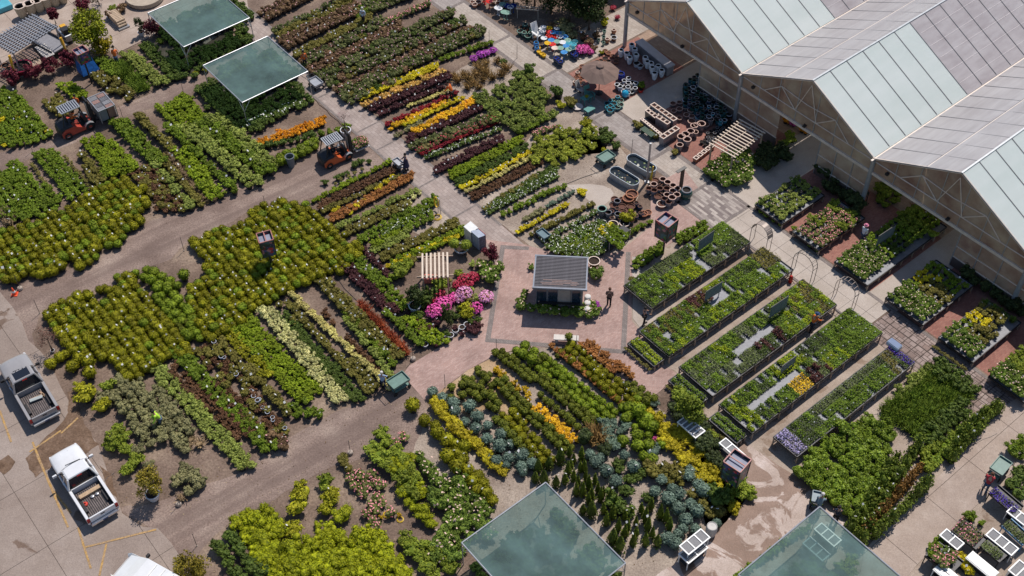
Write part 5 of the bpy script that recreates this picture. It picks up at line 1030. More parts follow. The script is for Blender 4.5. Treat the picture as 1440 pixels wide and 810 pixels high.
for i in range(22): p = AB(-20.5+i*.12, 51.3); put('white_potted_plant', p.x, p.y, 0, .8, None, 'small white pot in the tight line in front of a greenhouse side table', 'pots before the table')
dots('green_leafy_shrub', [(1066, 290, .9), (1070, 297, .8), (1078, 303, .8), (1088, 310, .8), (1098, 316, .8), (1118, 322, .8), (1128, 332, .8), (1140, 345, .8), (1150, 352, .8)], 'low shrub on the ground along the table fronts')
# ---- bottom corner: wheeled white tables
def rack_table(px, py, L, W_, z, label, top='mesh', rz=None, cells=2):
    g = G(px, py, z); t = thing('nursery_rack', label, 'rack', (g.x, g.y, 0), ROT_A if rz is None else rz, 'white nursery racks')
    fr = MB().box((0, W_/2, z), (L, .07, .07)).box((0, -W_/2, z), (L, .07, .07))
    for i in range(cells+1): fr.box((-L/2+.035+(L-.07)*i/cells, 0, z), (.07, W_-.08, .068))
    fr.build('top_frame', WHITE, t)
    if top == 'mesh':
        for i in range(cells): MB().box((-L/2+(L/cells)*(i+.5), 0, z-.02), (L/cells-.09, W_-.1, .02)).build('mesh_panel', mat('grey_net', (.20, .20, .205), .7, 0, .25, 20), t)
    elif top == 'solid': MB().box((0, 0, z+.045), (L-.02, W_-.02, .05)).build('tabletop', WHITE, t, bevel=.02)
    for x in (-1, 1):
        for y in (-1, 1): MB().bar((x*(L/2-.05), y*(W_/2-.05), 0), (x*(L/2-.05), y*(W_/2-.05), z-.04), .05).build('leg', WHITE, t)
    MB().box((0, 0, .3), (L-.1, W_-.1, .03)).build('lower_shelf', DARKM, t)
    return t
rack_table(1338.5, 758.5, 1.25, .62, .8, 'white framed two panel rack next to the pink flower bench', cells=2)
rack_table(1409, 762, 1.75, .66, .85, 'white framed three panel rack beside the grey green plants', cells=3)
rack_table(1381, 795, 1.75, .62, .8, 'solid white table top at the bottom corner of the picture', top='solid', cells=1)
rack_table(1432, 725, 1.2, .6, .85, 'white framed rack beside the violet flower bench at the picture edge', cells=2)
rack_table(1330, 806, 1.2, .7, .8, 'solid white rack at the very bottom edge under leafy shrubs', top='solid', cells=1)
rack_table(1436, 803, 1.0, 1.0, .85, 'white framed rack in the bottom corner', cells=2)
LOWB = [((1397, 688), (1432, 718), .9, 'violet_flower_tray', 'violet flower bench beside the person in red'), ((1345, 738), (1380, 765), 1.1, 'pink_flower_tray', 'pink flower bench in the bottom corner'), ((1385, 762), (1412, 785), .9, 'grey_green_seedling_tray', 'grey green plant bench in the bottom corner'),
        ((1415, 735), (1445, 762), .8, 'grey_green_seedling_tray', 'blue framed bench of grey plants at the picture edge'), ((1310, 772), (1345, 800), 1.3, None, 'dark bench of white flowered shrubs at the bottom edge')]
for (p0, p1, W_, kn, lab) in LOWB:
    p, q = G(*p0, .8), G(*p1, .8); d = q-p; L = d.length; rz = math.atan2(d.y, d.x); c = (p+q)/2
    t = thing('display_table', lab, 'table', (c.x, c.y, 0), rz, 'low corner benches'); MB().box((0, 0, .74), (L, W_, .05)).build('tabletop', DARKM, t)
    fm = mat('blue_paint', (.10, .25, .42), .5) if 'blue framed' in lab else DARKM
    for s in (-1, 1): MB().box((0, s*W_/2, .8), (L, .05, .16)).build('edge_rail', fm, t)
    for x in (-1, 1):
        for y in (-1, 1): MB().bar((x*(L/2-.05), y*(W_/2-.05), 0), (x*(L/2-.05), y*(W_/2-.05), .72), .05).build('leg', fm, t)
    u = d.normalized(); n_ = Vector((-u.y, u.x, 0))
    if kn:
        for i in range(int(L/.29)):
            for j in range(max(1, int(W_/.5))):
                v = c+u*(-L/2+.15+i*.29)+n_*(-W_/2+.28+j*.52); K[kn]['P'].append((v.x, v.y, .77, 1, rz+math.pi/2, kn.replace('_', ' ')+' on the '+lab, 'trays on the '+lab))
    else:
        for i in range(int(L/.45)):
            for j in range(3): v = c+u*(-L/2+.2+i*.45)+n_*(-W_/2+.2+j*.42); put(random.choice(['white_flowering_shrub', 'green_leafy_shrub', 'pink_flowering_rose']), v.x, v.y, .77, .8, None, 'shrub on the '+lab, 'plants on the '+lab)
dots('yellow_flowering_shrub', [(1352, 792, 1.3), (1358, 798, 1.3), (1348, 786, 1.1), (1362, 804, 1.2)], 'yellow green shrub on the ground beside the solid white table')
dots('green_leafy_shrub', [(1362, 724, 1.1), (1366, 728, 1), (1380, 735, .9), (1318, 760, 1), (1312, 770, 1)], 'green shrub at the end of the pink flower bench')
# ================================================================ PICKUP TRUCKS
def paint(name, c, flake=.2):
    m = mat(name, c, .28, .1, .05, 2, .6); b = m.node_tree.nodes['Principled BSDF']; b.inputs['Coat Weight'].default_value = .5; b.inputs['Coat Roughness'].default_value = .08; return m
LAMPR = mat('red_lamp', (.35, .01, .01), .2); CHROME = mat('chrome', (.6, .6, .62), .2, .9); LINER = mat('bed_liner', (.035, .034, .036), .75, 0, .4, 5); RIBM = mat('bed_floor', (.16, .13, .125), .7, .1, .4, 3)
def pickup(tail_l, tail_r, nose_c, label, body_m, sunroof=False, stuff='lumber'):
    p, q, n_ = G(*tail_l, .85), G(*tail_r, .85), G(*nose_c, .85); tc = (p+q)/2; fwd = (n_-tc); L = 5.7; fwd.normalize(); rz = math.atan2(fwd.y, fwd.x)
    c = tc+fwd*(L/2); t = thing('pickup_truck', label, 'pickup truck', (c.x, c.y, .012), rz, 'pickup trucks in the parking lot')
    # body: cross sections from the cab's back to the nose
    def ring(x, w, zt, zs, zb=.36): return [Vector((x, y, z)) for y, z in ((-w*.90, zb), (-w*.98, zb+.12), (-w, zs-.22), (-w*.97, zs-.02), (-w*.86, zt-.015), (-w*.4, zt+.02), (0, zt+.03), (w*.4, zt+.02), (w*.86, zt-.015), (w*.97, zs-.02), (w, zs-.22), (w*.98, zb+.12), (w*.90, zb))]
    rs = [ring(-.32, .96, 1.06, 1.02), ring(.2, .98, 1.07, 1.03), ring(.95, .98, 1.08, 1.04), ring(1.2, .98, 1.10, 1.04), ring(1.9, .97, 1.08, 1.00), ring(2.35, .96, 1.04, .95), ring(2.62, .93, .98, .88), ring(2.76, .87, .90, .80, .40), ring(2.83, .78, .80, .70, .44)]
    MB().loft(rs).build('body', body_m, t, smooth=True).data
    MB().loft([[Vector((2.5, s*.90 if False else y, z)) for y, z in ((-.62, .5), (.62, .5), (.62, .74), (-.62, .74))], [Vector((2.875, y*.9, z)) for y, z in ((-.62, .52), (.62, .52), (.62, .70), (-.62, .70))]]).build('grille', CHROME, t)
    MB().box((2.84, 0, .42), (.16, 1.5, .2)).build('front_bumper', CHROME, t, bevel=.04)
    for s in (-1, 1): MB().box((2.66, s*.74, .80), (.22, .30, .15), s*-.35).build('headlight', mat('clear_lamp', (.6, .62, .65), .1), t, bevel=.03)
    for s in (-1, 1): MB().bar((1.25, s*.30, 1.125), (2.45, s*.24, 1.055), .03, .02).build('hood_crease', body_m, t)
    # cab
    zb, zr = 1.05, 1.78; lower = [(-.34, -.92), (-.34, .92), (1.22, .90), (1.38, .5), (1.42, 0), (1.38, -.5), (1.22, -.90)]; upper = [(-.16, -.70), (-.16, .70), (.62, .68), (.72, .38), (.74, 0), (.72, -.38), (.62, -.68)]
    cab = MB(); n = len(lower); cab.add([(x, y, zb) for x, y in lower]+[(x, y, zr-.03) for x, y in upper], [(i, n+i, n+(i+1) % n, (i+1) % n) for i in range(n)][::-1])
    cab.f = [tuple(reversed(f)) for f in cab.f]; cab.build('cab_shell', GLASS_D, t)
    rp = [(x*1.02+(.0), y*1.03) for x, y in upper]; ru = [(x*.93+.02, y*.90) for x, y in upper]
    MB().loft([[Vector((x, y, zr-.05)) for x, y in rp], [Vector((x, y, zr)) for x, y in rp], [Vector((x, y, zr+.05)) for x, y in ru]]).build('roof', body_m, t, smooth=False)
    for i, (l, u) in enumerate(zip(lower, upper)):
        if i in (3, 4, 5): continue
        MB().bar((l[0], l[1], zb-.02), (u[0], u[1], zr-.02), .10, .07).build('pillar', body_m, t)
    for s in (-1, 1):
        MB().bar((.42, s*.925, zb), (.30, s*.70, zr-.02), .07, .06).build('pillar', body_m, t)
        MB().bar((-.34, s*.93, zb+.0), (1.22, s*.91, zb+.0), .09, .08).build('belt_rail', body_m, t)
        mr = MB().box((1.05, s*1.16, 1.16), (.12, .26, .2)).build('mirror', body_m if not sunroof else BLACK, t, bevel=.03); MB().bar((1.05, s*.93, 1.1), (1.05, s*1.05, 1.12), .05).build('mirror_arm', BLACK, mr)
        MB().box((.35, s*.985, .98), (.22, .03, .04)).build('door_handle', CHROME, t)
        for x in (.42, 1.22): MB().bar((x, s*.985, .42), (x, s*.975, 1.0), .012, .012).build('door_seam', BLACK, t)
    MB().box((-.2, 0, 1.70), (.03, .3, .05)).build('brake_light', LAMPR, t)
    MB().tube((.9, .35, 1.2), (.9, .36, 1.21), .02).build('antenna_base', BLACK, t)
    MB().bar((1.30, -.55, 1.14), (1.40, .35, 1.17), .025, .02).build('wiper', BLACK, t)
    if sunroof:
        MB().box((.27, 0, zr+.058), (.66, .96, .02)).build('sunroof', GLASS_D, t)
        for y in (-.45, -.22, 0, .22, .45): MB().box((.68-abs(y)*.12, y, zr+.045), (.07, .05, .05)).build('roof_lamp', BLACK, t)
    # bed
    x0, x1 = -2.78, -.40; ln = x1-x0; xc = (x0+x1)/2
    MB().box((xc, 0, .60), (ln-.02, 1.62, .05)).build('bed_floor', RIBM, t)
    rib = MB().box((0, 0, 0), (ln-.1, .05, .025)).mesh('floor_rib', LINER)
    for i in range(13): link_mesh('floor_rib', rib, t, (xc, -.72+i*.12, .637))
    for s in (-1, 1):
        w = 1; MB().loft([[Vector((x, s*y, z)) for y, z in ((.90, .38), (.975, .5), (.985, .85), (.97, 1.00), (.955, 1.03), (.80, 1.03), (.80, .60), (.86, .42))] for x in (x0, x0+.2, xc, x1)]).build('bed_side', body_m, t)
        MB().box((xc, s*.787, .83), (ln-.04, .02, .40)).build('bed_liner', LINER, t)
        MB().box((-2.10+.4, s*.68, .72), (.9, .2, .22)).build('wheel_box', LINER, t, bevel=.04)
        MB().box((x0-.005, s*.88, .80), (.06, .17, .34)).build('tail_light', LAMPR, t, bevel=.02)
    MB().box((x1+.02, 0, .84), (.05, 1.6, .44)).build('bed_front', body_m, t)
    tg = MB().box((x0-.0, 0, .80), (.09, 1.57, .44)).build('tailgate', body_m, t, bevel=.015); MB().box((x0-.05, 0, .86), (.02, .26, .07)).build('handle', BLACK, tg)
    MB().box((x0-.12, 0, .48), (.20, 1.72, .16)).build('rear_bumper', CHROME if not sunroof else GREYM, t, bevel=.03)
    MB().box((x0-.225, 0, .50), (.012, .32, .12)).build('licence_plate', mat('blue_plate', (.03, .06, .15), .4), t)
    for x in (-1.72, 1.72):
        for s in (-1, 1):
            wh = MB().lathe([(.20, -.12), (.34, -.12), (.39, -.08), (.39, .08), (.34, .12), (.20, .12)], n=20).build('wheel', RUBBER, t, (x, s*.86, .39), smooth=True); wh.rotation_euler = (math.pi/2, 0, 0)
            rm = MB().lathe([(0, -.05), (.20, -.05), (.22, 0), (.20, .05), (0, .05)], n=14).build('rim', CHROME, wh)
    for s in (-1, 1): MB().box((0, s*.70, .38), (5.0, .30, .14)).build('sill', BLACK, t)
    if stuff == 'boards':
        o = MB().box((0, 0, 0), (.28, 1.35, .16)).build('timber_plank', mat('raw_pine', (.42, .30, .19), .8, 0, .2, 9), None); o.matrix_world = t.matrix_basis @ Matrix.Translation((-.95, -.05, .745)); tag(o, 'thick pale timber plank lying across the white pickup bed', 'plank')
        for k, (x, y) in enumerate(((-1.28, -.02), (-1.28, -.32))):
            o = MB().lathe([(0, 0), (.1, 0), (.12, .02), (.12, .06), (.1, .08), (0, .08)], n=14).build('cable_spool', GREYM, None, smooth=True); o.matrix_world = t.matrix_basis @ Matrix.Translation((x, y, .652)); tag(o, 'small grey round spool on the white pickup bed floor', 'spool', 'spools in the pickup bed')
        o = MB().lathe([(.08, 0), (.17, 0), (.18, .04), (.13, .09), (.06, .12), (.05, .04)], n=14).build('strap_coil', mat('red_strap', (.55, .05, .03), .6), None, smooth=True); o.matrix_world = t.matrix_basis @ Matrix.Translation((-1.5, .55, .652)); tag(o, 'coiled red strap in the corner of the white pickup bed', 'strap')
    else:
        for k, (x, y, r_, L_, w_, m) in enumerate(((-1.1, -.1, 1.5, .9, .22, 'a'), (-1.22, -.05, 1.42, .8, .24, 'b'), (-1.15, -.55, .25, .75, .12, 'a'))):
            o = MB().box((0, 0, 0), (L_, w_, .07)).build('scrap_board', mat('scrap_wood', (.30, .20, .13), .8, 0, .3, 7) if m == 'a' else mat('grey_board', (.34, .38, .38), .6), None); o.matrix_world = t.matrix_basis @ Matrix.Translation((x, y, .70+.075*(k == 1))) @ Matrix.Rotation(r_, 4, 'Z')
            tag(o, ['rough brown scrap board in the dark pickup bed', 'grey painted board on top of the scrap in the dark pickup bed', 'brown narrow scrap board standing apart in the dark pickup bed'][k], 'board', 'scrap boards in the dark pickup bed')
    return t
pickup((121.5, 735), (168, 709), (92, 640), 'white pickup truck with an open bed holding a thick plank and a red strap', paint('white_car_paint', (.72, .73, .74)), stuff='boards')
pickup((42, 598), (84, 570), (12, 497), 'dark grey pickup truck with glass roof panel and scrap boards in its bed', paint('silver_grey_paint', (.32, .31, .31)), True, 'scrap')
# a van roof with a ladder rack peeping in at the bottom edge
t = thing('white_van', 'white van whose roof front just enters the picture at the bottom edge', 'van', (G(212, 812, 1.9).x, G(212, 812, 1.9).y, .012), R(150))
MB().loft([[Vector((x, y*w_, z)) for y, z in ((-1, .4), (-1, 1.3), (-.9, 1.9*h), (.9, 1.9*h), (1, 1.3), (1, .4))] for x, w_, h in ((-2.6, .92, 1), (.9, .92, 1), (1.6, .9, .8), (2.3, .85, .62), (2.5, .7, .5))]).build('body', paint('van_paint', (.74, .75, .75)), t, bevel=.05)
MB().add([(1.0, -.75, 1.82), (1.0, .75, 1.82), (1.66, .78, 1.45), (1.66, -.78, 1.45)], [(0, 3, 2, 1)]).build('windshield', GLASS_D, t)
for s in (-1, 1):
    MB().box((1.3, s*1.1, 1.4), (.14, .24, .24)).build('mirror', BLACK, t, bevel=.03)
    for x in (-1.7, 1.6): wh = MB().lathe([(0, -.12), (.32, -.12), (.35, 0), (.32, .12), (0, .12)], n=18).build('wheel', RUBBER, t, (x, s*.85, .35)); wh.rotation_euler = (math.pi/2, 0, 0)
for i in range(5): MB().box((-2.2+i*.6, 0, 1.93), (.06, 1.5, .04)).build('roof_rib', WHITE, t)

# ================================================================ FORKLIFTS
FORKO = mat('orange_red_paint', (.52, .10, .03), .35, 0, .1, 3); FORKR = mat('dull_red_paint', (.38, .055, .035), .4, 0, .15, 3)
def forklift(px, py, heading_px, label, pm):
    g = G(px, py, .5); h = G(*heading_px, .5)-g; rz = math.atan2(h.y, h.x)
    t = thing('forklift', label, 'forklift', (g.x, g.y, .02), rz, 'forklifts on the gravel tracks')
    MB().loft([[Vector((x, y*w_, z)) for y, z in ((-1, .25), (-1, zt-.12), (-.85, zt), (.85, zt), (1, zt-.12), (1, .25))] for x, w_, zt in ((-1.42, .42, .75), (-1.30, .60, .95), (-.9, .66, 1.05), (-.45, .66, 1.05), (-.40, .66, .80))]).build('counterweight', DARKM, t, bevel=.03)
    MB().loft([[Vector((x, y, z)) for y, z in ((-.68, .22), (-.69, zt), (.69, zt), (.68, .22))] for x, zt in ((-1.32, .60), (-1.0, .86), (-.35, .88), (.2, .50), (1.0, .45))]).build('chassis', pm, t, bevel=.02)
    MB().box((.25, 0, .48), (1.2, 1.0, .06)).build('floor_plate', DARKM, t)
    MB().box((-.35, 0, .98), (.5, .5, .12)).build('seat', BLACK, t, bevel=.04); MB().box((-.6, 0, 1.22), (.12, .48, .45)).build('seat_back', BLACK, t, bevel=.04)
    MB().tube((.45, 0, .5), (.30, 0, 1.15), .03).build('steering_column', DARKM, t); st = MB().lathe([(.17, -.015), (.2, 0), (.17, .015), (.15, 0), (.17, -.015)], n=14).build('steering_wheel', BLACK, t, (.28, 0, 1.18)); st.rotation_euler.y = .4
    MB().box((.62, 0, .85), (.2, .9, .5)).build('dashboard', DARKM, t, bevel=.05)
    for x, w_, x1 in ((-1.05, .52, -.75), (.72, .52, .45)):
        for s in (-1, 1): MB().bar((x, s*w_, .9 if x < 0 else .6), (x1, s*.48, 2.08), .06).build('guard_post', DARKM, t)
    for s in (-1, 1): MB().bar((-.85, s*.48, 2.1), (.55, s*.48, 2.1), .07).build('guard_rail', GREYM, t)
    sl = MB().box((0, 0, 0), (.085, .96, .03)).mesh('roof_slat', GREYM)
    for i in range(9): link_mesh('roof_slat', sl, t, (-.82+i*.165, 0, 2.12))
    MB().box((-.15, 0, 2.09), (1.35, .9, .015)).build('roof_sheet', GLASS_D, t)
    for s in (-1, 1):
        MB().box((1.12, s*.32, 1.15), (.12, .09, 2.1)).build('mast_rail', DARKM, t)
        MB().box((1.24, s*.26, 1.0), (.08, .06, 1.7)).build('mast_rail', DARKM, t)
        MB().box((1.85, s*.28, .32), (1.1, .12, .05)).build('fork', DARKM, t)
        MB().tube((1.02, s*.12, .4), (1.02, s*.12, 1.9), .035).build('lift_cylinder', GREYM, t)
    MB().box((1.12, 0, 2.15), (.1, .7, .08)).build('mast_crosshead', DARKM, t)
    MB().box((1.31, 0, .75), (.05, .95, .08)).box((1.31, 0, .45), (.05, .95, .08)).build('carriage', DARKM, t)
    for i in range(5): MB().box((1.32, -.4+i*.2, 1.05), (.03, .03, .55)).build('backrest_bar', DARKM, t)
    for x, r_ in ((-.95, .27), (.72, .33)):
        for s in (-1, 1):
            wh = MB().lathe([(.14, -.11), (r_-.05, -.11), (r_, -.07), (r_, .07), (r_-.05, .11), (.14, .11)], n=18).build('wheel', RUBBER, t, (x, s*.62, r_), smooth=True); wh.rotation_euler = (math.pi/2, 0, 0)
            MB().lathe([(0, -.06), (.14, -.06), (.14, .06), (0, .06)], n=12).build('rim', GREYM, wh)
            MB().loft([[Vector((x+math.cos(a)*(r_+.06), s*y, r_+math.sin(a)*(r_+.06))) for y in (.5, .75)] for a in (0.1, .7, 1.4, 2.1, 2.8)], cap=False, closed=False).build('mudguard', pm if x < 0 else GREYM, t)
    return t, rz, g
f1, r1, g1 = forklift(473, 217, (512, 200), 'orange forklift carrying a pallet of pink flowers toward the paved path', FORKO)
f2, r2, g2 = forklift(108, 175, (150, 157), 'red forklift carrying a lattice metal crate along the upper gravel track', FORKR)
f2.scale = (1.1,)*3; f1.scale = (1.0,)*3
M1 = Matrix.Translation((g1.x, g1.y, .02)) @ Matrix.Rotation(r1, 4, 'Z')
pal = MB()
for i in range(7): pal.box((0, -.55+i*.183, .12), (1.2, .13, .02))
for y in (-.5, 0, .5): pal.box((0, y, .055), (1.2, .1, .09))
o = pal.build('pallet', GREYW, None); o.matrix_world = M1 @ Matrix.Translation((2.0, 0, .36)); tag(o, 'timber pallet on the forks of the orange forklift under pink flowers', 'pallet')
for i in range(4):
    for j in range(3):
        v = M1 @ Vector((1.62+i*.28, -.42+j*.4, 0)); put('pink_flowering_rose' if (i, j) not in ((0, 2), (1, 2)) else 'green_leafy_shrub', v.x, v.y, .52, .62, None, 'pink flowering potted plant riding on the forklift pallet', 'plants on the forklift pallet')
M2 = Matrix.Translation((g2.x, g2.y, .02)) @ Matrix.Rotation(r2, 4, 'Z')
cr = thing('metal_crate', 'grey lattice metal crate of small trays carried on the red forklift', 'crate', M2 @ Vector((2.35, 0, .42)), r2)
W1, D1, H1 = 1.35, 2.1, 1.15
MB().box((0, 0, .03), (W1, D1, .05)).build('crate_base', DARKM, cr)
for (x, y) in ((-1, -1), (-1, 1), (1, -1), (1, 1)): MB().bar((x*W1/2, y*D1/2, 0), (x*W1/2, y*D1/2, H1), .06).build('corner_post', GREYM, cr)
for z in (H1,): 
    for s in (-1, 1): MB().bar((-W1/2, s*D1/2, z), (W1/2, s*D1/2, z), .06).build('top_rail', GREYM, cr); MB().bar((s*W1/2, -D1/2, z), (s*W1/2, D1/2, z), .06).build('top_rail', GREYM, cr)
lt = MB()
for i in range(12): lt.bar((-W1/2, -D1/2+D1*(i+.5)/12, H1-.03), (W1/2, -D1/2+D1*(i+.5)/12, H1-.03), .025); 
for i in range(8): lt.bar((-W1/2+W1*(i+.5)/8, -D1/2, H1-.05), (-W1/2+W1*(i+.5)/8, D1/2, H1-.05), .025)
for s in (-1, 1):
    for i in range(10): lt.bar((s*W1/2, -D1/2+D1*(i+.5)/10, .05), (s*W1/2, -D1/2+D1*(i+.5)/10, H1), .02)
    for z in (.3, .55, .8): lt.bar((s*W1/2, -D1/2, z), (s*W1/2, D1/2, z), .02)
lt.build('wire_mesh', GREYM, cr)
for i in range(4):
    for j in range(2): MB().box((-.32+j*.64, -.78+i*.52, .62), (.56, .46, 1.0)).build('packed_box', [mat('grey_carton', (.18, .18, .19), .7), mat('rust_carton', (.25, .13, .10), .7), mat('dark_carton', (.09, .09, .10), .7)][(i*2+j) % 3], cr)

# ================================================================ PEOPLE
SKIN = mat('skin', (.42, .24, .16), .6)
def skin_obj(name, pts, edges, rad, m, parent, root=0, sub=2):
    me = bpy.data.meshes.new(name); me.from_pydata(pts, edges, []); o = bpy.data.objects.new(name, me); sc.collection.objects.link(o); o.parent = parent
    me.materials.append(m); s = o.modifiers.new('skin', 'SKIN'); s.use_smooth_shade = True
    for i, v in enumerate(me.skin_vertices[0].data if me.skin_vertices else []): v.radius = (rad[i] if not isinstance(rad[i], (int, float)) else (rad[i], rad[i])); v.use_root = (i == root)
    o.modifiers.new('sub', 'SUBSURF').levels = sub; o.modifiers['sub'].render_levels = sub; return o
def add_skin_layer(me):
    bm = bmesh.new(); bm.from_mesh(me); bm.verts.layers.skin.verify(); bm.to_mesh(me); bm.free()
def person(px, py, facing, label, top, legs, hair, lean=0, armL=(.1, .1), armR=(.1, .1), stride=.12, dress=False, hat=None, z=0.0, vest=None, scale=1.0, sit=False, at=None, holds=None):
    """facing: heading in degrees counter-clockwise from +X. arm = (forward, up) reach of each hand"""
    g = at if at is not None else G(px, py, 0)
    t = thing('person', label, 'person', (g.x, g.y, z+.02), R(facing)); t.scale = (scale,)*3
    ln = lean; hip = Vector((0, 0, .93)); ch = Vector((ln*.55, 0, 1.28)); nk = Vector((ln*.8, 0, 1.50)); hd = Vector((ln*.95+.02, 0, 1.66))
    P = {'pelvis': hip, 'waist': Vector((ln*.2, 0, 1.08)), 'chest': ch, 'neck': nk, 'head': hd, 'crown': hd+Vector((0, 0, .08))}
    for s, k, a in ((1, 'l', armL), (-1, 'r', armR)):
        sh = nk+Vector((-.01, s*.185, -.10)); ha = Vector((ln*.6+a[0], s*.21, .86+a[1])); el = (sh+ha)/2+Vector((-.05, s*.03, -.03))
        P['sh'+k] = sh; P['el'+k] = el; P['ha'+k] = ha
        st = stride*s
        if sit: P['hp'+k] = hip+Vector((.02, s*.09, -.04)); P['kn'+k] = hip+Vector((.44, s*.14, 0)); P['an'+k] = hip+Vector((.46, s*.14, -.42)); P['to'+k] = P['an'+k]+Vector((.15, 0, -.04))
        else: P['hp'+k] = Vector((0, s*.09, .86)); P['kn'+k] = Vector((st*.5+.03, s*.10, .49)); P['an'+k] = Vector((st, s*.105, .08)); P['to'+k] = Vector((st+.16, s*.12, .035))
    def chain(name, names, eds, rads, m, par=t, sub=1):
        me = bpy.data.meshes.new(name); me.from_pydata([tuple(P[n]) for n in names], [(names.index(a), names.index(b)) for a, b in eds], []); add_skin_layer(me)
        o = bpy.data.objects.new(name, me); sc.collection.objects.link(o); o.parent = par; me.materials.append(m)
        sk = o.modifiers.new('skin', 'SKIN'); sk.use_smooth_shade = True
        for i, n in enumerate(names):
            v = me.skin_vertices[0].data[i]; r_ = rads[n]; v.radius = r_ if isinstance(r_, tuple) else (r_, r_); v.use_root = i == 0
        su = o.modifiers.new('sub', 'SUBSURF'); su.levels = sub; su.render_levels = sub; return o
    # fingers: short bent chains rooted in the palm
    fe = []; fr = {}
    for k, s in (('l', 1), ('r', -1)):
        d = (P['ha'+k]-P['el'+k]).normalized(); pl = P['ha'+k]+d*.06; P['pl'+k] = pl; side = d.cross(Vector((0, 1, 0))).normalized()
        for f in range(4):
            b_ = pl+side*(.018*(f-1.5)); m1 = b_+d*(.035)+Vector((0, -s*.004, 0)); e_ = m1+(d*.8+Vector((0, -s*.6, 0))).normalized()*(.03+.006*(1-abs(f-1.4)))
            P['f%s%da' % (k, f)] = m1; P['f%s%db' % (k, f)] = e_; fe += [('pl'+k, 'f%s%da' % (k, f)), ('f%s%da' % (k, f), 'f%s%db' % (k, f))]; fr['f%s%da' % (k, f)] = .0095; fr['f%s%db' % (k, f)] = .008
        P['t%s' % k] = P['ha'+k]+side*.05+d*.035; fe.append(('ha'+k, 't%s' % k)); fr['t%s' % k] = .010
    names = ['pelvis', 'waist', 'chest', 'neck', 'head', 'crown']+[a+k for k in 'lr' for a in ('sh', 'el', 'ha', 'pl', 'hp', 'kn', 'an', 'to')]+list(fr)
    eds = [('pelvis', 'waist'), ('waist', 'chest'), ('chest', 'neck'), ('neck', 'head'), ('head', 'crown')]+[e for k in 'lr' for e in (('chest', 'sh'+k), ('sh'+k, 'el'+k), ('el'+k, 'ha'+k), ('ha'+k, 'pl'+k), ('pelvis', 'hp'+k), ('hp'+k, 'kn'+k), ('kn'+k, 'an'+k), ('an'+k, 'to'+k))]+fe
    rads = {'pelvis': (.13, .1), 'waist': (.125, .1), 'chest': (.15, .11), 'neck': .05, 'head': .095, 'crown': .075, **fr}
    for k in 'lr': rads.update({'sh'+k: .06, 'el'+k: .043, 'ha'+k: .03, 'pl'+k: (.035, .018), 'hp'+k: .085, 'kn'+k: .06, 'an'+k: .04, 'to'+k: .035})
    chain('body', names, eds, rads, SKIN)
    nose = MB().add([(hd.x+.09, -.014, hd.z-.02), (hd.x+.09, .014, hd.z-.02), (hd.x+.118, 0, hd.z-.03), (hd.x+.088, 0, hd.z+.02)], [(0, 1, 2), (0, 2, 3), (2, 1, 3), (0, 3, 1)]); nose.build('nose', SKIN, t)
    for s in (-1, 1):
        MB().lathe([(0, -.012), (.011, 0), (0, .012)], (hd.x+.088, s*.033, hd.z+.012), 8).build('eye', BLACK, t); MB().box((hd.x, s*.098, hd.z-.01), (.04, .02, .055)).build('ear', SKIN, t)
    MB().box((hd.x+.09, 0, hd.z-.058), (.012, .05, .012)).build('mouth', mat('lips', (.30, .10, .08), .6), t)
    cl = {'pelvis': (.15, .12), 'waist': (.142, .117), 'chest': (.168, .127), 'nb': .07}; P['nb'] = nk-Vector((0, 0, .04))
    for k in 'lr': P['cu'+k] = P['el'+k].lerp(P['ha'+k], .75); cl.update({'sh'+k: .078, 'el'+k: .058, 'cu'+k: .045})
    nn = ['waist', 'pelvis', 'chest', 'nb']+[a+k for k in 'lr' for a in ('sh', 'el', 'cu')]
    chain('shirt', nn, [('pelvis', 'waist'), ('waist', 'chest'), ('chest', 'nb')]+[e for k in 'lr' for e in (('chest', 'sh'+k), ('sh'+k, 'el'+k), ('el'+k, 'cu'+k))], cl, top)
    lr = {'pelvis': (.148, .118)}
    for k in 'lr': lr.update({'hp'+k: .10, 'kn'+k: .072, 'an'+k: .055})
    chain('trousers', ['pelvis']+[a+k for k in 'lr' for a in ('hp', 'kn', 'an')], [e for k in 'lr' for e in (('pelvis', 'hp'+k), ('hp'+k, 'kn'+k), ('kn'+k, 'an'+k))], lr, legs)
    if dress: MB().loft([[Vector((math.cos(a)*r_, math.sin(a)*r_*1.1, z_)) for a in [i*math.pi/6 for i in range(12)]] for z_, r_ in ((1.15, .15), (.9, .19), (.5, .25))], cap=False).build('skirt', top, t, smooth=True)
    for k in 'lr': MB().box((P['an'+k]+Vector((.06, 0, -.03))), (.27, .1, .09)).build('shoe', BLACK, t, bevel=.025)
    hm = MB(); vs = CV*np.array([.112, .108, .118])+np.array([hd.x-.02, 0, hd.z+.045]); hm.add([tuple(v) for v in vs], [tuple(int(i) for i in f) for f in CF]); hm.build('hair', hair, t, smooth=True)
    if hat: MB().lathe([(.17, 0), (.115, .01), (.112, .07), (.06, .11), (0, .115)], (hd.x, 0, hd.z+.06), 12).build('hat', hat, t, smooth=True)
    if vest: MB().loft([[Vector((ln*f+math.cos(a)*.15*q, math.sin(a)*.2*q, z_)) for a in [i*math.pi/6 for i in range(12)]] for z_, q, f in ((1.0, 1.0, .2), (1.2, 1.05, .45), (1.42, .95, .7), (1.47, .5, .8))], cap=False).build('vest', vest, t, smooth=True)
    return t
def cm(n, *c): return mat(n, c, .8, 0, .12, 6)
BRH, GRH, DKH = cm('brown_hair', .10, .045, .025), cm('white_hair', .6, .57, .53), cm('black_hair', .015, .012, .01)
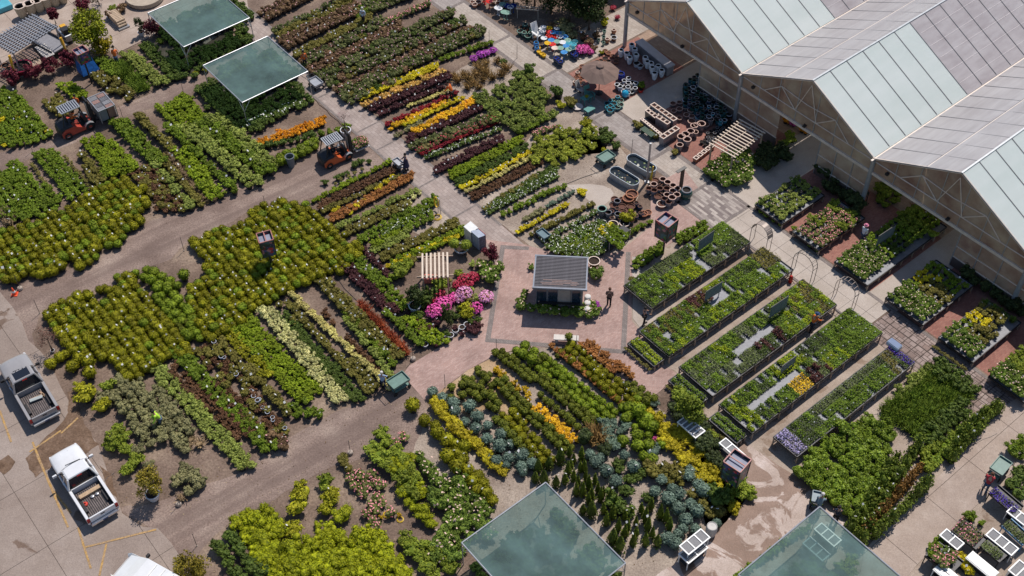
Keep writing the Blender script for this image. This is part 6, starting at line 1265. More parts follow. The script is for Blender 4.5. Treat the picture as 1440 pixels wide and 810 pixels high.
NAVY, BLK, JEAN, BEIG = cm('navy_cloth', .015, .025, .05), cm('black_cloth', .014, .013, .015), cm('denim', .06, .09, .15), cm('beige_cloth', .35, .28, .2)
person(856, 430, 75, 'woman with brown hair and brown top walking away across the brick plaza', cm('brown_top', .10, .06, .055), BLK, BRH, stride=.06)
person(905, 457, 20, 'person in dark navy clothes beside the plaza end of the seedling benches', NAVY, BLK, DKH, armL=(.3, .25), armR=(.3, .3))
person(1140, 466, 20, 'worker in an orange vest and blue cap reaching over the third seedling bench aisle', cm('orange_cloth', .62, .13, .02), NAVY, DKH, lean=.15, armL=(.4, .2), armR=(.45, .25), hat=cm('blue_cap', .03, .06, .15))
person(572, 241, 190, 'woman in a dark blue dress pushing a stroller on the paved path', cm('dark_blue_dress', .03, .03, .07), BLK, DKH, dress=True, armL=(.35, .2), armR=(.35, .2))
person(540, 547, 80, 'person with white hair and light blue shirt at the green two wheeled cart', cm('light_blue_cloth', .30, .42, .60), NAVY, GRH, armL=(.35, .1), armR=(.35, .1))
person(229, 600, 200, 'worker in a yellow green safety vest bending among the scrubby roses', cm('lime_vest', .45, .75, .05), JEAN, DKH, lean=.25, armL=(.35, -.1), armR=(.4, -.1))
person(1147, 724, 60, 'stooping person with a grey blue top next to the laurel block', cm('grey_blue_cloth', .16, .22, .25), NAVY, GRH, lean=.4, armL=(.4, -.1), armR=(.5, 0))
person(1173, 735, 80, 'worker in a navy shirt with hands on a tool beside the laurel block', NAVY, BLK, DKH, armL=(.25, .1), armR=(.3, .1))
person(1383, 692, 60, 'person in a red shirt pushing a cart on the lower walkway', cm('red_cloth', .35, .03, .04), JEAN, BRH, lean=.2, armL=(.45, .15), armR=(.45, .15))
person(1211, 341, 40, 'person in a white shirt and pink cap by the long greenhouse display table', cm('white_cloth', .65, .66, .70), JEAN, DKH, hat=cm('pink_cap', .6, .2, .3), armL=(.3, .2))
person(512, 35, 250, 'person in pale clothes standing in the path between far rose rows', cm('pale_blue_cloth', .5, .58, .7), BLK, GRH)
person(636, 141, 150, 'worker in orange bending among the gold and dark red rows', cm('orange_cloth', .62, .13, .02), BLK, DKH, lean=.35, armL=(.4, -.1), armR=(.4, -.1))
person(430, 96, 300, 'person in orange beside a wire trolley at the canopy corner', cm('orange_cloth', .62, .13, .02), BLK, DKH)
person(166, 92, 100, 'worker in orange in the leafy rows near the yard side canopy', cm('orange_cloth', .62, .13, .02), JEAN, DKH, lean=.3)
person(113, 158, 250, 'worker in an orange shirt standing behind the red forklift', cm('orange_cloth', .62, .13, .02), BLK, DKH)
MS = M2 @ Vector((-.2, 0, 0)); person(0, 0, math.degrees(r2), 'driver in an orange vest seated on the red forklift', cm('orange_cloth', .62, .13, .02), BLK, DKH, sit=True, at=MS, z=.22, armL=(.4, .25), armR=(.4, .25))
MS = M1 @ Vector((-.25, 0, 0)); person(0, 0, math.degrees(r1), 'driver in dark clothes seated on the orange forklift', NAVY, BLK, DKH, sit=True, at=MS, z=.14, armL=(.4, .25), armR=(.4, .25), scale=.98)

# ================================================================ CARTS, BINS, HOSES
GREENP = mat('dull_green_plastic', (.11, .20, .17), .5, 0, .15, 4)
def cart(px, py, rz, label, m=GREENP, L=1.3, W_=.75, h=.75):
    g = G(px, py, h); t = thing('garden_cart', label, 'cart', (g.x, g.y, .02), rz, 'wheeled garden carts')
    MB().box((0, 0, h), (L, W_, .05)).build('tray_floor', m, t)
    for s in (-1, 1): MB().box((0, s*W_/2, h+.07), (L, .04, .16)).build('tray_side', m, t); MB().box((s*L/2, 0, h+.07), (.04, W_-.05, .16)).build('tray_end', m, t)
    MB().box((0, 0, .3), (L-.1, W_-.1, .04)).build('lower_shelf', m, t)
    for x in (-1, 1):
        for y in (-1, 1):
            MB().bar((x*(L/2-.06), y*(W_/2-.06), .16), (x*(L/2-.06), y*(W_/2-.06), h), .04).build('post', DARKM, t)
            wh = MB().lathe([(0, -.03), (.14, -.03), (.16, 0), (.14, .03), (0, .03)], n=14).build('wheel', RUBBER, t, (x*(L/2-.1), y*(W_/2-.02), .16)); wh.rotation_euler.x = math.pi/2
    for s in (-1, 1): MB().bar((-L/2, s*(W_/2-.08), h), (-L/2-.28, s*(W_/2-.08), h+.3), .03).build('handle', DARKM, t)
    MB().bar((-L/2-.28, -W_/2+.08, h+.3), (-L/2-.28, W_/2-.08, h+.3), .035).build('handle_bar', DARKM, t)
    return t
cart(560, 536, ROT_B, 'green flat topped cart beside the person with white hair', L=1.25, W_=.85)
cart(1407, 656, ROT_B+.1, 'grey green cart pushed by the person in a red shirt', L=1.2, W_=.8)
cart(560, 229, ROT_A+math.pi, 'wire stroller pushed by the woman in a dark dress', GREYM, .85, .5, .6)
cart(444, 116, ROT_A, 'wire trolley beside the path side canopy corner', GREYM, 1.1, .8, .5)
cart(1148, 700, ROT_B+.6, 'slate coloured tub held by the stooping person', mat('slate_plastic', (.16, .22, .25), .5), .75, .5, .8)
cart(852, 221, ROT_B, 'green slatted cart at the end of the yellow green shrub field', GREENP, 1.2, .9, .55)
cart(764, 330, ROT_A, 'small blue grey cart behind the kiosk roof corner', mat('blue_grey_plastic', (.10, .17, .20), .5), .9, .6, .5)
def lathe_thing(name, prof, px, py, m, label, cat, group=None, n=16, z=0, mis=None, mats=None, tilt=None):
    g = G(px, py, z); o = MB().lathe(prof, n=n, mis=mis).build(name, mats or m, None, (g.x, g.y, z+.015), smooth=False); tag(o, label, cat, group); return o
lathe_thing('waste_bin', [(0, .02), (.24, .02), (.33, .95), (.37, .97), (.37, 1.02), (.31, 1.02), (.22, .1), (0, .1)], 410, 234, mat('grey_plastic', (.13, .15, .165), .5), 'tall grey round bin beside the upper gravel track', 'bin')
# rods standing in round bases, a rope strung between
ROD = mat('thin_rod', (.06, .06, .065), .5, .3); BASE = mat('pale_base', (.36, .30, .25), .85)
def rod(px, py, label, h=1.35, base=True):
    g = G(px, py); t = thing('rod_stand', label, 'stand', (g.x, g.y, .01), 0, 'thin rods in round bases')
    MB().tube((0, 0, 0), (.02, .01, h), .018, None, 6).build('rod', ROD, t)
    MB().lathe([(0, 0), (.17, 0), (.19, .06), (.17, .2), (.12, .24), (0, .24)] if base else [(0, 0), (.05, 0), (.05, .05), (0, .05)], n=12).build('base', BASE, t)
for x, y, s, b in [(581, 506, 'thin rod in a round base between the brick paving and the red row', 1), (493, 638, 'thin rod in a round base on the lower gravel track side', 1), (626, 545, 'thin rod at the corner of the brick paving and first boxwoods', 0), (698, 495, 'thin rod in a round base at the lower plaza corner', 1), (252, 710, 'leaning rod in a round base near the white potted tree', 1), (277, 768, 'thin rod near the parking lot corner', 0),
                   (374, 294, 'thin rod beside the gravel track above the boxwood field', 0), (259, 353, 'thin rod at the left corner of the boxwood field', 0), (46, 213, 'thin rod beside the upper gravel track at far beds', 0), (29, 407, 'thin rod in a base near the traffic cone', 1), (56, 441, 'thin rod at the boxwood field corner by the track', 0), (174, 170, 'thin rod by the upper gravel track near the lattice crate', 0),
                   (259, 134, 'thin rod by the upper gravel track below the shade canopy', 0), (810, 490, 'thin rod beside the white stone bench', 0), (688, 61, 'thin rod beside the upper paved walk', 0), (738, 196, 'thin rod among pink flowers and hydrangeas', 0), (727, 82, 'thin rod beside the bronze grasses', 0), (888, 215, 'thin rod at the patio corner by the stock tanks', 0), (1290, 640, 'thin rod beside the lower walkway', 0), (1425, 655, 'thin rod by the shrubs beyond the red shirted person', 0)]: rod(x, y, s, base=bool(b))
def rope(p, q, label, m=ROD, r_=.018, z=.03, sag=0):
    p, q = G(*p), G(*q); mb = MB(); n = 10; pts = [p.lerp(q, i/n)+Vector((math.sin(i*2.1)*.04, math.cos(i*1.7)*.04, z)) for i in range(n+1)]
    for a, b in zip(pts, pts[1:]): mb.tube(a, b, r_, None, 5, cap=False)
    tag(mb.build('hose', m), label, 'hose')
rope((468, 386), (560, 490), 'dark irrigation hose along the red plant row'); rope((788, 262), (868, 232), 'dark hose crossing the gravel beside the concrete pad'); rope((1310, 655), (1401, 610), 'thin dark hose beside the lower walkway'); rope((440, 138), (490, 185), 'dark hose along the main paved path edge'); rope((860, 587), (880, 580), 'short dark hose beside the blue junipers'); rope((120, 700), (160, 665), 'dark hose behind the white pickup')
YEL = mat('yellow_hose', (.62, .42, .03), .5)
def coil(px, py, label, r_=.3, n=3):
    g = G(px, py); mb = MB()
    for k in range(n):
        pts = [Vector((math.cos(a)*(r_-.04*k), math.sin(a)*(r_-.04*k), .03+.03*k)) for a in [i*math.pi/8 for i in range(17)]]
        for a, b in zip(pts, pts[1:]): mb.tube(a, b, .022, None, 5, cap=False)
    tag(mb.build('hose_coil', YEL, None, (g.x, g.y, .01)), label, 'hose')
coil(615, 306, 'yellow hose coil lying beside the hose stand', .32); coil(545, 724, 'yellow hose coil on the bare soil beside pale roses', .25, 2); coil(563, 731, 'small yellow hose coil next to a lime shrub', .2, 2)
t = thing('hose_stand', 'metal stand with a yellow hose hung beside the paved path', 'stand', G(618, 300), ROT_A)
for s in (-.14, .14): MB().tube((s, 0, 0), (s, 0, 1.5), .025, None, 6).build('post', GREYM, t)
MB().bar((-.14, 0, 1.5), (.14, 0, 1.5), .04).build('crossbar', GREYM, t)
mb = MB(); pts = [Vector((-.35+math.cos(a)*.25, 0, .85+math.sin(a)*.5)) for a in [i*math.pi/8 for i in range(17)]]
for k in range(3):
    for a, b in zip(pts, pts[1:]): mb.tube(a+Vector((0, .04*k, 0)), b+Vector((0, .04*k, 0)), .025, None, 5, cap=False)
mb.build('hung_hose', YEL, t)
# traffic cone
t = thing('traffic_cone', 'orange and white traffic cone at the parking lot corner', 'cone', G(21, 414), 0); MB().box((0, 0, .03), (.42, .42, .05)).build('base', mat('cone_orange', (.75, .09, .03), .5), t)
MB().lathe([(.17, .05), (.11, .3), (.08, .42), (.035, .68), (0, .69)], n=14).build('cone_body', mat('cone_orange', (.75, .09, .03), .5), t, smooth=True); MB().lathe([(.125, .25), (.092, .38)], n=14).build('white_band', WHITE, t)
# white stone bench with little potted ball on it
g = G(796, 481); t = thing('stone_bench', 'white stone bench slab at the lower edge of the brick plaza', 'bench', (g.x, g.y, .02), kr)
MB().box((0, 0, .42), (1.65, .45, .09)).build('seat', mat('pale_stone', (.58, .54, .49), .8), t, bevel=.015)
for x in (-.6, .6): MB().box((x, 0, .19), (.16, .36, .38)).build('leg', mat('pale_stone', (.58, .54, .49), .8), t)
dots('small_boxwood', [(800, 475, 1.1)], 'small potted ball on the white stone bench', z=.45)
# little display cabinets by the path
for i, (x, y, m, lab) in enumerate(((663, 337, 'white', 'open white cabinet holding small goods beside the paved path'), (674, 345, 'red', 'blue grey cabinet with a red side beside the maroon tree'))):
    g = G(x, y); t = thing('display_cabinet', lab, 'cabinet', (g.x, g.y, .01), ROT_B+math.pi/2, 'display cabinets by the path'); cmat = mat('grey_blue_panel', (.30, .34, .42), .5) if i else mat('cream_panel', (.55, .53, .50), .6)
    MB().box((0, -.3, .6), (.8, .04, 1.2)).build('side_panel', mat('red_print', (.28, .06, .07), .5) if i else cmat, t); MB().box((0, .3, .6), (.8, .04, 1.2)).build('side_panel', cmat, t)
    MB().box((-.38, 0, .6), (.04, .56, 1.2)).build('back_panel', mat('print_panel', (.08, .10, .16), .5, 0, .6, 9), t); MB().box((.38, 0, .6), (.04, .56, 1.2)).build('front_panel', mat('print_panel', (.08, .10, .16), .5, 0, .6, 9), t)
    lid = MB().box((0, 0, 0), (.86, .66, .03)).build('lid', cmat if i else WHITE, t, (0, .05*i, 1.24)); lid.rotation_euler.x = .25 if i else -.2

# ================================================================ UMBRELLA, STOCK TANKS, PERGOLAS, ARBOURS
g = G(842, 131); t = thing('parasol', 'brown fabric parasol over the brick patio of glazed pots', 'parasol', (g.x, g.y, .01), .2)
UMB = mat('brown_canvas', (.17, .115, .095), .8, 0, .12, 2); MB().tube((0, 0, 0), (0, 0, 2.75), .035, None, 8).build('pole', DARKM, t); MB().lathe([(0, 0), (.32, 0), (.34, .06), (.1, .12), (0, .12)], n=16).build('base', DARKM, t)
ns_ = 8
for i in range(ns_):
    a0, a1 = i*2*math.pi/ns_, (i+1)*2*math.pi/ns_; r_ = 1.62; cc = [(math.cos(a)*r_, math.sin(a)*r_, 2.05) for a in (a0, a1)]; md = (math.cos((a0+a1)/2)*r_*.92, math.sin((a0+a1)/2)*r_*.92, 2.07)
    mid = [(math.cos(a)*r_*.5, math.sin(a)*r_*.5, 2.5) for a in (a0, a1)]; mm_ = (math.cos((a0+a1)/2)*r_*.48, math.sin((a0+a1)/2)*r_*.48, 2.44)
    MB().add([(0, 0, 2.72), mid[0], mm_, mid[1], cc[0], md, cc[1]], [(0, 1, 2), (0, 2, 3), (1, 4, 5, 2), (2, 5, 6, 3)]).build('canopy_panel', UMB, t)
    MB().tube((0, 0, 2.66), (cc[0][0]*.99, cc[0][1]*.99, 2.02), .014, None, 5).build('rib', WOOD, t)
MB().lathe([(.32, 0), (.28, .08), (0, .2)], (0, 0, 2.68), 12).build('vent_cap', UMB, t)
g = G(835, 125); t = thing('round_table', 'small round dark red table in the shade of the parasol', 'table', (g.x-.4, g.y-.6, .01)); MB().lathe([(0, 0), (.55, 0), (.57, .02), (.55, .04), (0, .04)], (0, 0, .72), 20).build('tabletop', mat('dark_red_top', (.20, .06, .05), .5), t); MB().tube((0, 0, 0), (0, 0, .72), .05).build('pedestal', DARKM, t); MB().lathe([(0, 0), (.3, 0), (.1, .05), (0, .05)], n=14).build('foot', DARKM, t)
TANKM = mat('galvanised_tank', (.33, .37, .41), .4, .5, .15, 4); WATER = mat('dark_water', (.015, .02, .022), .08, 0, .4, 4, .6)
def tank(px, py, rz, label):
    g = G(px, py, .5); t = thing('stock_tank', label, 'tank', (g.x, g.y, .01), rz, 'oval metal stock tanks'); L, W_ = 2.55, 1.0
    def oval(k, z, n=20):
        o = []
        for i in range(n):
            a = 2*math.pi*i/n; c, s = math.cos(a), math.sin(a); o.append(Vector(((L-W_)/2*(1 if c > 0 else -1)*(1 if abs(c) > 1e-6 else 0)+c*W_/2*k, s*W_/2*k, z)))
        return o
    MB().loft([oval(.96, 0), oval(1, .15), oval(1.0, .58), oval(1.05, .60), oval(1.05, .64), oval(.97, .64), oval(.95, .42)], cap=False).build('tank_wall', TANKM, t, smooth=False)
    MB().add([tuple(v) for v in oval(.96, .45)], [tuple(range(20))]).build('water', WATER, t)
    for z in (.18, .38): MB().loft([oval(1.015, z), oval(1.03, z+.02), oval(1.015, z+.04)], cap=False).build('tank_rib', TANKM, t)
    for i in range(16):
        x, y = random.uniform(-.95, .95), random.uniform(-.35, .35); MB().lathe([(0, 0), (random.uniform(.04, .09), .0), (0, .012)], (x, y, .455), 7).build('lily_pad', K_LILY[i % 3], t)
K_LILY = [mat('lily_green', (.10, .16, .04), .5), mat('lily_pale', (.45, .45, .38), .6), mat('lily_brown', (.12, .08, .04), .6)]
tank(878, 249, ROT_A+.12, 'oval galvanised stock tank with water plants nearer the kiosk'); tank(902, 231, ROT_A+.12, 'oval galvanised stock tank with water plants beside the tall pole')
g = G(909.5, 256); t = thing('lamp_pole', 'tall grey square pole beside the stock tanks and dark pots', 'pole', (g.x, g.y, .01)); MB().box((0, 0, 1.9), (.14, .14, 3.8)).build('shaft', GREYM, t); MB().box((0, 0, .03), (.34, .34, .06)).build('base_plate', GREYM, t)
mb = MB().tube((.12, -.1, .4), (.2, -.15, 1.7), .09, .05, 8).tube((.12, -.1, .4), (.3, -.1, .1), .09, .1, 8); tag(mb.build('folded_umbrella', YEL, None, (g.x+.15, g.y, .0)), 'yellow bundle leaning on the tall grey pole', 'bundle')
def timber_shade(name, corners, z, n, mslat, mbeam, label, over=.0, beams=3, group=None, slat=(.09, .05), posts=True):
    p = [G(x, y, z) for x, y in corners]; c = sum(p, Vector())/4; u = (p[1]-p[0]); v = (p[3]-p[0]); rz = math.atan2(u.y, u.x); L, D = (u.length+(p[2]-p[3]).length)/2, (v.length+(p[2]-p[1]).length)/2
    t = thing(name, label, 'pergola', (c.x, c.y, .01), rz, group); sgn = 1 if u.cross(v).z > 0 else -1
    sm = MB().box((0, 0, 0), (slat[0], D, slat[1])).mesh('slat', mslat)
    for i in range(n): link_mesh('slat', sm, t, (-L/2+L*(i+.5)/n, 0, z), 0)
    for j in range(beams): y = -D/2+.25+(D-.5)*j/max(1, beams-1); MB().box((0, y, z-.09), (L+over, .07, .12)).build('beam', mbeam, t)
    if posts:
        for x in (-1, 1):
            for y in (-1, 1): MB().box((x*(L/2-.15), y*(D/2-.25), (z-.15)/2), (.1, .1, z-.15)).build('post', mbeam, t)
    return t
timber_shade('pergola', [(590.5, 357), (632, 355), (632.5, 390), (592, 392)], 2.0, 7, PALEW, WOOD, 'pergola of pale timber slats beside the pink azaleas', .5, 2, None, (.12, .08))
timber_shade('pergola', [(996, 202), (1040, 167), (1082, 187), (1029, 222)], 1.9, 12, PALEW, WOOD, 'low slatted timber shade over shrubs by the greenhouse post', 0, 3, None, (.09, .05))
t = timber_shade('lattice_pergola', [(-14, 55), (54, 15), (81, 46), (10, 73)], 2.5, 14, GREYM, GREYM, 'grey lattice pergola shading tables at the top corner', 0, 11, None, (.07, .06))
g = G(610, 397); o = MB().box((0, 0, .3), (1.3, .5, .5)).build('bench_cushion', mat('salmon_cushion', (.60, .18, .13), .8), None, (g.x, g.y, .02), kr, bevel=.06); tag(o, 'salmon red cushioned box under the pale pergola', 'cushion')
def arch(px, py, label, rz, w_=1.5, h=2.3, m=WOOD, d=.5):
    g = G(px, py); t = thing('garden_arch', label, 'arch', (g.x, g.y, .02), rz)
    for y in (-d/2, d/2):
        pts = [Vector((-w_/2, y, 0)), Vector((-w_/2, y, h*.62))]+[Vector((-math.cos(a)*w_/2, y, h*.62+math.sin(a)*h*.38)) for a in [i*math.pi/8 for i in range(1, 8)]]+[Vector((w_/2, y, h*.62)), Vector((w_/2, y, 0))]
        mb = MB(); [mb.tube(a, b, .022, None, 6) for a, b in zip(pts, pts[1:])]; mb.build('hoop', m, t)
    for p in pts[1:-1]: MB().tube((p.x, -d/2, p.z), (p.x, d/2, p.z), .018, None, 5).build('rung', m, t)
    return t
TAUPE = mat('taupe_metal', (.22, .18, .16), .5, .3)
a_ = arch(1068, 345, 'curved taupe metal arch at the far end of the second bench', ROT_A, 1.5, 2.1, TAUPE, .5); MB().loft([[Vector((-math.cos(q)*.75, y, 1.3+math.sin(q)*.8)) for y in (-.27, .27)] for q in [i*math.pi/10 for i in range(11)]], cap=False, closed=False).build('arch_band', mat('taupe_band', (.30, .25, .22), .5, .2), a_)
arch(1128, 388, 'thin black wire arch at the end of the third bench', ROT_A, 1.7, 2.2, DARKM, .45); arch(1186, 425, 'rust brown metal arch on the pale slab walk', ROT_A, 1.6, 2.2, TAUPE, .4)
g = G(1111, 397); o = MB().lathe([(0, 0), (.14, 0), (.15, .45), (.1, .6), (.05, .66), (0, .66)], n=10).build('fire_extinguisher', mat('red_enamel', (.5, .03, .02), .4), None, (g.x, g.y, .02), smooth=True); tag(o, 'bright red round canister standing by the second bench', 'canister')
BOARD = mat('slate_sign_board', (.12, .15, .165), .5, 0, .2, 3)
def board(p0, p1, zt, h, label, m=BOARD, zb=None):
    p, q = G(*p0, zt), G(*p1, zt); d = q-p; L = d.length; c = (p+q)/2; t = thing('sign_board', label, 'sign', (c.x, c.y, 0), math.atan2(d.y, d.x), 'long sign boards over the benches')
    h *= 1.35; MB().box((0, 0, zt-h/2), (L, .04, h)).build('board', m, t); fr = MB().box((0, 0, zt+.0), (L+.04, .05, .025)).box((0, 0, zt-h), (L+.04, .05, .025)); fr.build('frame', DARKM, t)
    for i in range(4): MB().box((0, -.024, zt-.14-i*h*.18), (L*(.75-.1*(i % 2)), .008, .03)).build('text_line', mat('faint_lettering', (.20, .24, .25), .6), t)
    for s in (-1, 1): MB().box((s*L*.4, 0, (zt-h)/2), (.05, .05, zt-h)).build('post', GREYM, t)
board((983.5, 339), (1004.5, 324), 2.2, .75, 'slate sign board standing over the first seedling bench'); board((993, 410), (1016, 396), 2.1, .7, 'slate sign board standing over the second seedling bench'); board((1085, 432), (1109, 416), 2.2, .8, 'slate sign board standing over the third seedling bench'); board((1236, 332), (1260, 316), 2.2, .7, 'slate sign board over the long greenhouse display table'); board((1100, 515), (1120, 500), 1.8, .5, 'slate sign board over the fourth seedling bench')
g = G(1255, 492, .9); t = thing('watering_box', 'pale blue plastic tub at the far end of the narrow lavender bench', 'tub', (g.x+.15, g.y+.3, .86), ROT_A); MB().box((0, 0, .18), (.9, .55, .3)).build('tub_wall', mat('pale_blue_plastic', (.35, .42, .50), .4), t, bevel=.06); MB().box((0, 0, .34), (.8, .45, .03)).build('lid', mat('blue_pad', (.06, .12, .25), .5), t)
# white trellis bench in the screen, glass topped racks by the puddles
for i, (x, y, L, W_, z, lab, m, c) in enumerate(((972, 600, 1.6, .8, 1.0, 'white slatted rack in the leafy screen', 'mesh', 5), (1030, 632, 1.7, .55, 1.0, 'white three panel rack beside the picture sign box and puddles', 'mesh', 3))): rack_table(x, y, L, W_, z, lab, m, ROT_A, c)
g = G(975, 765, 1.0); rack_table(977, 762, 1.75, .7, 1.25, 'tall glass topped white framed rack beside the blue grey globes', 'mesh', ROT_B, 3); rack_table(975, 775, 1.6, .75, .85, 'lower white framed rack in front of the tall glass topped one', 'mesh', ROT_B, 2)
lathe_thing('rain_barrel', [(0, 0), (.28, 0), (.33, .3), (.33, .6), (.30, .88), (.27, .9), (.24, .86), (0, .84)], 999, 751, mat('pale_barrel', (.50, .47, .44), .6), 'pale round barrel beside the glass topped rack', 'barrel')
for i, (x, y) in enumerate(((1164, 752), (1148, 772))): 
    rack_table(x, y, 1.5, .62, .7, 'white framed rack seen through the net beside the puddled concrete' if i == 0 else 'grey framed rack under the net behind the white one', 'mesh', ROT_A, 3)
# signpost on the walk
g = G(957, 266); t = thing('wayfinding_post', 'brown timber signpost with a flat arm beside the dark glazed pots', 'signpost', (g.x, g.y, .02), ROT_B); MB().box((0, 0, 1.0), (.2, .2, 2.0)).build('post', mat('dark_timber', (.10, .06, .045), .8), t); MB().box((-.2, 0, 2.05), (.9, .26, .06)).build('arm', mat('grey_arm', (.14, .13, .12), .6), t)
# dark low building at the top, white frame panel, big dark trees before it
g = G(855, 8); t = thing('timber_building', 'dark grey building with pale window band at the top edge of the picture', 'building', AB(-62, 66), ROT_B)
MB().box((4.5, 3.2, 1.7), (14, 5, 3.4)).build('wall', mat('grey_cladding', (.13, .12, .115), .8, 0, .2, 2), t); MB().box((4.5, 3.2, 3.5), (14.6, 5.6, .2)).build('roof', mat('dark_roof', (.055, .055, .06), .7), t)
for i in range(5): f = MB().box((-1.4+i*2.6, .68, 1.7), (1.5, .08, 1.6)).build('window', GREYW, t); MB().box((-1.4+i*2.6, .63, 1.7), (1.25, .03, 1.35)).build('pane', GLASS_D, f)
g = G(742, 10, 1.2); t = thing('planter_frame', 'pale frame of five square openings hanging before dark trees', 'frame', (g.x, g.y, 1.1), -.15)
MB().box((0, .2, 0), (2.0, .05, .06)).build('rail', PALEW, t); MB().box((0, -.2, 0), (2.0, .05, .06)).build('rail', PALEW, t)
for i in range(6): MB().box((-.97+i*.388, 0, 0), (.05, .35, .055)).build('divider', PALEW, t)
for s in (-1, 1): MB().box((s*.9, 0, -.57), (.04, .04, 1.1)).build('leg', PALEW, t)
# ================================================================ POTS
def glaze(n, c, r_=.22): return mat('glaze_'+n, c, r_, 0, .22, 5, .6)
TERRA = mat('terracotta', (.36, .15, .08), .8, 0, .2, 6); CREAMR = mat('cream_rim', (.62, .50, .42), .6, 0, .1)
SHAPE = {'tall': [(.62, 0), (.80, .5), (.92, 1.0), (1, 1.6), (1.04, 2.2), (1.10, 2.26), (1.10, 2.36), (.90, 2.36), (.86, 2.2), (.8, 1.5), (0, 1.45)],
         'bowl': [(.45, 0), (.8, .25), (1.0, .7), (1.06, .78), (1.06, .86), (.9, .86), (.8, .62), (0, .58)],
         'jar': [(.5, 0), (.85, .45), (1.0, 1.0), (.92, 1.4), (.72, 1.6), (.82, 1.72), (.82, 1.8), (.62, 1.8), (.6, 1.55), (0, 1.5)],
         'cup': [(.6, 0), (.75, .1), (.92, .9), (1.04, 1.15), (1.04, 1.28), (.88, 1.28), (.80, 1.0), (0, .95)],
         'disc': [(.16, 0), (.3, .02), (.12, .12), (.12, 2.1), (.95, 2.28), (1.05, 2.42), (.95, 2.44), (0, 2.34)]}
_pm = {}
def pot_mesh(shape, r, body, rim, inner=SOIL):
    key = (shape, round(r, 2), body.name, rim.name, inner.name)
    if key not in _pm:
        pr = [(a*r, b*r) for a, b in SHAPE[shape]]; n = len(pr)-1
        mis = [0]*n; mis[n-1] = 2; mis[n-2] = 2; mis[n-3] = 1; mis[n-4] = 1
        if shape == 'disc': mis = [0]*n; mis[n-1] = 1; mis[n-2] = 1; mis[n-3] = 1
        _pm[key] = MB().lathe(pr, n=14, mis=mis).mesh('glazed_pot', [body, rim, inner])
    return _pm[key]
def pot(px, py, shape, r, body, rim, label, group, z=0, name='glazed_pot', cat='pot', inner=SOIL):
    v = G(px, py, z) if not isinstance(px, Vector) else px
    o = link_mesh(name, pot_mesh(shape, r, body, rim, inner), None, (v.x, v.y, z+.035), random.uniform(0, 6)); return tag(o, label, cat, group)
GREYB = glaze('grey_blue', (.15, .165, .20)); WHB = glaze('bluish_white', (.55, .60, .67)); DKB = glaze('dark_blue', (.012, .03, .07)); TEAL = glaze('teal', (.015, .10, .13)); AQUA = glaze('aqua', (.05, .28, .36)); DGREEN = glaze('dark_green', (.02, .07, .055))
BROWN = glaze('brown', (.13, .055, .03)); BLK2 = glaze('black', (.02, .022, .026)); GREYT = glaze('grey', (.16, .16, .175)); GREENR = glaze('pale_green', (.20, .33, .27)); COB = glaze('cobalt', (.012, .03, .22)); WHG = glaze('white', (.62, .63, .65)); REDG = glaze('red', (.50, .025, .02)); YELG = glaze('yellow', (.60, .36, .015)); LTB = glaze('sky_blue', (.05, .22, .50))
DINN = mat('dark_hollow', (.02, .014, .012), .9); RDIN = mat('clay_inside', (.11, .045, .03), .85)
def heap(px, n_sp, choices, label, group, jit=.15, gapp=.1, stack=0, name='glazed_pot', cat='pot'):
    """pots set out over an area; choices: (shape, radius, body, rim, inner)"""
    pg = [toAB(G(x, y, .4)) for x, y in px]; n_sp *= .86; choices = [(c[0], c[1]*.86)+tuple(c[2:]) for c in choices]; a = min(p[0] for p in pg); cnt = 0
    while a < max(p[0] for p in pg):
        b = min(p[1] for p in pg)
        while b < max(p[1] for p in pg):
            pa, pb = a+random.uniform(-jit, jit)*n_sp, b+random.uniform(-jit, jit)*n_sp
            if inside((pa, pb), pg) and random.random() > gapp:
                sh, r, bd, rm, inn = random.choice(choices); pot(AB(pa, pb), 0, sh, r*random.uniform(.9, 1.08), bd, rm, label, group, 0, name, cat, inn); cnt += 1
                if stack and random.random() < stack:
                    sh2, r2, bd2, rm2, inn2 = random.choice(choices); pot(AB(pa, pb), 0, sh2, r2*.8, bd2, rm2, label, group, SHAPE[sh][-3][1]*r, name, cat, inn2)
            b += n_sp
        a += n_sp
def cluster(pts, shape, r, body, rim, label, group, inner=DINN, name='glazed_pot', cat='pot', z=0):
    for p in pts: pot(p[0], p[1], shape, r*(p[2] if len(p) > 2 else 1), body, rim, label, group, z if len(p) < 4 else p[3], name, cat, inner)
# tall white-grey jars in pairs of stacks beside the counter
for (x, y) in ((873, 80), (881, 84), (888, 72), (885, 90), (894, 86), (892, 78), (910, 96), (907, 90), (917, 104), (920, 112), (925, 102), (915, 98), (930, 108)):
    lab = 'tall bluish white jar of the stacked rows beside the long counter'
    pot(x, y, 'tall', .24, WHB, WHG, lab, 'white jars by the counter', 0, inner=DINN); pot(x, y, 'tall', .21, WHB, WHG, lab, 'white jars by the counter', .52, inner=DINN); pot(x, y-3, 'tall', .2, WHB, WHG, lab, 'white jars by the counter', .95, inner=DINN)
cluster([(895, 94, 1), (900, 97, .9)], 'cup', .28, WHB, WHG, 'short bluish white pot at the end of the white jar rows', 'short white pots')
g0 = AB(-55.6, 59.2)
c0, c1 = G(898, 57, .9), G(944, 94, .9); t = thing('long_counter', 'long grey counter under the first greenhouse gable', 'counter', ((c0.x+c1.x)/2, (c0.y+c1.y)/2, .02), math.atan2((c1-c0).y, (c1-c0).x))
MB().box((0, 0, .9), ((c1-c0).length, .8, .1)).build('counter_top', mat('grey_stone_top', (.42, .40, .41), .5, 0, .1, 2), t); MB().box((0, 0, .44), ((c1-c0).length-.1, .65, .86)).build('counter_base', mat('dark_grey_stone', (.25, .23, .24), .7), t)
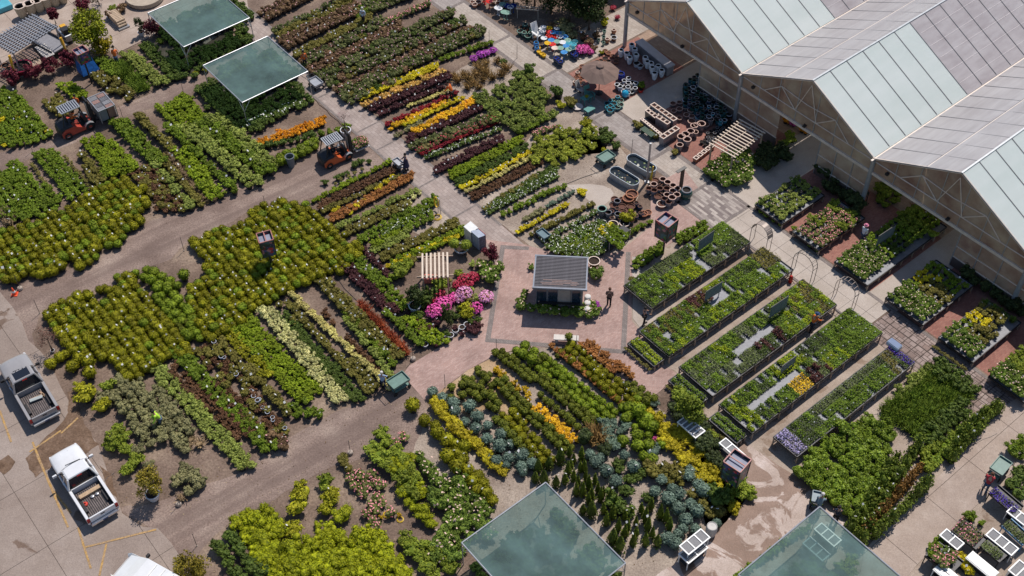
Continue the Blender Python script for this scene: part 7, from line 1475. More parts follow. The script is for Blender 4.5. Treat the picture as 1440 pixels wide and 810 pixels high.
heap([(852, 62), (875, 80), (868, 86), (850, 70)], .5, [('bowl', .25, TERRA, TERRA, RDIN)], 'terracotta bowl at the shady patio edge', 'terracotta bowls')
heap([(806, 104), (818, 92), (832, 84), (852, 76), (860, 82), (846, 88), (828, 96), (818, 108), (812, 122), (804, 118)], .52, [('cup', .26, TERRA, TERRA, RDIN), ('cup', .28, BROWN, TERRA, RDIN), ('bowl', .3, BROWN, BROWN, DINN), ('jar', .25, TERRA, CREAMR, RDIN)], 'brown terracotta pot in the curved row behind the brown parasol', 'brown pots around the parasol', gapp=.05, name='clay_pot')
heap([(806, 118), (822, 112), (826, 122), (812, 128)], .45, [('jar', .24, BLK2, BLK2, DINN), ('cup', .24, BROWN, TERRA, RDIN)], 'dark brown jar beside the parasol and the paved walk', 'dark jars by the parasol')
heap([(865, 115), (885, 108), (898, 118), (896, 130), (878, 132), (868, 126)], .48, [('tall', .22, WHB, WHG, DINN), ('tall', .24, GREYT, WHG, DINN), ('cup', .27, WHB, WHG, DINN), ('bowl', .3, GREENR, WHG, DINN)], 'white rimmed grey pot in the tight group beside the parasol', 'white rimmed pots', gapp=0)
cluster([(873, 112, 1), (870, 108, .8)], 'jar', .34, COB, COB, 'cobalt blue jar behind the white rimmed pots', 'cobalt jars')
heap([(855, 140), (868, 130), (876, 135), (873, 152), (860, 156), (852, 150)], .46, [('jar', .27, TEAL, AQUA, DINN), ('cup', .28, GREENR, AQUA, DINN), ('bowl', .32, AQUA, GREENR, DINN)], 'blue green jar in the group at the corner of the brick patio', 'blue green jars', gapp=0)
g = G(879, 133, .3); o = MB().lathe([(0, 0), (.18, .05), (.29, .25), (.3, .38), (.24, .55), (.1, .64), (0, .66)], n=20).build('gazing_ball', glaze('bright_blue', (.02, .30, .50), .1), None, (g.x, g.y, .04), smooth=True); tag(o, 'bright turquoise round ball on the brick patio edge', 'ornament')
cluster([(901, 130, 1)], 'cup', .22, REDG, REDG, 'small red pot at the edge of the brick patio', 'red pot')
dots('green_leafy_shrub', [(903, 122, 1), (898, 120, .8)], 'green plant beside the small red pot')
# chairs, little tables
def chair(px, py, rz, m, label, group=None, s=1.0, adir=False):
    g = G(px, py); t = thing('garden_chair', label, 'chair', (g.x, g.y, .02), rz, group); t.scale = (s,)*3
    for i in range(5): MB().box((-.22+i*.11, 0, .40), (.10, .52, .03)).build('seat_slat', m, t)
    for i in range(5): o = MB().box((0, -.22+i*.11, .36), (.03, .10, .75)).build('back_slat', m, t, (-.30, 0, .38)); o.rotation_euler.y = -.35
    for x in (-.25, .25):
        for y in (-.28, .28): MB().box((x, y, .2), (.06, .06, .4)).build('leg', m, t)
    for y in (-.31, .31): MB().box((0, y, .58), (.62, .11, .03)).build('armrest', m, t); MB().box((.26, y*.98, .48), (.05, .05, .18)).build('arm_support', m, t)
    return t
chair(757, 55, -.9, WHITE, 'white slatted garden chair beside the painted stools', s=1.25)
TEALW = mat('teal_timber', (.08, .24, .22), .6, 0, .15, 6)
chair(829, 140, R(-60), TEALW, 'teal garden chair under the shade of the parasol', 'teal chairs'); chair(818, 132, R(-40), GREYW, 'grey slatted chair next to the teal chair'); 
for x, y, s, m, lab in ((824, 138, 1, TEALW, 'teal square table with a plant on top beside the parasol'), (829, 152, 1, TEALW, 'small teal stool on the paved walk by the teal table')):
    g = G(x, y, .5); t = thing('side_table', lab, 'table', (g.x, g.y, .02), ROT_B); MB().box((0, 0, .55 if y < 150 else .4), (.8, .55, .05)).build('tabletop', m, t)
    for a in (-1, 1):
        for b in (-1, 1): MB().box((a*.34, b*.22, .27 if y < 150 else .19), (.06, .06, .52 if y < 150 else .38)).build('leg', m, t)
dots('gold_green_bush', [(825, 135, .4)], 'small plant on the teal square table', z=.6)
dots('olive_shrub', [(800, 142, 1.4), (804, 147, 1.2)], 'bronze green shrub beside the teal table')
lathe_thing('basin', [(0, 0), (.25, 0), (.42, .12), (.44, .16), (.36, .14), (0, .06)], 812, 152, mat('pale_basin', (.5, .46, .44), .7), 'pale shallow basin at the walk edge by the teal table', 'basin')
# painted disc-topped stools / bird baths beside the upper walk
stools = [(764, 48, WHG), (772, 49, YELG), (783, 49, WHG), (763, 53, WHG), (772, 54, REDG), (778, 55, LTB), (790, 56, GREENR), (785, 56, LTB), (772, 60, REDG), (781, 61, REDG), (787, 61, WHG), (794, 61, LTB), (798, 66, GREENR), (765, 63, WHG), (783, 68, GREENR), (791, 69, WHG), (800, 70, AQUA), (806, 72, AQUA), (770, 70, YELG), (777, 72, REDG), (796, 74, LTB), (788, 77, GREENR), (780, 77, CREAMR), (793, 83, LTB), (799, 79, GREENR), (804, 77, TEAL), (775, 66, LTB), (808, 68, TEAL)]
cn = {'glaze_white': 'white', 'glaze_yellow': 'yellow', 'glaze_red': 'red', 'glaze_sky_blue': 'sky blue', 'glaze_pale_green': 'pale green', 'glaze_aqua': 'aqua', 'glaze_teal': 'teal', 'cream_rim': 'cream'}
for x, y, m in stools: pot(x, y, 'disc', .28, m, m, '%s disc topped bird bath among the colourful group by the upper walk' % cn[m.name], '%s bird baths' % cn[m.name], 0, 'bird_bath', 'bird bath', m)
for x, y in ((806, 82), (812, 79), (788, 93), (785, 90), (782, 88), (809, 84)): pot(x, y, 'jar', .26, DKB, COB, 'dark blue jar at the foot of the colourful bird baths', 'dark blue jars by the bird baths')
cluster([(758, 76, 1), (762, 79, 1), (765, 81, 1), (758, 70, .8)], 'cup', .2, YELG, YELG, 'small yellow pot in front of the bird baths', 'small yellow pots', YELG)
cluster([(754, 66, 1), (755, 72, .9)], 'jar', .25, LTB, LTB, 'sky blue jar beside the white slatted chair', 'sky blue jars')
heap([(730, 34), (740, 30), (749, 38), (746, 52), (735, 52), (728, 44)], .5, [('jar', .3, DGREEN, GREENR, DINN), ('cup', .32, DGREEN, GREENR, DINN), ('cup', .28, BROWN, BROWN, DINN)], 'dark green rimmed jar in the group beside the upper walk', 'dark green jars', gapp=0)
for x, y, m in ((702, 22, WHG), (707, 16, GREENR), (713, 18, COB), (718, 20, WHG), (709, 27, GREENR), (722, 18, COB), (700, 21, WHG), (713, 28, GREENR)): pot(x, y, 'disc', .3, m, m, 'blue white or green bird bath in the small group next to the walk', 'small bird bath group', 0, 'bird_bath', 'bird bath', m)
for x, y, m in ((682, 6, REDG), (688, 12, REDG), (680, 3, REDG)): pot(x, y, 'disc', .42 if y < 10 else .3, m, m, 'bright red bird bath at the top of the upper walk', 'red bird baths top', 0, 'bird_bath', 'bird bath', m)
heap([(660, -2), (672, -4), (676, 6), (664, 8)], .5, [('cup', .3, TERRA, CREAMR, RDIN)], 'terracotta pot beside the red bird baths', 'terracotta pots top')
heap([(692, -4), (712, -6), (712, 10), (698, 10)], .55, [('bowl', .36, TERRA, CREAMR, RDIN), ('cup', .3, TERRA, CREAMR, RDIN)], 'terracotta bowl at the top edge beside the upper walk', 'terracotta bowls top')
heap([(850, 42), (870, 35), (878, 45), (868, 55), (852, 58), (842, 64), (838, 56)], .7, [('cup', .28, BROWN, WHG, DINN), ('jar', .25, TERRA, CREAMR, RDIN), ('tall', .16, GREENR, GREENR, DINN)], 'mixed clay pot in the shrubby corner by the greenhouse', 'mixed clay pots', gapp=.35)
dots('azalea', [(818, 72, 1), (823, 70, .9), (830, 74, .8), (815, 68, .6)], 'pink flowers beside the bird baths')
dots('grey_green_shrub', [(797, 40, 1.7), (805, 48, 1.2), (790, 35, 1.2)], 'pale grey green shrub before the dark trees')
dots('bronze_rose_bush', [(820, 52, 1.2), (828, 60, 1.2), (838, 50, 1.0), (835, 68, 1.0), (780, 38, 1.1)], 'brownish shrub before the dark trees by the greenhouse')
dots('gold_green_bush', [(850, 32, .9), (846, 74, .4)], 'bright green bush at the greenhouse corner')
dots('red_azalea', [(862, 12, .6), (868, 25, .5)], 'red flowering shrub at the greenhouse corner')
# red-brown rimmed pots on the second brick patio
RIM = mat('salmon_rim', (.50, .34, .28), .7)
cl2 = [(946, 150, .9), (955, 148, .8), (955, 158, .9), (963, 155, .8), (971, 160, 1.05), (965, 166, .9), (972, 168, .9), (947, 160, .8), (972, 176, 1.1), (955, 170, .8), (990, 175, .9), (992, 180, 1), (985, 184, 1.1), (998, 176, .9), (975, 186, 1), (979, 184, .9), (970, 194, 1.05), (963, 198, 1.05), (957, 202, 1.1), (977, 193, .8), (965, 206, 1.1), (955, 212, .9)]
for x, y, s in cl2[:12]: pot(x, y, 'cup', .28*s, GREYT, RIM, 'grey pot with salmon rim scattered on the second brick patio', 'salmon rimmed pots', inner=RDIN, name='rimmed_pot')
for x, y, s in cl2[12:]: pot(x, y, 'tall', .28*s, GREYT, RIM, 'tall grey pot with salmon rim at the walk side of the second patio', 'tall salmon rimmed pots', inner=RDIN)
cluster([(980, 160, 1), (981, 170, .8)], 'cup', .28, WHG, WHG, 'white pot among the salmon rimmed ones', 'white pot second patio')
def planters(p0, p1, n, w_, h_, body, label, group, z=0):
    p, q = G(*p0, h_), G(*p1, h_); d = (q-p)/max(1, n-1); rz = math.atan2(d.y, d.x)
    key = ('sq', w_, h_, body.name)
    if key not in _pm:
        s = w_/2; k = s-.06; mb = MB(); mb.loft([[Vector((x*a, y*a, z_)) for x, y in ((-1, -1), (1, -1), (1, 1), (-1, 1))] for a, z_ in ((s*.82, 0), (s, h_))], 0, cap=False)
        mb.loft([[Vector((x*a, y*a, z_)) for x, y in ((-1, -1), (1, -1), (1, 1), (-1, 1))] for a, z_ in ((s+.012, h_-.05), (s+.012, h_+.01), (k, h_+.01), (k, h_-.12))], 1, cap=False); mb.add([(-k, -k, h_-.12), (k, -k, h_-.12), (k, k, h_-.12), (-k, k, h_-.12)], [(0, 1, 2, 3)], 2)
        _pm[key] = mb.mesh('square_planter', [body, CREAMR, RDIN])
    for i in range(n): v = p+d*i; o = link_mesh('square_planter', _pm[key], None, (v.x, v.y, .035+z), rz); tag(o, label, 'planter', group)
planters((920, 148), (947, 167), 6, .46, .95, GREYT, 'tall square planter with cream rim in the longest row of six', 'long square planter row')
planters((912, 156), (921, 163), 3, .40, .7, BLK2, 'square planter in the dark first pair of short rows', 'dark square planters'); planters((915, 153), (925, 160), 3, .40, .7, BLK2, 'square planter in the dark second short row', 'dark square planters rear')
planters((927, 165), (938, 172), 3, .42, .8, GREYT, 'square planter in the middle short row of three', 'middle square planters'); planters((930, 161), (941, 168), 3, .42, .8, GREYT, 'square planter in the upper middle row of three', 'upper middle square planters')
planters((903, 168), (928, 188), 9, .24, .5, GREYT, 'small square planter in the thin row of nine', 'small square planters'); planters((933, 192), (950, 181), 4, .46, .85, GREYT, 'grey square planter in the row of four nearest the walk', 'square planters by the walk')
planters((979, 222), (1001, 205), 5, .36, .35, TERRA, 'low terracotta box in the line beside the timber shade', 'low clay boxes')
g = G(911, 186, .4); t = thing('park_bench', 'dark green bench beside the small square planters', 'bench', (g.x, g.y, .03), ROT_A); DGW = mat('dark_green_timber', (.04, .08, .05), .6)
for i in range(4): MB().box((0, -.2+i*.13, .44), (1.25, .11, .03)).build('seat_slat', DGW, t)
for x in (-.5, .5): MB().box((x, 0, .2), (.08, .45, .4)).build('leg', DGW, t)
dots('olive_shrub', [(897, 178, 1.1), (922, 192, 1.1), (918, 187, .8), (893, 172, .8), (949, 215, 1)], 'small potted olive plant at the end of the green bench')
# dark blue and teal glazed mass against the greenhouse
heap([(966, 112), (985, 108), (1010, 120), (1034, 132), (1032, 162), (1012, 175), (985, 168), (965, 150), (958, 130)], .50, [('tall', .26, BLK2, GREYT, DINN), ('tall', .24, TEAL, DGREEN, DINN), ('jar', .28, DKB, GREYT, DINN), ('cup', .32, BLK2, WHB, DINN), ('tall', .2, AQUA, WHB, DINN), ('tall', .26, DGREEN, DGREEN, DINN)], 'dark blue green glazed pot in the dense stacks under the greenhouse wall', 'dark glazed stacks', gapp=.05, stack=.7, name='stacked_jar')
heap([(1003, 176), (1030, 166), (1038, 178), (1005, 198), (990, 205), (985, 195)], .40, [('jar', .2, BLK2, GREYT, DINN), ('cup', .2, BLK2, BLK2, DINN)], 'small black jar in the rows beside the timber shade', 'small black jars', gapp=.08)
for x, y, c in ((1023, 122, (.04, .02, .06)), (1032, 127, (.02, .10, .06))): g = G(x, y, 1.0); o = MB().box((0, 0, 0), (.75, .05, .95)).build('poster_board', mat('poster_%d' % x, c, .5, 0, .5, 6), None, (g.x, g.y, 1.0), ROT_A+.3); tag(o, 'dark %s poster board leaning behind the glazed stacks' % ('purple' if x < 1030 else 'green'), 'poster')
# grey and brown heaps by the stock tanks
heap([(912, 262), (922, 252), (938, 252), (952, 262), (955, 278), (945, 290), (930, 288), (920, 280), (910, 272)], .56, [('tall', .27, GREYB, BROWN, RDIN), ('cup', .32, GREYB, BROWN, RDIN), ('jar', .27, BLK2, BROWN, DINN), ('tall', .3, GREYT, RIM, RDIN)], 'dark glazed pot with brown rim in the group beside the tall pole', 'dark pots by the pole', gapp=.04, name='dark_pot')
heap([(847, 295), (862, 280), (880, 275), (900, 288), (903, 300), (888, 312), (868, 310), (852, 308)], .54, [('tall', .26, GREYB, GREYT, DINN), ('cup', .32, GREYB, BROWN, RDIN), ('cup', .34, TERRA, BROWN, RDIN), ('jar', .26, DKB, BROWN, DINN)], 'glazed pot in the group between the kiosk bed and the stock tanks', 'glazed pots behind the kiosk bed', gapp=.04)
cluster([(846, 304, 1)], 'tall', .32, GREYT, GREENR, 'tall grey green rimmed pot at the corner of the glazed group', 'corner pot'); cluster([(888, 281, 1.2), (883, 286, 1.1)], 'cup', .38, TERRA, TERRA, 'large red brown pot in the glazed group', 'large red pots', RDIN)
cluster([(964, 279, 1)], 'jar', .48, DGREEN, GREYT, 'big dark green jar standing by the brick path', 'big green jar'); cluster([(930, 291, 1), (936, 289, .7), (916, 268, .8)], 'bowl', .36, TERRA, CREAMR, 'terracotta bowl at the lower edge of the dark pots', 'terracotta bowl dark pots', RDIN)
cluster([(905, 304, 1), (911, 302, .9)], 'bowl', .3, TERRA, TERRA, 'terracotta saucer pot beside the brick plaza path', 'terracotta saucers', RDIN)
cluster([(862, 320, 1), (878, 318, 1)], 'bowl', .38, BLK2, CREAMR, 'wide dark bowl beside the metal rack', 'wide dark bowls'); 
g = G(866, 342); t = thing('metal_rack', 'low dark metal rack of plants at the end of the kiosk bed', 'rack', (g.x, g.y, .02), ROT_B)
for z in (.3, .9): MB().box((0, 0, z), (2.0, .7, .03)).build('shelf', DARKM, t)
for x in (-1, 1):
    for y in (-.35, .35): MB().bar((x, y, 0), (x, y, 1.0), .04).build('post', GREYM, t)
pot(835, 372, 'bowl', .42, TERRA, CREAMR, 'terracotta bowl of flowers beside the kiosk roof corner', 'kiosk bowl', .35)
for i in range(26):
    if random.random() < .3: continue
    u_ = i/25; pot(299+u_*104+random.uniform(-3, 3), 486+u_*126+random.uniform(-4, 4), 'cup', random.uniform(.11, .17), WHB, WHB, 'white rimmed pot in the long wavering line through the weedy strip', 'white rimmed pots in the weedy strip', .22 if i % 3 else .3, 'white_pot')
# pots along the azalea corner
for i, (x, y) in enumerate(((598, 488), (612, 484), (621, 483), (627, 480), (634, 475), (641, 468), (650, 464), (657, 460))): pot(x, y, 'cup', .22, [GREYB, WHB][i % 2], WHG, 'bluish nursery pot in the curve edging the azalea corner', 'pots edging the azaleas')
pot(584, 437, 'cup', .42, WHB, WHG, 'large pale blue white pot holding the dark tree by the azaleas', 'big pale pot')
pot(670, 449, 'cup', .3, BLK2, BLK2, 'black pot under the magenta azalea by the plaza', 'black pot azalea')
pot(649, 355, 'bowl', .5, GREYT, WHG, 'grey pedestal bowl below the two clipped standard balls', 'grey pedestal bowl')

# ================================================================ TREES
def branchy(mb, p, d, L, r, depth, rr, tips, spread=.6):
    q = p+d*L; mb.tube(p, q, r, r*.68, 7, cap=False)
    if depth == 0: tips.append(q); return
    for i in range(3):
        ang = rr.uniform(0, 6.28); o = Vector((math.cos(ang), math.sin(ang), rr.uniform(-.1, .5)))*spread; branchy(mb, q, (d+o).normalized(), L*rr.uniform(.62, .82), r*.62, depth-1, rr, tips, spread)
def tree(px, py, label, crown_r, h, kn_cols, seed, leaf=.13, nleaf=3200, name='tree', pot_=None, trunk_h=None, spread=.6, dens=1.0, cat='tree', group=None, crown_h=None, z=0):
    """px,py: foot of the trunk"""
    g = G(px, py); rr = random.Random(seed); t = thing(name, label, cat, (g.x, g.y, .01+z), rr.uniform(0, 6), group); th = trunk_h or h*.35; base = 0
    if pot_:
        r = pot_; o = link_mesh('pot', pot_mesh('cup', r, WHG, WHG, SOIL), t, (0, 0, .01)); base = r*1.0
    mb = MB(); tips = []; mb.tube((0, 0, base), (0, 0, base+th), .035*h*.5+.02, .022*h*.5+.012, 8); branchy(mb, Vector((0, 0, base+th)), Vector((0, 0, 1)), crown_r*.42, .02*h*.5+.01, 3, rr, tips, spread)
    mb.build('trunk', TRUNK, t, smooth=True)
    gg = np.random.default_rng(seed); ch = crown_h or (h-th)*.55; cz = base+th+ch*.85
    nb = 26; bl = []
    for i in range(nb):
        d = gg.normal(size=3); d /= np.linalg.norm(d); f = gg.uniform(.35, .85); bl.append((np.array([d[0]*crown_r*f, d[1]*crown_r*f, cz+d[2]*ch*f]), crown_r*gg.uniform(.22, .40)))
    P = []; Nn = []
    for c, br in bl:
        n = int(nleaf*dens/nb); d = gg.normal(size=(n, 3)); d /= np.linalg.norm(d, axis=1, keepdims=True); P.append(c+d*br*gg.uniform(.55, 1.12, n)[:, None]); Nn.append(d*.7+gg.normal(size=(n, 3))*.6+np.array([0, 0, .3]))
    P = np.concatenate(P); Nn = np.concatenate(Nn); Nn /= np.linalg.norm(Nn, axis=1, keepdims=True); k = len(P)
    a = gg.normal(size=(k, 3)); u = np.cross(Nn, a); u /= np.linalg.norm(u, axis=1, keepdims=True); v = np.cross(Nn, u); s = (gg.uniform(.6, 1.3, k)*leaf/2)[:, None]
    Q = np.stack([P-u*s-v*s*.5, P-v*s*.9+u*s*.1, P+u*s+v*s*.5, P+v*s*.9-u*s*.1], 1)
    o = bpy.data.objects.new('crown', quads_mesh('crown', Q, np.zeros(k, np.int32), [leaf_mat(name+str(seed)+'_leaf', *kn_cols)])); sc.collection.objects.link(o); o.parent = t
    return t
GRNC = ((.045, .075, .008), (.17, .22, .025)); GOLC = ((.07, .09, .005), (.23, .26, .015)); DKC = ((.012, .022, .008), (.055, .08, .025)); MARC = ((.045, .008, .016), (.17, .03, .055)); OLC = ((.09, .085, .012), (.26, .21, .03))
tree(137, 73, 'big golden green rounded tree beside the lattice pergola', 1.75, 3.6, GOLC, 31, .16, 5200, 'broadleaf_tree')
tree(148, 80, 'yellow green lower tree growing against the big golden one', 1.0, 2.0, ((.16, .14, .006), (.40, .33, .02)), 32, .14, 2200, 'broadleaf_tree', trunk_h=.4)
tree(217, 701, 'olive leaved tree in a white round pot beside the white pickup', .95, 2.3, OLC, 33, .10, 2600, 'potted_tree', .42, trunk_h=.5)
tree(272, 812, 'bronze green bushy tree at the bottom edge beside the parking lot', 1.15, 2.2, OLC, 34, .11, 3000, 'broadleaf_tree', trunk_h=.3)
tree(585, 434, 'dark leaved tree in the large pale pot by the azaleas', .75, 2.1, DKC, 35, .11, 1800, 'potted_tree', trunk_h=.5)
tree(691, 370, 'small maroon leaved maple beside the display cabinet', .75, 1.7, MARC, 36, .10, 2200, 'maple_tree', trunk_h=.4)
tree(75, 495, 'thin leafless purple brown tree near the dark pickup', .95, 2.4, ((.06, .03, .03), (.15, .08, .07)), 37, .07, 700, 'bare_tree', .14, trunk_h=.7)
tree(487, 190, 'small leafless purple tree in a white pot on the paved path', .62, 2.2, ((.14, .07, .09), (.28, .15, .18)), 38, .05, 260, 'potted_tree', .42, trunk_h=.9)
tree(965, 600, 'leafy green tree rising over the screen beside the white slatted rack', .95, 2.8, GRNC, 39, .12, 2600, 'broadleaf_tree', trunk_h=.8)
for i, (x, y, r_, h, lab) in enumerate(((800, 30, 2.4, 7.0, 'very dark conifer like tree in front of the grey building'), (775, 18, 2.1, 5.5, 'very dark tree behind the colourful bird baths'), (828, 42, 1.6, 4.5, 'dark tree nearest the greenhouse corner'), (752, 8, 2.0, 5, 'dark tree behind the frame of square openings'), (722, 5, 1.5, 3.6, 'dark tree at the top edge beside the upper walk'), (838, 18, 1.8, 4.6, 'dark tree beside the grey building wall'), (815, 8, 2.2, 6, 'tall dark tree against the building at the top edge'))): tree(x, y, lab, r_, h, DKC, 50+i, .17, 4200, 'dark_tree', trunk_h=.8, crown_h=h*.42)
for i, (x, y, r_, lab) in enumerate(((20, 122, .75, 'maroon maple nearest the picture edge below the lattice pergola'), (50, 112, .75, 'maroon maple second from the picture edge below the lattice pergola'), (75, 106, .85, 'maroon maple in the middle of the line below the lattice pergola'), (97, 96, .75, 'maroon maple beside the blue cloth drape'), (79, 34, .5, 'small maroon shrub at the corner of the lattice pergola'), (119, 20, .75, 'maroon maple at the top beside the golden tree'), (217, 50, .85, 'maroon maple beside the corner of the yard side canopy'))): tree(x, y, lab, r_, 1.7, MARC, 70+i, .12, 2000, 'maple_tree', trunk_h=.35)
tree(200, 50, 'narrow dark conifer in a blue pot near the yard side canopy', .4, 1.9, DKC, 80, .10, 900, 'potted_conifer', .3, trunk_h=.3, crown_h=.9)
tree(140, 8, 'sparse grey brown tree at the top edge of the yard', .95, 2.0, ((.08, .07, .045), (.2, .17, .12)), 81, .1, 900, 'broadleaf_tree', trunk_h=.5)
dots('green_bush', [(225, 57, .8), (160, 12, .9), (168, 28, .6)], 'green shrub in the yard beside the stacked logs')
dots('bronze_rose_bush', [(155, 22, 1), (166, 18, 1), (172, 12, 1)], 'brownish shrub in the yard beside the stacked logs')
tree(630, 457, 'tall dark cypress standing among the azaleas', .48, 2.5, ((.02, .035, .01), (.09, .11, .03)), 90, .07, 3000, 'cypress_tree', trunk_h=.1, crown_h=1.25, spread=.25)
for i, (x, y) in enumerate(((640, 356), (656, 358))):
    t = thing('standard_ball', ['clipped ball standard tree nearer the pergola', 'clipped ball standard tree beside the display cabinet'][i], 'topiary', G(x, y), 0, 'clipped standards'); MB().tube((0, 0, 0), (0, 0, .8), .03).build('trunk', TRUNK, t); q, m = plant_arrays('ball', .40, .72, .075, 260, 5+i, 0, 0, 0); q[:, :, 2] += .6
    o = bpy.data.objects.new('crown', quads_mesh('crown', q, m, kind_mats(K['green_bush'], 'green_bush'))); sc.collection.objects.link(o); o.parent = t
# ---- yard corner: planters, table, poles, logs, boat-like trough
for i, (x, y) in enumerate(((33, 20), (46, 16), (57, 12), (68, 8), (79, 4), (90, 0))): pot(x, y+4, 'tall', .48, mat('sand_planter', (.42, .35, .25), .8), CREAMR, 'tall sand coloured planter in the line behind the lattice pergola', 'sand planters')
cluster([(34, 103, 1)], 'bowl', .85, glaze('burgundy', (.18, .01, .03)), glaze('burgundy', (.18, .01, .03)), 'large burgundy red tub below the lattice pergola', 'burgundy tub')
cluster([(10, 98, 1.0), (15, 103, 1)], 'cup', .34, WHG, TERRA, 'white pot of orange flowers beside the burgundy tub', 'white pots corner')
for (p0, p1, lab) in (((13, 78), (22, 106), 'yellow slanting beam beside the burgundy tub'), ((85, 53), (97, 80), 'yellow slanting beam of the lifting machine near the blue drape')):
    a, b = G(*p0, 2.4), G(*p1, .6); t = thing('yellow_beam', lab, 'beam', ((a.x+b.x)/2, (a.y+b.y)/2, 0)); o = Vector(((a.x+b.x)/2, (a.y+b.y)/2, 0)); MB().bar(a-o, b-o, .22, .16).build('boom', mat('machine_yellow', (.62, .33, .02), .45), t)
    MB().tube(a-o+Vector((0, 0, -.1)), b-o+Vector((.1, 0, .2)), .05).build('ram', GREYM, t); MB().box((b-o)*1.0+Vector((0, 0, -.3)), (.4, .4, .5)).build('foot', DARKM, t)
g = G(70, 68); t = thing('trailer', 'dark flatbed trailer with grey deck parked half under the lattice pergola', 'trailer', (g.x, g.y, .02), ROT_A+.25)
MB().box((0, 0, .6), (3.4, 1.7, .12)).build('deck', mat('grey_deck', (.22, .22, .24), .6), t); MB().box((0, 0, .42), (3.2, 1.5, .2)).build('chassis', DARKM, t)
for s in (-1, 1):
    MB().box((0, s*.85, .75), (3.4, .05, .22)).build('side_rail', DARKM, t)
    for x in (-.5, .5): wh = MB().lathe([(0, -.1), (.27, -.1), (.3, 0), (.27, .1), (0, .1)], n=16).build('wheel', RUBBER, t, (x, s*.8, .3)); wh.rotation_euler.x = math.pi/2
g = G(95, 55); t = thing('machine', 'grey and yellow small machine beside the trailer and the picture sign box', 'machine', (g.x, g.y, .02), ROT_A)
MB().box((0, 0, .5), (1.6, .8, .6)).build('body', GREYM, t, bevel=.08); MB().box((.3, 0, 1.0), (.6, .6, .5)).build('cab_frame', DARKM, t); MB().box((-.5, .1, .95), (.4, .5, .3)).build('hood', mat('machine_yellow', (.62, .33, .02), .45), t, bevel=.05)
for x in (-.5, .5):
    for s in (-1, 1): wh = MB().lathe([(0, -.1), (.22, -.1), (.25, 0), (.22, .1), (0, .1)], n=14).build('wheel', RUBBER, t, (x, s*.45, .25)); wh.rotation_euler.x = math.pi/2
for i, (x, y, L, lab) in enumerate(((44, 78, 1.8, 'brown slatted timber table beneath the lattice pergola'), (50, 88, 1.0, 'small pale table beside the brown slatted one'), (63, 72, 2.0, 'grey bench table beside the dark trailer'))):
    g = G(x, y, .7); t = thing('patio_table', lab, 'table', (g.x, g.y, .02), ROT_A, 'patio tables'); mm = [mat('brown_slat', (.22, .15, .12), .7), WOOD, GREYW][i]
    for k in range(6): MB().box((0, -.38+k*.152, .72), (L, .13, .03)).build('slat', mm, t)
    for a in (-1, 1):
        for b in (-.32, .32): MB().box((a*(L/2-.15), b, .35), (.08, .08, .7)).build('leg', mm, t)
g = G(165, 28, .3); t = thing('log_rack', 'low rack stacked with cut pale logs in the concrete yard', 'log rack', (g.x, g.y, .03), ROT_A); MB().box((0, 0, .1), (2.6, 1.0, .1)).build('rack_base', GREYM, t)
lg = MB().tube((0, -.4, 0), (0, .4, 0), .11, None, 9).mesh('log', mat('cut_log', (.45, .34, .24), .85, 0, .4, 9))
for k in range(3):
    for i in range(10-k): link_mesh('log', lg, t, (-1.1+i*.235+k*.115, 0, .27+k*.19), random.uniform(-.05, .05))
lathe_thing('stone_fountain', [(0, 0), (1.5, 0), (1.65, .15), (1.65, .5), (1.4, .5), (1.35, .3), (0, .28)], 205, 0, mat('fountain_stone', (.38, .32, .25), .8), 'round stone basin at the top edge of the yard', 'fountain', n=28)
g = G(0, 5); tag(MB().box((0, 0, .25), (4, 2.2, .5)).build('covered_pallet', mat('turquoise_cover', (.08, .36, .45), .5, 0, .15, 2), None, (g.x-.6, g.y, .03), ROT_A, bevel=.08), 'turquoise covered stack at the top corner of the picture', 'stack')
# wire rails by the greenhouse wall
for (p0, p1, lab) in (((1352, 358), (1430, 412), 'dark tube rail in front of the third greenhouse gable wall'), ((1150, 240), (1218, 285), 'dark tube rail in front of the second greenhouse gable wall')):
    a, b = G(*p0), G(*p1); t = thing('guard_rail', lab, 'rail', ((a.x+b.x)/2, (a.y+b.y)/2, .02), math.atan2((b-a).y, (b-a).x)); L = (b-a).length
    for z in (.5, 1.0): MB().tube((-L/2, 0, z), (L/2, 0, z), .03, None, 6).build('rail', DARKM, t)
    for i in range(6): MB().tube((-L/2+L*i/5, 0, 0), (-L/2+L*i/5, 0, 1.0), .03, None, 6).build('post', DARKM, t)

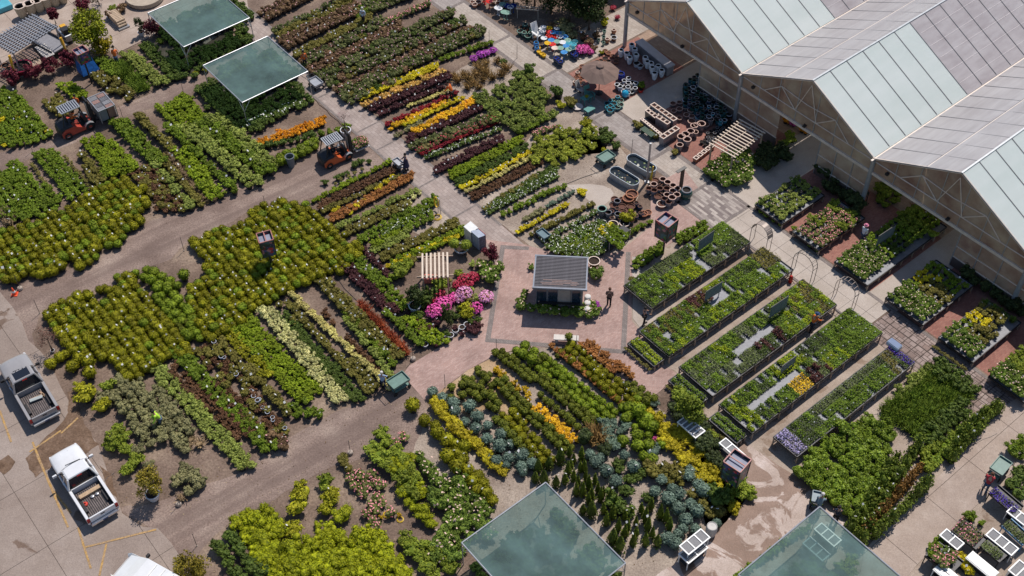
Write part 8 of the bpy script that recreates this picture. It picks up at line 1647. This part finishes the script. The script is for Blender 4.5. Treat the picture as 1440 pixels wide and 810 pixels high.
# ================================================================ LAY THE PLANTS OUT
LIMIT = 300; NOUN = {}
EXT = {}
def pix(p):
    v = Vector((p[0], p[1], p[2]-CAM_H)); w_ = v.dot(F0); return 720+F_PX*v.dot(XR)/w_, 405-F_PX*v.dot(UR)/w_
_by = {}
for k in K.values():
    for p in k['P']:
        x_, y_ = pix(p)
        if 0 < x_ < 1440 and 0 < y_ < 810 and p[5] == p[6] or ' on the ' in p[5]: _by.setdefault(p[5], []).append((x_, y_, id(p)))
for l, v in _by.items():
    if len(v) < 5 or len(l.split()) > 12: continue
    for word, f in (('topmost', lambda q: q[1]), ('lowest', lambda q: -q[1]), ('leftmost', lambda q: q[0]), ('rightmost', lambda q: -q[0])):
        i_ = min(v, key=f)[2]
        if i_ not in EXT: EXT[i_] = ', %s of its group' % word
n_obj = n_tri = 0
for name, k in K.items():
    P = k['P']
    if not P: continue
    big = len(P) > LIMIT; mes = variants(name, 5)
    key = lambda p: -(k['r']*p[3])/max(20, math.sqrt(p[0]**2+p[1]**2+CAM_H**2))
    def inframe(p):
        v = Vector((p[0], p[1], -CAM_H)); w_ = v.dot(F0); return 0 if -60 < 720+F_PX*v.dot(XR)/w_ < 1500 and -40 < 405-F_PX*v.dot(UR)/w_ < 860 else 1
    P = sorted(P, key=lambda p: (inframe(p), key(p)))
    for i, pp in enumerate(P[:LIMIT]):
        x, y, z, s, rz, lab, grp = pp; lab += EXT.get(id(pp), '')
        o = bpy.data.objects.new(name, mes[i % len(mes)]); sc.collection.objects.link(o); o.location = (x, y, z); o.rotation_euler.z = rz; o.scale = (s, s, s*random.uniform(.88, 1.12)) if k['form'] != 'tray' else (s, s, s*random.uniform(.7, 1.5))
        tag(o, lab, k['cat'], grp); n_obj += 1
    rest = P[LIMIT:]
    if rest:
        Qs = []; Ms = []
        for i, (x, y, z, s, rz, lab, grp) in enumerate(rest):
            q, m = k['arr'][i % len(k['arr'])]; c, s_ = math.cos(rz), math.sin(rz); Rm = np.array([[c, -s_, 0], [s_, c, 0], [0, 0, 1]]).T*s; Qs.append(q @ Rm+np.array([x, y, z])); Ms.append(m)
        Q = np.concatenate(Qs); o = bpy.data.objects.new(name+'_bed', quads_mesh(name+'_bed', Q, np.concatenate(Ms), kind_mats(k, name))); sc.collection.objects.link(o); n_tri += 2*len(Q)
        tag(o, 'the smaller and farther %s plants that fill out their beds' % name.replace('_', ' '), k['cat'], None, 'stuff')
import sys as _s
for o in bpy.data.objects:
    l = o.get('label')
    if l and len(l.split()) > 16: _s.stderr.write('LONG '+l+'\n')
print('plants', n_obj, 'stuff tris', n_tri, {n: len(k['P']) for n, k in K.items() if len(k['P']) > 200})
# litter on the bare beds: dry leaves and pebbles
g = np.random.default_rng(3); Q = []
for px in ([(60, 430), (130, 520), (290, 640), (560, 560), (600, 600), (300, 740), (170, 710), (110, 560)], [(430, 400), (590, 300), (680, 340), (620, 500), (560, 520)], [(370, 20), (600, -20), (780, 120), (870, 200), (760, 350), (600, 240)], [(590, 590), (700, 500), (900, 540), (1050, 690), (960, 800), (700, 810)], [(300, 700), (500, 620), (640, 700), (640, 810), (300, 810)], [(0, 100), (430, 120), (440, 230), (200, 330), (0, 400)]):
    pg = [toAB(G(x, y)) for x, y in px]; a0, a1 = min(p[0] for p in pg), max(p[0] for p in pg); b0, b1 = min(p[1] for p in pg), max(p[1] for p in pg); n = int((a1-a0)*(b1-b0)*3)
    for _ in range(n):
        a, b = g.uniform(a0, a1), g.uniform(b0, b1)
        if inside((a, b), pg): Q.append((a, b))
C0 = np.array([tuple(AB(a, b)) for a, b in Q]); k = len(C0); s = g.uniform(.012, .036, k)[:, None]; an = g.uniform(0, 6.28, k); u = np.stack([np.cos(an), np.sin(an), g.uniform(-.3, .3, k)], 1)*s; v = np.stack([-np.sin(an), np.cos(an), g.uniform(-.3, .3, k)], 1)*s*g.uniform(.4, 1, k)[:, None]; C0[:, 2] = .022+g.uniform(0, .01, k)
o = bpy.data.objects.new('leaf_litter', quads_mesh('leaf_litter', np.stack([C0-u-v, C0+u-v, C0+u+v, C0-u+v], 1), (g.uniform(size=k) < .5).astype(np.int32), [leaf_mat('pale_litter', (.16, .12, .09), (.38, .31, .24)), leaf_mat('dark_litter', (.05, .035, .02), (.16, .10, .05))])); sc.collection.objects.link(o)
tag(o, 'dry leaves and pebbles strewn over the bare beds', 'litter', None, 'stuff')
bpy.context.view_layer.update()
